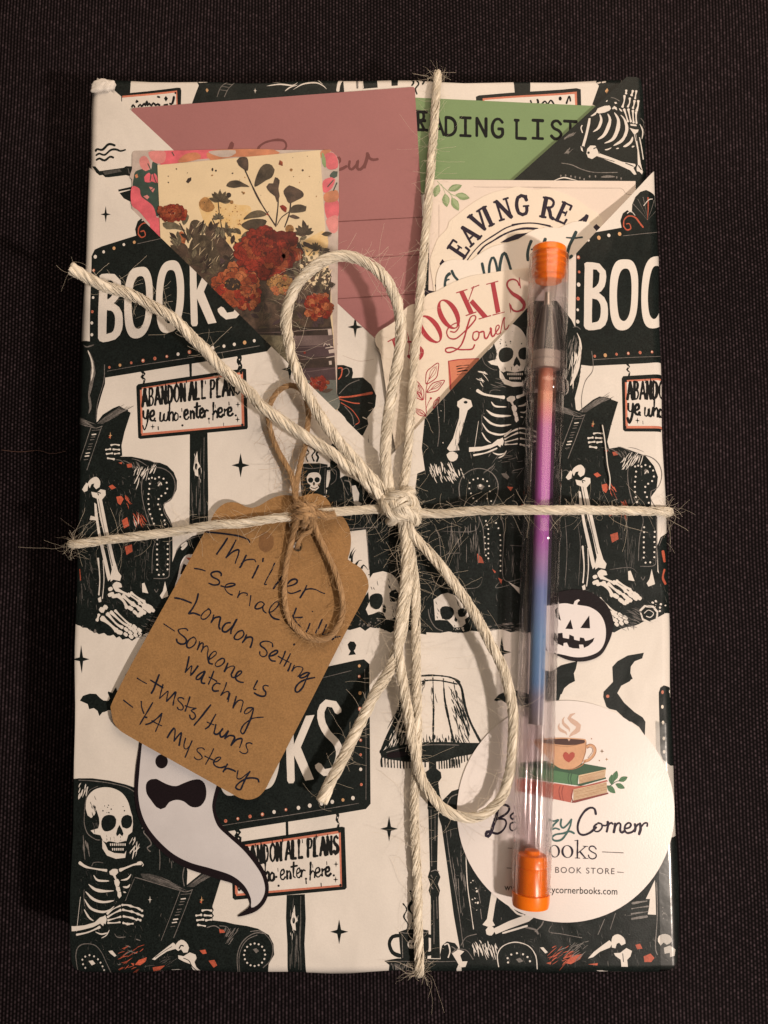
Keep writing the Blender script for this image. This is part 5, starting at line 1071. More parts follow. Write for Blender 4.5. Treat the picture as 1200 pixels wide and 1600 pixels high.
oval(s3, *BK('505 555')[0], 15.5, 25, -28, .50, 'crimson'); oval(s3, *BK('362 672')[0], 15, 24.5, -35, .50, 'crimson')
s3.line(BK('190 880 220 905 250 890'), 5, 'crimson', 3); s3.line(BK('268 812 296 840 292 876 268 904'), 6, 'crimson', 3, rough=.05); s3.line(BK('188 770 214 772 236 800'), 3.5, 'crimson', 3); s3.line(BK('190 880 198 800 182 700'), 1.6, 'crimson', 3)
s3.line(BK('30 770 110 728'), 1.6, 'crimson', 3); s3.fill(BK('60 752 92 738 130 860 100 872'), 'crimson', 3)
s3.fill(BK('588 384 622 372 700 540 664 552'), 'crimson', 3); s3.line(BK('566 388 650 362'), 1.4, 'crimson', 3); s3.line(BK('640 566 720 538'), 1.4, 'crimson', 3); s3.line(BK('650 480 700 340'), 1.6, 'crimson', 3); s3.line(BK('682 352 742 328'), 1.4, 'crimson', 3); s3.fill(BK('668 464 694 438 812 572 776 588'), 'crimson', 3); s3.line(BK('742 592 834 566'), 1.4, 'crimson', 3)
s3.fill(BK('832 312 866 304 910 536 874 550'), 'crimson', 3); s3.line(BK('800 322 890 298'), 1.4, 'crimson', 3); s3.line(BK('850 562 942 538'), 1.4, 'crimson', 3)
sp = BK('1056 330 1040 296 1004 282 968 300 964 340 1000 390 1060 430 1096 480 1080 520 1040 534 1004 520 986 484'); n_ = len(sp)
s3.line(sp[:6], 2.6, 'crimson', 3); s3.line(sp[4:10], 6.4, 'crimson', 3, taper=2); s3.line(sp[8:], 2.6, 'crimson', 3); s3.line(BK('1056 270 1066 350'), 1.4, 'crimson', 3); s3.line(BK('980 470 990 540'), 1.4, 'crimson', 3)
s3.line(BK('520 690 556 694 586 656 582 630 556 626 506 660 490 700 510 740 560 746 620 700 680 640 716 590 708 566 676 580 650 650 628 740 600 800 560 836 510 854 484 846 486 824 530 816 580 830 640 832 690 826 708 794'), 1.9, 'crimson', 4, rough=.1)
s3.line(BK('676 584 652 650 628 736 600 796'), 3, 'crimson', 4, taper=2)
for a in ('724 690 700 700 694 740 712 760 736 740 742 700 726 688', '742 700 770 690 780 690 788 740 806 740 830 690 834 668', '830 672 836 660 840 720 856 726 880 690 900 660 896 640 878 650 872 690 886 712 910 700', '910 700 930 600 944 580 938 610 944 670 960 668 976 640'): s3.line(BK(a), 2.2, 'crimson', 4, rough=.15)
s3.fill(BK('500 920 600 906 740 900 800 1000 640 1150 510 1140'), 'peach_ink', 3); s3.line(BK('504 924 516 1040 522 1160'), 1.4, 'crimson', 4); s3.line(BK('504 922 600 908 740 902'), 1.2, 'crimson', 4)
for i, a in enumerate(('566 964 600 958 664 952', '568 984 610 976 660 972', '572 1006 620 996 650 992', '570 1028 600 1022 640 1020')): s3.line(BK(a), 1.3, 'type_black', 4, rough=.3)
s3.line(BK('332 1330 326 1240 330 1140 342 1090'), 1.3, 'crimson', 3)
for x, y, l, wd, a in ((330, 1100, 188, 86, -60), (336, 1165, 165, 66, -34), (306, 1225, 150, 52, -108), (300, 1225, 95, 44, -130), (330, 1350, 112, 40, 210), (385, 1290, 100, 34, -62)):
    X_, Y_ = BK(f'{x} {y}')[0]; c, sn = math.cos(math.radians(a)), math.sin(math.radians(a)); q = []
    for t, h in ((0, 0), (.2, .6), (.45, 1), (.7, .7), (1, 0), (.7, -.7), (.45, -1), (.2, -.6)): q.append((X_+t*l*.2*c-h*wd*.1*sn, Y_+t*l*.2*sn+h*wd*.1*c))
    s3.line(q, 1.1, 'crimson', 3, closed=True); s3.line([(X_, Y_), (X_+l*.17*c, Y_+l*.17*sn)], .9, 'crimson', 3)
    for e in (-.45, .45): s3.line([(X_+.2*l*.2*c, Y_+.2*l*.2*sn), (X_+.55*l*.2*c-e*wd*.1*sn, Y_+.55*l*.2*sn+e*wd*.1*c), (X_+.8*l*.2*c-e*.4*wd*.1*sn, Y_+.8*l*.2*sn+e*.4*wd*.1*c)], .6, 'crimson', 3)
s3.line(BK('330 1290 350 1240 366 1214'), .9, 'crimson', 3); s3.dot(*BK('366 1212')[0], 1.8, 'crimson', 3)
o3 = s3.build('die_cut_sticker'); tag(o3, 'cream sticker lettered BOOKISH Lover in crimson above a leafy twig', 'sticker', 'die cut stickers in the pocket')
# ------------------------------------------------------------------ stickers and the kraft tag on the front
def front_z(px, py):
    z = ZF
    for _ in range(4):
        X, Y, _q = P(px, py, z); z = z_front(min(max(X, FX0), FX1), min(max(Y, FY0), FY1))
    return z
def relief(h, drop=True):
    return lambda X, Y: z_front(min(max(X, FX0+.0035), FX1-.0035), min(max(Y, FY0+.0035), FY1))+h
gxs = [FX0-.01+.005*i for i in range(int((FX1-FX0+.024)/.005)+1)]; gys = [FY0-.01+.005*i for i in range(int((FY1-FY0+.03)/.005)+1)]
def flat_sticker(h, pts, m_, th=.00018):
    s = Sheet(relief(h), gxs, gys); s.fill(pts, m_, 0); s.skirt([s.w(p) for p in pts], th, m_); return s
gh = flat_sticker(.0003, catmull(PX('222 1120 218 1160 212 1200 210 1240 215 1272 226 1298 244 1322 266 1342 290 1356 318 1366 342 1374 366 1382 382 1396 390 1410 388 1418 371 1432 398 1425 414 1410 420 1390 416 1368 404 1346 384 1322 362 1304 346 1288 337 1268 338 1250 346 1226 356 1190 350 1140 330 1100 290 1080 250 1085'), 4, True), 'black_gloss')
gh.fill(catmull(PX('226 1120 222 1160 218 1204 216 1240 221 1270 232 1294 250 1316 272 1335 298 1348 330 1357 362 1368 382 1384 392 1404 393 1418 406 1410 414 1392 410 1370 398 1350 380 1328 358 1308 340 1290 332 1266 333 1248 340 1222 350 1188 345 1140 326 1104 290 1085 254 1090'), 4, True), 'ghost_white', 1)
gh.fill(ell(*T10('609 740')[0], 9.8, 11, 0, 24), 'black_gloss', 2)
gh.fill(T10('522 885 528 855 552 838 580 836 610 852 650 870 690 876 730 860 780 842 820 840 846 862 856 905 850 950 826 984 794 994 764 986 730 960 690 952 650 966 630 994 604 1004 580 992 548 950 528 920'), 'black_gloss', 2, smooth=True)
gho = gh.build('ghost_sticker'); tag(gho, 'glossy white ghost sticker with black mouth and curled tail, below the kraft tag', 'sticker')
pk = flat_sticker(.0003, catmull(PX('836 936 868 926 900 921 926 927 946 942 957 964 957 986 950 1006 938 1024 916 1033 890 1032 862 1020 840 1008 828 980'), 4, True), 'black_gloss')
pk.fill(catmull(T9('540 800 580 776 640 766 682 772 688 756 708 746 714 752 700 772 760 784 806 812 832 852 842 900 838 950 820 990 790 1014 740 1030 690 1032 640 1022 590 1010 550 990'), 3, True), 'pump_white', 1)
for a in ('760 826 764 890 716 888', '668 846 680 894 642 892', '604 784 620 852 596 836 590 800'): pk.fill(T9(a), 'black_gloss', 2)
pk.fill(T9('590 910 604 926 606 914 628 912 630 936 660 942 662 920 684 930 686 946 712 952 714 934 734 938 740 952 760 948 786 936 778 956 756 976 734 986 730 970 710 970 712 990 680 988 660 982 650 960 634 962 632 978 600 964 580 940'), 'black_gloss', 2)
pko = pk.build('pumpkin_sticker'); tag(pko, 'black and white grinning pumpkin sticker half under the pen', 'sticker')
bs = flat_sticker(.0002, catmull(PX('300 866 285 874 278 900 274 926 300 960 340 940 340 880'), 4, True), 'pump_white')
bs.fill(H1('200 452 245 480 196 580 160 576'), 'black_gloss', 2); bs.fill(H1('230 384 300 384 330 440 262 412'), 'coral_ink', 2)
bso = bs.build('small_sticker'); tag(bso, 'small white sticker with red corner peeking from behind the kraft tag', 'sticker')

# round shop label
CX_, CY_ = 884, 1268
ls = flat_sticker(.00035, [(CX_+(170-(1 if 0 else 0))*math.cos(math.radians(a)), CY_+173.5*math.sin(math.radians(a))) for a in range(0, 360, 4)], 'label_white', th=.0002)
def C(a, m_, lv=2, smooth=True): ls.fill(CUP(a), m_, lv, smooth=smooth)
for a, wd in (('345 440 330 410 270 380 245 340 256 300', 5), ('375 400 370 370 300 300 295 260 316 225', 5), ('370 460 400 430 470 380 480 330 400 270 370 240 390 205 440 184', 8)): ls.line(CUP(a), wd, 'lg_steam', 2, taper=2, rough=.05)
C('-40 500 40 480 200 470 360 470 560 486 572 510 560 640 520 760 440 820 360 840 270 830 190 780 120 700 60 640 -20 560', 'lg_tan', 4); C('20 505 200 485 360 482 550 498 556 520 500 545 360 556 200 545 60 530', 'lg_coffee', 5)
ls.line(CUP('560 740 520 790 440 830 360 842'), 1.6, 'lg_tan_dark', 5); ls.fill(CUP('350 482 366 512 384 484'), 'lg_steam', 6)
ls.line(CUP('574 574 610 556 650 570 672 620 650 680 600 730 550 745'), 4.2, 'lg_tan', 3, rough=.04); ls.line(CUP('574 560 620 544 668 566 686 620 660 690 600 744 540 762'), 1, 'lg_tan_dark', 3.4); ls.line(CUP('580 596 610 580 640 596 640 640 590 706'), .9, 'lg_tan_dark', 3.5)
ls.line(CUP('568 520 560 640 520 760'), 1, 'lg_tan_dark', 6); ls.line(CUP('200 560 360 570 556 530'), .8, 'lg_tan_dark', 6)
C('365 760 310 720 294 680 306 646 330 634 356 650 366 666 384 644 412 636 434 654 434 690 406 728', 'lg_heart', 6)
for a, m_, lv in (('-200 760 100 740 240 800 520 770 800 820 804 840 480 910 440 920 -200 860', 'lg_green_dark', 2), ('-220 800 180 850 480 905 470 1030 180 990 -220 930', 'lg_green', 3), ('480 910 800 840 790 940 490 1015', 'lg_pages', 3), ('470 1030 480 1012 800 934 804 950 500 1036', 'lg_green_dark', 3.5),
                  ('-240 960 -200 940 180 1000 440 1040 560 1030 810 966 826 980 420 1080 390 1230 170 1185 -240 1090', 'lg_red', 2.2), ('420 1075 808 990 816 1110 420 1212', 'lg_pages', 3), ('396 1232 412 1208 824 1112 830 1128 440 1232', 'lg_red_dark', 3.5)): ls.fill(CUP(a), m_, lv)
for a, m_, wd in (('372 880 356 940 370 1012', 'lg_green_dark', 1.2), ('402 884 386 950 400 1018', 'lg_green_dark', 1.2), ('476 910 462 960 474 1030', 'lg_green_dark', 1), ('264 1030 250 1100 268 1195', 'lg_red_dark', 1.2), ('300 1036 284 1110 300 1205', 'lg_red_dark', 1.2), ('414 1080 396 1150 414 1226', 'lg_red_dark', 1.2)): ls.line(CUP(a), wd, m_, 4)
for i in range(6): ls.line(CUP(f'490 {930+i*15} 640 {895+i*14} 786 {858+i*14}'), .5, 'lg_tan_dark', 4, rough=.3)
for i in range(8): ls.line(CUP(f'424 {1090+i*15} 620 {1046+i*15} 808 {1004+i*14}'), .5, 'lg_tan_dark', 4, rough=.3)
for x, y, l, wd, a in ((890, 980, 130, 66, -72), (950, 980, 118, 62, -26), (912, 1012, 122, 62, 24), (866, 1020, 120, 70, -88), (812, 1030, 135, 70, 42)): leaf(ls, *CUP(f'{x} {y}')[0], l*HK, wd*HK, a, 'lg_green', 3, 'lg_green_dark')
ls.line(CUP('820 1050 870 1020 910 990 960 970'), .9, 'lg_green_dark', 4)
for x, y, r, m_ in ((755, 628, 3.4, 'bm_gold'), (810, 723, 2.6, 'bm_gold')): ls.star(*CUP(f'{x} {y}')[0], r, r, m_, 3)
ls.dot(*CUP('632 482')[0], 1, 'lg_tan_dark', 3); ls.dot(*CUP('724 738')[0], 1, 'lg_tan_dark', 3)
# brush lettering
for a, wd in (('150 100 140 150 122 200 110 240 92 268 78 262 84 240 110 238', 3.6), ('112 100 150 76 196 70 222 88 210 120 160 152 130 160', 2.6), ('140 158 190 160 204 186 186 226 150 250 110 240', 3), ('250 120 230 140 244 160 262 140', 2), ('262 180 232 186 228 220 250 232 270 210', 2.4),
              ('764 128 756 96 730 88 694 110 662 160 650 210 660 248 690 258 730 242 766 210', 3.6), ('770 190 752 206 756 232 780 236 802 214 800 190 778 184', 2.8), ('800 196 826 200 838 184', 2), ('838 176 840 200 832 238', 3), ('838 204 850 186 864 182 870 190', 2.6),
              ('884 186 882 214 876 242', 2.8), ('880 214 900 186 918 190 916 230 926 244 940 236', 2.8), ('942 218 970 214 984 196 972 182 950 196 944 226 960 246 990 240 1004 228', 2.6), ('1008 190 1012 214 1006 236', 2.8), ('1010 214 1030 190 1040 196', 2.4), ('1040 186 1044 220 1034 254', 3), ('1042 214 1066 186 1086 184 1084 204', 2.6)):
    ls.line(SH(a), wd*1.2, 'navy', 3, rough=.12)
for a, wd in (('470 160 500 172 530 164 500 196 484 226 510 216 536 224', 2.8), ('548 160 544 196 560 214 590 190 612 160', 2.8), ('612 160 604 200 580 250 548 288 508 294 490 276 512 256 560 248 600 236 628 248', 2.8)): ls.line(SH(a), wd, 'lg_teal', 3, rough=.1)
# serif 'ooks'
def oval_l(cx, cy, rx, ry):
    X_, Y_ = SH(f'{cx} {cy}')[0]; ls.ring(ell(X_, Y_, rx, ry, 0, 24), ell(X_, Y_, rx*.62, ry*.90, -8, 24), 'grey_type' if 0 else 'navy', 3)
oval_l(506, 360, 8.6, 9.8); oval_l(586, 362, 9.6, 10)
ls.line(SH('650 292 648 402'), 2.6, 'navy', 3); ls.line(SH('632 294 652 292'), 1, 'navy', 3); ls.line(SH('634 402 664 403'), 1, 'navy', 3); ls.line(SH('652 372 700 330'), 1.2, 'navy', 3); ls.line(SH('664 362 700 404'), 2.6, 'navy', 3); ls.line(SH('684 328 714 330'), 1, 'navy', 3); ls.line(SH('684 404 716 406'), 1, 'navy', 3)
ls.line(SH('766 346 752 330 730 330 722 348 740 364 764 378 764 398 744 408 724 400 718 384'), 2.1, 'navy', 3, rough=.05)
ls.line(SH('804 364 936 370'), .9, 'grey_type', 3); ls.line(SH('214 340 240 342'), .9, 'grey_type', 3)
ls.text('BOOK STORE', *SH('506 494')[0], 13.2, 'grey_type', 3, rot=1.4, sx=1.0, space=1.22); ls.line(SH('898 490 938 493'), 1, 'grey_type', 3); ls.line(SH('208 464 236 466'), 1, 'grey_type', 3)
ls.text('zycornerbooks.com', *SH('464 620')[0], 15.3, 'type_black', 3, rot=1.5, sx=.86, space=1.03); ls.text('www.', *SH('192 604')[0], 15.3, 'type_black', 3, rot=1.5, sx=.86)
lso = ls.build('shop_label'); tag(lso, 'round white shop label with a steaming coffee cup on two books', 'round sticker')

# ------------------------------------------------------------------ kraft gift tag
def tilt(X, Y):
    return T+.0046
tout = TAG('40 965 36 940 44 910 120 760 240 545 360 330 430 200 470 125 484 96 502 70 530 48 562 40 596 46 624 60 650 66 684 56 714 38 748 20 788 10 830 12 866 16 900 6 938 4 970 18 992 44 1000 66 1030 86 1060 120 1078 160 1084 210 1078 260 1070 290 1092 306 1124 326 1150 360 1160 396 1150 440 1060 610 900 925 740 1235 712 1290 680 1325 640 1338 604 1332 560 1310 300 1165 110 1058 70 1030 48 1000')
gt = Sheet(tilt(0, 0)); hole = ell(*TAG('852 234')[0], 7.2, 7.8, 0, 20)
out = catmull(tout, 5, True)
gt.fill_holes(out, hole, 'kraft', 0)
gt.skirt([gt.w(p) for p in out], .00055, 'kraft'); gt.skirt([gt.w(p) for p in hole], .00055, 'kraft')
gt.fill(ell(*TAG('712 215')[0], 12, 16, 10, 14), 'kraft_stain', .5, rough=1.2)
WR = ((H1, ['460 84 560 92 700 108 830 128 920 156 966 180 976 206', '716 156 670 230 620 300 590 344', '816 178 770 270 720 350 696 386', '700 384 760 330 810 300 850 296 840 360 820 410 806 456', '936 356 900 430 876 480 862 500', '880 456 920 420 970 406 1030 408 1048 436', '1132 400 1130 432', '1078 478 1050 540 1020 600 1008 622',
             '330 512 390 520 456 540', '640 598 644 574 610 548 560 550 524 572 540 610 600 640 624 670 610 698 560 706 520 694 496 684', '640 716 700 730 760 720 806 704 790 688 740 688 700 706 686 740 706 780 740 810 772 822', '860 776 850 810 836 852', '838 840 870 806 910 796 950 808 944 830', '990 830 984 880 974 950', '1150 930 1120 904 1080 910 1046 950 1040 978 1070 986 1120 966 1150 924 1130 970 1140 1010 1170 1034',
             '96 856 180 872 294 916', '374 808 350 900 300 990 262 1042 320 1034 390 1060']),
      (H2, ['220 300 180 390 130 480 100 550 124 546', '330 400 290 480 230 560 206 598', '370 570 420 560 470 536 484 506 460 486 410 500 370 546 356 600 370 640 420 654 470 640 520 620', '594 562 570 620 540 670 516 706', '530 680 570 620 630 600 700 610 760 640 806 656', '84 244 80 276',
             '160 876 200 860 250 810 270 770 250 750 210 770 170 820 156 870 180 920 220 950 270 958', '472 826 456 870 434 920', '434 932 500 936 546 934', '440 940 480 1000 530 1050', '660 864 664 868', '632 1006 612 1060 590 1104', '776 960 740 1040 700 1120', '826 1020 800 1090 780 1136 820 1130 856 1116', '892 1196 930 1166 984 1160']),
      (H3, ['650 160 600 190 560 240 562 276 600 280 640 250 668 210 664 176 640 158', '706 232 690 280 672 326', '676 316 710 270 760 254 784 262 772 320 766 370 780 398', '900 322 850 330 810 380 810 420 850 430 900 390 940 340 976 280 940 350 910 410 906 450', '1040 412 990 430 950 480 948 510 990 520 1040 490 1060 450 1044 414', '1090 462 1066 520 1042 556', '1044 550 1090 500 1140 490 1160 510 1150 570 1134 612',
             '120 336 180 376 246 420', '400 414 384 394 330 392 290 410 310 450 360 490 386 530 370 566 320 572 280 550 270 516', '470 490 420 520 390 570 396 610 430 616 480 580 500 530 480 494', '540 544 526 600 512 640', '516 636 550 570 580 560 576 620 556 670 590 610 630 596 640 640 630 700 640 760', '640 760 690 730 734 690 730 660 700 664 660 710 644 770 660 800 690 806', '800 740 750 770 722 810 740 836 790 824 830 780 826 746 800 738',
             '870 796 850 850 830 894', '834 890 870 850 920 830 950 840 930 890 910 930 920 960', '930 966 980 950 1030 910 1024 888 990 900 960 950 970 990 1010 1016 1054 1022', '416 720 396 820 372 906', '372 904 410 860 450 826 440 880 434 940', '434 940 470 900 520 830', '600 890 560 910 510 950 500 984 530 986 570 950 604 894 580 950 560 1000 570 1030 600 1032', '706 890 680 960 644 1042', '650 960 710 990 740 1010', '780 1040 740 1030 700 1060 690 1100 710 1124 760 1120', '856 1024 830 1100 786 1176', '790 1172 830 1140 880 1130 880 1180 864 1220']),
      (H4, ['346 380 340 340 300 318 240 316 200 340 210 370 250 400 280 440 270 480 230 496 196 470 196 436', '300 490 350 480 400 450 400 424 370 426 320 460 304 500 330 540 376 548', '494 432 470 500 430 580', '410 490 460 520 540 560', '554 460 520 530 480 606', '560 574 540 630 524 662', '600 596 580 640 568 664', '570 664 610 620 660 612 700 630 680 680 640 730', '780 690 750 680 700 700 660 730 680 744 730 730 776 690 740 760 700 850 650 906 616 904 614 860 660 800 740 760 840 740', '600 346 594 358', '168 776 130 850 124 876 150 880', '294 840 260 830 234 846 240 880 264 910 260 950 220 960 170 944 130 920']),
      (H5, ['258 146 310 180 370 212', '516 106 480 200 450 280 424 324', '416 170 480 210 560 260', '560 224 540 300 520 384', '522 384 580 330 620 300 610 360 600 420', '604 418 660 360 710 310 690 400 678 464', '806 392 780 376 740 380 740 410 780 450 800 490 780 520 740 510 730 490', '876 366 850 450 820 536', '820 470 880 490 946 500', '948 500 900 520 890 530 930 560 940 600 910 630 880 610 874 580', '1120 460 1040 560 960 660 924 702', '98 404 150 446 206 488', '306 420 312 490 336 560', '440 434 390 520 330 620 290 688', '350 604 372 608', '360 690 420 670 500 610 548 560', '548 562 524 650 474 770', '430 646 490 680 546 706', '690 730 650 780 612 844', '616 836 660 770 700 740 700 810 688 886', '690 884 740 820 776 786 764 860 750 936', '826 850 808 920 810 966 840 976 880 930 904 880', '900 884 860 980 820 1076', '1046 984 1020 964 970 970 960 1000 1000 1040 1020 1080 980 1104 940 1090 928 1070']),
      (H6, ['370 10 290 120 200 220 176 250', '430 120 390 190 350 260 306 292', '326 212 370 230 410 244', '430 240 420 290 410 340 440 356 480 330 510 290', '510 290 480 340 490 386 530 370 576 316', '576 318 556 360 536 406', '540 400 590 370 640 376 650 400 630 440 610 484', '612 480 670 420 730 404 736 430 720 480 708 514', '854 466 820 454 786 470 790 510 806 550 780 580 740 576 710 554', '856 42 800 50 764 96 780 116 830 90 870 44 850 140 800 260 760 340 736 346 722 310 760 240 840 180 900 160 986 154',
             '404 524 370 600 310 706', '300 610 360 640 410 660', '400 680 450 670 490 630 470 622 430 640 404 690 430 730 490 746 540 730', '566 704 540 750 516 794', '520 786 560 756 620 770 660 790', '690 780 680 830 680 870 720 876 780 830 830 790', '830 790 780 870 740 960 716 1004 670 990 668 960 720 910 790 874 860 866 920 880 934 914'])) 
WR = WR+((TAG, ['556 874 548 912', '584 888 570 938', '572 932 590 908 606 904 614 912 608 936 603 956']),)
for fr, strokes in WR:
    for a in strokes: gt.line(fr(a), 2.35, 'pen_ink', 2, rough=.16)
gto = gt.build('gift_tag'); tag(gto, 'brown kraft gift tag with scalloped top and handwritten list in dark ink', 'gift tag')
# ------------------------------------------------------------------ clear gel pen
m, nt, b = newmat('clear_plastic'); L = nt.links
out_ = nt.nodes['Material Output']; tr = nt.nodes.new('ShaderNodeBsdfTransparent'); tr.inputs[0].default_value = (.96, .94, .945, 1)
b.inputs['Transmission Weight'].default_value = 1; b.inputs['IOR'].default_value = 1.40; b.inputs['Roughness'].default_value = .0; b.inputs['Base Color'].default_value = (.97, .95, .96, 1)
b.inputs['Specular IOR Level'].default_value = .7; b.inputs['Coat Weight'].default_value = .7; b.inputs['Coat Roughness'].default_value = .07
mxs = nt.nodes.new('ShaderNodeMixShader'); lw = nt.nodes.new('ShaderNodeLayerWeight'); lw.inputs[0].default_value = .5
pw = nt.nodes.new('ShaderNodeMath'); pw.operation = 'POWER'; L.new(lw.outputs['Facing'], pw.inputs[0]); pw.inputs[1].default_value = 1.6
ma = nt.nodes.new('ShaderNodeMath'); ma.operation = 'MULTIPLY_ADD'; L.new(pw.outputs[0], ma.inputs[0]); ma.inputs[1].default_value = .60; ma.inputs[2].default_value = .10
L.new(ma.outputs[0], mxs.inputs[0]); L.new(tr.outputs[0], mxs.inputs[1]); L.new(b.outputs[0], mxs.inputs[2]); 
gs = nt.nodes.new('ShaderNodeBsdfGlossy'); gs.inputs['Roughness'].default_value = .085; fz = nt.nodes.new('ShaderNodeFresnel'); fz.inputs[0].default_value = 1.5
mx2 = nt.nodes.new('ShaderNodeMixShader'); ge = nt.nodes.new('ShaderNodeNewGeometry'); bf = nt.nodes.new('ShaderNodeMath'); bf.operation = 'SUBTRACT'; bf.inputs[0].default_value = 1; L.new(ge.outputs['Backfacing'], bf.inputs[1])
fm = nt.nodes.new('ShaderNodeMath'); fm.operation = 'MULTIPLY'; L.new(fz.outputs[0], fm.inputs[0]); L.new(bf.outputs[0], fm.inputs[1]); L.new(fm.outputs[0], mx2.inputs[0]); L.new(mxs.outputs[0], mx2.inputs[1]); L.new(gs.outputs[0], mx2.inputs[2]); L.new(mx2.outputs[0], out_.inputs[0])
def plain(name, c, rough=.35, spec=.5, **kw):
    m, nt, b = newmat(name); co = nt.nodes.new('ShaderNodeTexCoord')
    n = nd(nt, 'ShaderNodeTexNoise', Scale=400.0, Detail=3.0); nt.links.new(co.outputs['Object'], n.inputs['Vector'])
    mx = nt.nodes.new('ShaderNodeMix'); mx.data_type = 'RGBA'; nt.links.new(n.outputs['Fac'], mx.inputs[0])
    mx.inputs[6].default_value = (*[x*.86 for x in c], 1); mx.inputs[7].default_value = (*[min(1, x*1.12) for x in c], 1)
    nt.links.new(mx.outputs[2], b.inputs['Base Color']); b.inputs['Roughness'].default_value = rough; b.inputs['Specular IOR Level'].default_value = spec
    for k, v in kw.items(): b.inputs[k.replace('_', ' ')].default_value = v
    return b
b = plain('orange_plug', (.86, .185, .006), .28); b.inputs['Subsurface Weight'].default_value = .25; b.inputs['Subsurface Radius'].default_value = (.004, .0012, .0004); b.inputs['Subsurface Scale'].default_value = .5
plain('grip_black', (.028, .026, .026), .3); plain('tip_metal', (.42, .37, .33), .3, Metallic=.75); plain('collar_grey', (.30, .25, .22), .4)
plain('smoke_tube', (.52, .47, .44), .25)
AX = P(858.5, 384, T+.0089); BX = P(829, 1416, T+.0073)
pa, pb = Vector(AX), Vector(BX); PL = (pb-pa).length
def s_of(y):
    """distance along the pen for a photo row"""
    lo, hi = 0.0, 1.0
    for _ in range(40):
        t = (lo+hi)/2; q = pa.lerp(pb, t); wz = q-Vector(cam.location)
        yy = wz.y*CT+wz.z*ST; zz = -wz.y*ST+wz.z*CT
        if 800-FPX*yy/(-zz) < y: lo = t
        else: hi = t
    return lo*PL
m, nt, b = newmat('gradient_ink'); L = nt.links
co = nt.nodes.new('ShaderNodeTexCoord'); sp_ = nt.nodes.new('ShaderNodeSeparateXYZ'); L.new(co.outputs['Object'], sp_.inputs[0])
mr = nt.nodes.new('ShaderNodeMapRange'); mr.inputs[1].default_value = s_of(575); mr.inputs[2].default_value = s_of(1132); L.new(sp_.outputs[2], mr.inputs[0])
rp = nt.nodes.new('ShaderNodeValToRGB'); L.new(mr.outputs[0], rp.inputs[0]); e = rp.color_ramp.elements
e[0].position = 0; e[0].color = (.62, .24, .15, 1); e[1].position = 1; e[1].color = (.17, .145, .15, 1)
for y, c in ((625, (.70, .30, .19)), (650, (.62, .20, .26)), (672, (.50, .15, .40)), (770, (.48, .13, .50)), (845, (.42, .13, .47)), (880, (.35, .22, .45)), (925, (.17, .23, .46)), (1000, (.14, .27, .48)), (1068, (.12, .23, .43)), (1090, (.18, .18, .25))):
    q = e.new((y-575)/(1132-575)); q.color = (*c, 1)
L.new(rp.outputs[0], b.inputs['Base Color']); b.inputs['Roughness'].default_value = .3; b.inputs['Subsurface Weight'].default_value = .15; b.inputs['Subsurface Radius'].default_value = (.002, .001, .002)
pen = empty('gel_pen', pa); pen.rotation_euler = (pb-pa).to_track_quat('Z', 'Y').to_euler()
tag(pen, 'clear plastic gel pen with orange end plugs and a pink to blue ink refill', 'pen')
def lathe(name, prof, mt, n=56, closed=False, smooth=True, flutes=0, fd=0, inner=99):
    """prof: (photo row, radius in mm)"""
    vs, fs = [], []
    for jj, (y, r) in enumerate(prof):
        z = s_of(y) if y < 5000 else y-10000
        for i in range(n):
            a = 2*math.pi*i/n; q = r*.001*(1+fd*(math.cos(flutes*a) if flutes and jj >= inner-99*(inner == 99) else 0)); vs.append((q*math.cos(a), q*math.sin(a), z))
    m_ = len(prof)
    for j in range(m_-1 if not closed else m_):
        k = (j+1) % m_
        for i in range(n): h = (i+1) % n; fs.append((j*n+i, j*n+h, k*n+h, k*n+i))
    if not closed: fs.append(tuple(range(n))[::-1]); fs.append(tuple(range((m_-1)*n, m_*n)))
    me = bpy.data.meshes.new(name); me.from_pydata(vs, [], fs); me.materials.append(mat(mt))
    import bmesh
    bm_ = bmesh.new(); bm_.from_mesh(me); bmesh.ops.recalc_face_normals(bm_, faces=bm_.faces); bm_.to_mesh(me); bm_.free()
    me.polygons.foreach_set('use_smooth', [True]*len(me.polygons))
    try: me.set_sharp_from_angle(angle=math.radians(38))
    except Exception: pass
    o = bpy.data.objects.new(name, me); COL.objects.link(o); o.parent = pen; return o
ribs = [(386, 0.4), (385, 2.6), (386.5, 3.7), (388, 3.95)]
for k in range(4): y = 394+k*9.5; ribs += [(y, 4.0), (y+2.5, 4.12), (y+5, 3.98), (y+7.5, 3.86)]
ribs += [(432, 3.9), (434, 3.3), (440, 3.1), (441, .4)]
lathe('end_plug', ribs, 'orange_plug')
R1, R2 = 4.75, 4.45
lathe('cap', [(397, 4.2), (399, 4.6), (402, 4.72), (500, 4.8), (576, 4.85), (579, 5.0), (583, 5.0), (586, 4.85), (594, 4.85), (597, 5.3), (602, 5.45), (609, 5.45), (614, 5.25), (617, 4.85), (617, 4.62), (560, 4.25), (450, 4.2), (442, 4.15), (402, 4.05), (397, 4.05)], 'clear_plastic', closed=True)
lathe('barrel', [(580, 3.9), (581, 4.15), (616, 4.15), (620, 4.4), (826, 4.45), (830, 4.75), (836, 4.85), (842, 4.7), (847, 4.5), (1200, 4.42), (1334, 4.35), (1336, 4.5), (1341, 4.55), (1346, 4.4), (1352, 4.55), (1358, 4.4), (1364, 4.55), (1370, 4.4), (1378, 4.38), (1392, 4.3), (1392, 3.75), (1340, 3.62), (848, 3.6), (620, 3.5), (580, 3.5)], 'clear_plastic', n=96, closed=True, flutes=12, fd=.022, inner=21)
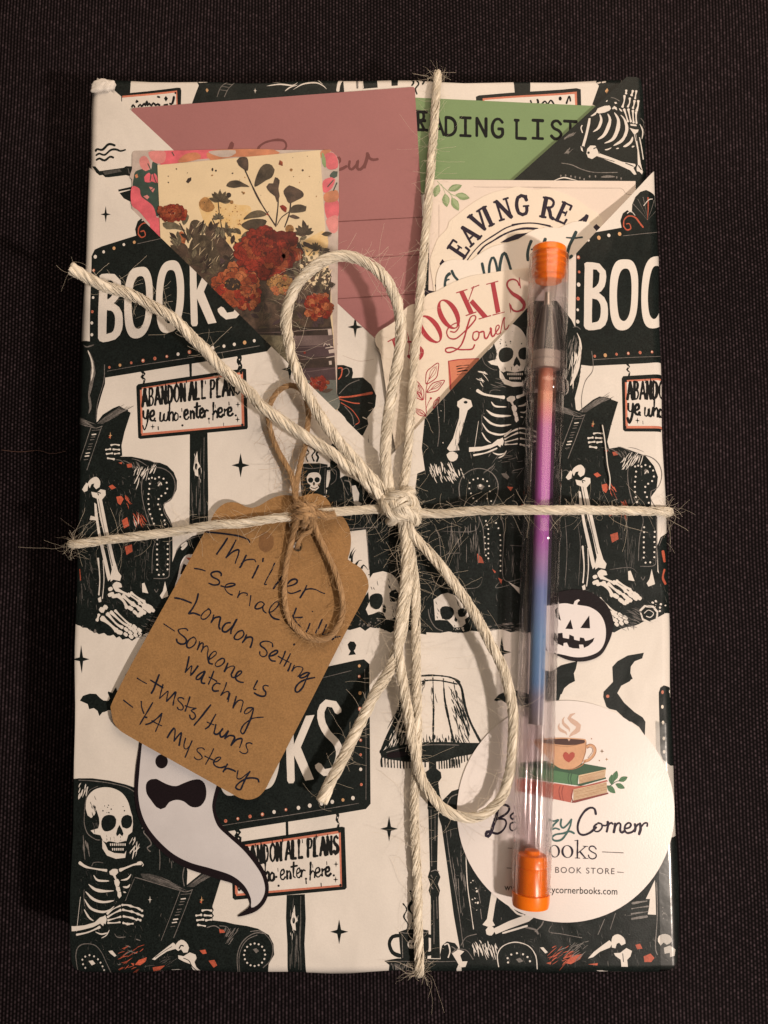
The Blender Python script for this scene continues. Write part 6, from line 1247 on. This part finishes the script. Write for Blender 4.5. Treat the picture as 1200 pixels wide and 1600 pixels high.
lathe('end_plug', [(1327, .5), (1328, 1.6), (1333, 1.9), (1335, 3.1), (1344, 3.45), (1352, 3.5), (1354, 3.3), (1358, 3.5), (1388, 3.66), (1393.5, 3.7), (1394, 4.25), (1408, 4.2), (1415, 4.0), (1418, 3.4), (1419, .4)], 'orange_plug')
tip = lathe('tip', [(457, .25), (457.5, .75), (478, .95), (479, 1.1), (480, .4)], 'tip_metal', n=24)
lathe('grip_cone', [(478, 1.2), (479, 1.45), (500, 2.0), (530, 2.75), (548, 3.1), (550, 3.1), (550.5, .5)], 'grip_black', flutes=6, fd=.07, n=72)
cone_ = [o for o in pen.children if o.name.startswith('grip_cone')][0]; plain('grip_grey', (.13, .115, .105), .3); cone_.data.materials.append(mat('grip_grey'))
for f in cone_.data.polygons:
    a = (math.degrees(math.atan2(f.center.y, f.center.x))+8) % 60
    if a < 22: f.material_index = 1
lathe('collar', [(550, .5), (550.5, 3.3), (562, 3.35), (564, 3.1), (567, 3.3), (577, 3.3), (578, .5)], 'collar_grey')
lathe('refill', [(577, .4), (577.5, 1.72), (600, 1.76), (1088, 1.76), (1100, 1.76), (1131, 1.72), (1132, .4)], 'gradient_ink', n=32)
lathe('refill_tube', [(1132, 1.95), (1320, 1.95), (1320, 1.6), (1132, 1.6)], 'clear_plastic', n=32, closed=True)
# ------------------------------------------------------------------ twine, bow and jute cord
def fibre_mat(name, c1, c2, c3):
    m, nt, b = newmat(name); L = nt.links
    uv = nt.nodes.new('ShaderNodeUVMap'); mp = nt.nodes.new('ShaderNodeMapping'); mp.inputs['Scale'].default_value = (420, 6, 1)
    L.new(uv.outputs[0], mp.inputs[0]); n = nd(nt, 'ShaderNodeTexNoise', Scale=1.0, Detail=4.0, Roughness=.65); L.new(mp.outputs[0], n.inputs['Vector'])
    co = nt.nodes.new('ShaderNodeTexCoord'); n2 = nd(nt, 'ShaderNodeTexNoise', Scale=120.0, Detail=2.0); L.new(co.outputs['Object'], n2.inputs['Vector'])
    r = nt.nodes.new('ShaderNodeValToRGB'); L.new(n.outputs['Fac'], r.inputs[0]); e = r.color_ramp.elements
    e[0].position = .30; e[0].color = (*c1, 1); e[1].position = .68; e[1].color = (*c3, 1); q = e.new(.47); q.color = (*c2, 1)
    mx = nt.nodes.new('ShaderNodeMix'); mx.data_type = 'RGBA'; mx.blend_type = 'MULTIPLY'; mx.inputs[0].default_value = .45
    L.new(r.outputs[0], mx.inputs[6]); L.new(n2.outputs['Color'], mx.inputs[7])
    g = nt.nodes.new('ShaderNodeVectorMath'); g.operation = 'SCALE'; g.inputs['Scale'].default_value = 1.25; L.new(mx.outputs[2], g.inputs[0])
    hs = nt.nodes.new('ShaderNodeHueSaturation'); hs.inputs['Saturation'].default_value = .9; L.new(g.outputs[0], hs.inputs['Color'])
    L.new(r.outputs[0], b.inputs['Base Color']); b.inputs['Roughness'].default_value = .6; b.inputs['Specular IOR Level'].default_value = .3
    b.inputs['Sheen Weight'].default_value = .15
    bp = nd(nt, 'ShaderNodeBump', Strength=.55, Distance=.00018); L.new(n.outputs['Fac'], bp.inputs['Height']); L.new(bp.outputs[0], b.inputs['Normal'])
fibre_mat('cotton_twine', (.54, .465, .35), (.71, .64, .52), (.82, .77, .68))
fibre_mat('jute', (.20, .105, .04), (.36, .215, .10), (.52, .34, .18))
plain('loose_cotton', (.66, .58, .46), .6); plain('loose_jute', (.46, .29, .14), .6); plain('white_lint', (.72, .68, .62), .6); plain('brown_hair', (.09, .045, .035), .5)
def frames(pts):
    n = len(pts); tg = [(pts[min(i+1, n-1)]-pts[max(i-1, 0)]).normalized() for i in range(n)]
    u = tg[0].cross(Vector((0, 0, 1))); u = u.normalized() if u.length > .1 else Vector((1, 0, 0)); out = []
    for i in range(n):
        u = (u-tg[i]*u.dot(tg[i])).normalized(); out.append((pts[i], tg[i], u, tg[i].cross(u)))
    return out
class Strands:
    def __init__(s): s.v, s.f, s.uv = [], [], []
    def tube(s, pts, rad, k=8, cap=True):
        fr_ = frames(pts); b = len(s.v); d = 0
        for i, (p, t, u, w_) in enumerate(fr_):
            r = rad(i/(len(pts)-1)) if callable(rad) else rad
            if i: d += (p-pts[i-1]).length
            for j in range(k):
                a = 2*math.pi*j/k; s.v.append(p+(u*math.cos(a)+w_*math.sin(a))*r); s.uv.append((j/k*.02*1.0, d*18))
        for i in range(len(pts)-1):
            for j in range(k): h = (j+1) % k; s.f.append((b+i*k+j, b+i*k+h, b+(i+1)*k+h, b+(i+1)*k+j))
        if cap: s.f.append(tuple(b+j for j in range(k))[::-1]); s.f.append(tuple(b+(len(pts)-1)*k+j for j in range(k)))
    def build(s, name, mt, parent, smooth=True):
        me = bpy.data.meshes.new(name); me.from_pydata([tuple(v) for v in s.v], [], s.f); me.materials.append(mat(mt))
        if s.uv:
            l = me.uv_layers.new(name='UVMap'); idx = [0]*len(me.loops); me.loops.foreach_get('vertex_index', idx); fl = []
            for i in idx: fl += s.uv[i]
            l.data.foreach_set('uv', fl)
        me.polygons.foreach_set('use_smooth', [smooth]*len(me.polygons)); o = bpy.data.objects.new(name, me); COL.objects.link(o)
        if parent: adopt(o, parent)
        return o
def path(pts):
    """pts: (photo x, photo y, height in mm above the parcel)"""
    w3 = [Vector(P(x, y, T+h*.001)) for x, y, h in pts]
    c = catmull([tuple(v) for v in w3], .0007); return [Vector(v) for v in c]
def twine(S, H, pts, R=.00145, plies=2, pitch=.0150, ph=0, fuzz=2.2, fl=.0060, flare=0, hr=.000023):
    c = path(pts) if not isinstance(pts[0], Vector) else pts; fr_ = frames(c); d = [0]
    for i in range(1, len(c)): d.append(d[-1]+(c[i]-c[i-1]).length)
    wob = random.uniform(0, 9)
    strands = [(k/plies, R*.42, R*.62, .10) for k in range(plies)]
    strands += [(random.random(), R*random.uniform(.52, .74), R*random.uniform(.26, .38), .3) for k in range(7 if R > .001 else 3)]
    for k, (ph0, ro, rs, jit) in enumerate(strands):
        q = []; w1, w2 = random.uniform(0, 6), random.uniform(.7, 1.5)
        for i, (p, t, u, w_) in enumerate(fr_):
            a = ph+2*math.pi*(ph0+d[i]/pitch+jit*.5*math.sin(d[i]*170*w2+w1)); rr = ro*(1+.2*math.sin(d[i]*310*w2+w1)+.12*math.sin(d[i]*97*w2))
            e = 0
            if flare: e = max(0, 1-(d[-1]-d[i])/.007)*flare*random.uniform(.8, 1.2)
            q.append(p+(u*math.cos(a)+w_*math.sin(a))*(rr+e*R))
        S.tube(q, lambda t, w1=w1, rs=rs: rs*(1+.16*math.sin(t*len(c)*.45+w1)+.12*math.sin(t*len(c)*.13+2*w1)), 9)
    # single yarn fibres wound on the surface
    for k in range(int(d[-1]/.00032)):
        i0 = random.randrange(len(c)); n = random.randint(6, 22); a0 = random.uniform(0, 6.28); q = []
        for i in range(i0, min(i0+n, len(c))):
            p, t, u, w_ = fr_[i]; a = a0+2*math.pi*(d[i]-d[i0])/pitch; q.append(p+(u*math.cos(a)+w_*math.sin(a))*R*random.uniform(.95, 1.22))
        if len(q) > 2: S.tube(q, random.uniform(.00005, .00011), 4, False)
    for k in range(int(d[-1]*1000*fuzz)):
        i = random.randrange(len(c)); p, t, u, w_ = fr_[i]; a = random.uniform(0, 6.28); dr = (u*math.cos(a)+w_*math.sin(a))
        if dr.z < -.2: dr.z *= -.4
        l = fl*random.choice((.35, .5, .6, .8, 1, 1.6))*random.uniform(.6, 1.3); v = (dr*random.uniform(.5, 1)+t*random.uniform(-1.3, 1.3)).normalized(); q = [p+dr*R*.8]
        bend = Vector((random.gauss(0, 1), random.gauss(0, 1), random.gauss(0, .35)-.25))*random.choice((.3, .45, .7))
        for j in range(8):
            v = (v+bend+Vector((random.gauss(0, .16), random.gauss(0, .16), random.gauss(0, .1)))).normalized(); nx = q[-1]+v*l/8
            if FX0 < nx.x < FX1 and FY0 < nx.y < Y1: nx.z = max(nx.z, T+.0034 if nx.y < .08 else T+.0016)
            else: nx.z = max(nx.z, .0004)
            q.append(nx)
        H.tube(q, hr*random.uniform(.6, 1.2), 3, False)
tw = empty('twine', P(622, 790, ZF)); tag(tw, 'cream cotton twine wrapped both ways round the parcel and tied in a bow', 'twine')
H = Strands()
def strand(name, *args, **kw):
    S = Strands()
    for a in args: twine(S, H, a, **kw)
    return S.build(name, 'cotton_twine', tw)
def edge_drop(px, py, h, dx, dy):
    """continue a wrap round the edge of the parcel, down to the table"""
    a = Vector(P(px, py, T+h*.001)); return [a+Vector((dx*.0011, dy*.0011, -.0005)), a+Vector((dx*.0018, dy*.0018, -.0022)), a+Vector((dx*.0019, dy*.0019, -.010)), a+Vector((dx*.0019, dy*.0019, -.0245))]
def wrap(pts, e0=None, e1=None):
    c = [Vector(P(x, y, T+h*.001)) for x, y, h in pts]
    if e0: c = edge_drop(*pts[0], *e0)[::-1]+c
    if e1: c = c+edge_drop(*pts[-1], *e1)
    return [Vector(v) for v in catmull([tuple(v) for v in c], .0007)]
strand('wrap_strand', wrap([(684,121,1.4),(682,140,1.8),(677,215,2.8),(668,330,3.6),(660,420,4.2),(655,480,4.4),(647,570,4.6),(641,660,4.8),(635,730,5.2),(628,790,5.6)], e0=(0, 1)),
       wrap([(630,800,5.6),(640,850,5.2),(649,920,4.9),(650,1010,4.5),(652,1120,4.2),(651,1180,4.1),(648,1240,4.1),(648,1300,4.1),(652,1372,4.1),(653,1440,4.1),(655,1500,4.0),(655,1512,3.9)], e1=(0, -1)), R=.00092)
strand('wrap_strand', wrap([(119,850,3.6),(135,848,4.0),(165,844,4.1),(222,837,4.1),(278,830,4.6),(335,820,6.2),(380,818,6.4),(420,811,6.4),(456,807,6.4),(508,801,6.2),(560,797,5.4),(612,794,5.4)], e0=(-1, 0)),
       wrap([(632,799,5.4),(680,803,6.0),(743,798,8.6),(800,797,11.8),(832,797,13.2),(852,797,13.5),(872,797,13.2),(900,797,11.2),(940,797.5,7.6),(985,798,4.6),(1020,799,4.0),(1038,799,3.6)], e1=(1, 0)), R=.00090)
strand('bow_loop', [(622,790,6.2),(606,772,6.6),(565,730,7.4),(520,678,8.2),(487,628,9),(462,575,10),(449,522,11),(448,488,12),(460,452,13.4),(482,425,14.4),(510,406,14.8),(540,400,14.6),(573,410,14),(601,434,13),(620,471,12),(626,507,11),(624,550,10),(615,601,9.2),(607,649,8.4),(602,706,7.6),(607,760,6.8),(620,788,6.2)], R=.00113)
strand('bow_loop', [(624,795,6.2),(645,835,6.4),(664,856,7),(690,886,7.8),(716,921,8.6),(742,960,9.2),(766,1005,9.6),(784,1040,9.6),(796,1080,9.2),(802,1120,8.8),(801,1165,8.2),(796,1210,7.6),(784,1245,7.0),(768,1264,6.6),(744,1277,6.2),(718,1276,5.8),(692,1263,5.6),(674,1242,5.6),(658,1215,5.8),(646,1163,6.2),(636,1104,6.6),(627,1051,6.8),(622,1008,6.8),(627,960,6.8),(634,900,6.6),(634,850,6.4),(626,800,6.2)], R=.00102)
strand('tail', [(618,788,6.2),(595,774,6.6),(561,742,7.2),(522,710,7.8),(480,684,8.2),(437,655,8.6),(408,634,8.8),(392,615,9),(363,590,9.2),(341,570,9.4),(321,547,9.6),(298,525,9.8),(273,499,10.2),(239,479,10.6),(202,459,11),(165,448,11.4),(131,431,12),(111,420,12.6)], R=.00116, flare=.35)
strand('tail', [(630,800,6),(638,850,5.8),(637,900,5.6),(632,949,5.6),(627,990,5.8),(616,1028,6.2),(607,1051,6.4),(584,1088,7),(556,1144,7.6),(533,1190,8),(515,1224,8.2),(502,1252,8.4)], R=.0011, flare=.5)
# knot: the strands wound round each other
S = Strands()
def kp(l): return [(x, y, h) for x, y, h in l]
twine(S, H, kp([(598,774,5.2),(603,788,7.4),(612,800,8.6),(624,806,8.8),(638,802,7.8),(646,792,5.6)]), R=.00135, pitch=.011)
twine(S, H, kp([(602,800,5.2),(606,786,7.6),(618,776,8.8),(632,776,8.6),(643,784,7.4),(650,800,5.0)]), R=.00135, pitch=.011)
twine(S, H, kp([(612,816,5.4),(618,803,8.2),(626,790,9.4),(634,778,8.4),(640,768,6)]), R=.00135, pitch=.011)
twine(S, H, kp([(606,770,5.6),(614,784,8.4),(628,796,9.2),(642,806,7.6),(650,815,5.2)]), R=.0013, pitch=.011)
S.build('knot', 'cotton_twine', tw)
hf = H.build('loose_fibres', 'loose_cotton', tw); hf['kind'] = 'stuff'
# jute cord through the tag
jt = empty('jute_cord', P(470, 805, ZF)); tag(jt, 'thin brown jute cord looped and knotted at the top of the kraft tag', 'cord')
J = Strands(); JH = Strands()
JR = dict(R=.00056, plies=2, pitch=.0065, fuzz=4.6, fl=.0040, hr=.000028)
def jcord(name, *ps, **kw):
    S = Strands()
    for p in ps: twine(S, JH, p, **{**JR, **kw})
    return S.build(name, 'jute', jt)
jcord('cord_loop', [(466,800,7.6),(462,778,6.2),(455,742,5.2),(438,711,4.6),(428,690,4.4),(422,670,4.6),(419,650,4.6),(422,632,4.8),(433,613,5),(449,603,5.2),(463,604,5.2),(476,617,5.2),(482,643,5),(480,668,4.8),(477,695,4.6),(469,725,4.8),(464,752,5.4),(462,778,6.4),(468,798,7.8)])
jcord('cord_loop', [(468,803,8.4),(460,830,6.6),(452,860,5.8),(446,890,5.6),(444,924,5.6),(448,958,5.6),(460,980,5.7),(479,994,5.8),(502,1000,5.9),(519,992,6),(531,972,6.2),(536,949,6.4),(532,921,6.6),(523,892,6.6),(510,863,6.4),(498,838,6.4),(488,812,7.6),(480,800,8.6)])
jcord('cord_loop', [(464,856,4.4),(466,846,5.6),(473,836,6),(483,830,6.2),(488,816,7.4)], R=.0006)
jcord('cord_knot', [(458,796,6.4),(464,790,8.6),(476,790,9.4),(486,798,9),(490,808,7)], [(462,812,6.4),(468,800,9),(480,794,9.6),(490,792,7.6)], [(458,806,7),(470,806,9.2),(484,804,9),(494,802,7)], [(466,786,7),(474,796,9.4),(478,810,8.8),(474,820,6.8)], [(484,802,8.6),(500,804,8),(512,806,7.6),(524,804,7.2)], R=.00092)
jf = JH.build('loose_fibres', 'loose_jute', jt); jf['kind'] = 'stuff'
# stray threads
def lint(name, pts, r, mt, label):
    S = Strands(); S.tube(path(pts), r, 5); o = S.build(name, mt, None); o.data.transform(Matrix.Identity(4)); tag(o, label, 'thread'); return o
lint('stray_thread', [(941,664,3.2),(944,682,3.4),(947,706,3.2),(949,726,3.5),(953,748,3.2),(952,765,3.1)], .00016, 'white_lint', 'short white thread lying on the printed book right of the pen')
lint('stray_hair', [(2,703,-23.6),(30,706,-23.6),(60,704,-23.6),(80,709,-23.5),(103,705,-23.6)], .00009, 'brown_hair', 'fine reddish hair on the dark cloth beside the left edge of the parcel')
# ------------------------------------------------------------------ clear tape on the lower right edge, torn corner, paper that is not ruler straight
m, nt, b = newmat('clear_tape'); L = nt.links
tr = nt.nodes.new('ShaderNodeBsdfTransparent'); tr.inputs[0].default_value = (.97, .97, .96, 1); gl = nt.nodes.new('ShaderNodeBsdfGlossy'); gl.inputs['Roughness'].default_value = .2
fr_ = nt.nodes.new('ShaderNodeFresnel'); fr_.inputs[0].default_value = 1.75; ms = nt.nodes.new('ShaderNodeMixShader'); L.new(fr_.outputs[0], ms.inputs[0]); L.new(tr.outputs[0], ms.inputs[1]); L.new(gl.outputs[0], ms.inputs[2]); L.new(ms.outputs[0], nt.nodes['Material Output'].inputs[0])
n_ = nd(nt, 'ShaderNodeTexNoise', Scale=150.0, Detail=3.0); co = nt.nodes.new('ShaderNodeTexCoord'); L.new(co.outputs['Object'], n_.inputs['Vector']); bp = nd(nt, 'ShaderNodeBump', Strength=.05, Distance=.002); L.new(n_.outputs['Fac'], bp.inputs['Height']); L.new(bp.outputs[0], gl.inputs['Normal'])
tape = Sheet(lambda X, Y: z_front(X, Y)+.00016, fgx, fgy)
tape.add([(FX1-.0052, FY0+.0004, 0), (FX1, FY0+.0004, 0), (FX1, -.0505, 0), (FX1-.0046, -.0495, 0)], 'clear_tape', 0)
tape.build('clear_tape', book)
def soft(s):
    for i, (x, y, z) in enumerate(s.v):
        if z < T-.004: k_ = max(0, (z-.002)/(T-.006))
        else: k_ = 1
        l = max(0, 1-(x-FX0)/.02); r = max(0, 1-(FX1-x)/.02); bt = max(0, 1-(y-FY0)/.02); tp = max(0, 1-(Y1-y)/.015)
        dx = l*l*(.00018*math.sin(y*95+1)+.00010*math.sin(y*230))+r*r*(.00018*math.sin(y*88+2.5)+.00012*math.sin(y*205+1))
        dy = bt*bt*(.00025*math.sin(x*110)+.0002*math.sin(x*260+1))+tp*tp*(.00035*math.sin(x*90+2)+.0002*math.sin(x*240))
        dx += l*.0021*min(1, max(0, (.035-y)/.135))
        # the four corners are blunted
        cx = max(0, 1-min(x-FX0, FX1-x)/.004)*max(0, 1-min(y-FY0, Y1-y)/.004)
        dx += (1 if x < 0 else -1)*.0009*cx; dy += (1 if y < 0 else -1)*.0009*cx
        s.v[i] = (x+dx*k_, y+dy*k_, z)
for s_ in (blk, upl, upr, front): soft(s_)
import bmesh
bm_ = bmesh.new(); bmesh.ops.create_icosphere(bm_, subdivisions=4, radius=1)
from mathutils import noise
for v in bm_.verts:
    q = v.co.copy(); f_ = 1+.5*noise.noise(q*1.2+Vector((3, 1, 2)))+.28*(abs(noise.noise(q*2.2))-.2)
    v.co = Vector((q.x*.0026*f_, q.y*.0017*f_, q.z*.0011*f_))
me = bpy.data.meshes.new('torn_corner'); bm_.to_mesh(me); bm_.free(); me.materials.append(mat('paper')); me.polygons.foreach_set('use_smooth', [True]*len(me.polygons))
o = bpy.data.objects.new('torn_corner', me); o.location = P(162, 134, T+.0012); o.rotation_euler = (0, 0, .35); COL.objects.link(o); o.parent = book
blk.build('wrapped_block', book); upl.build('paper_flap', book); upr.build('paper_flap', book); front.build('front_pocket', book)
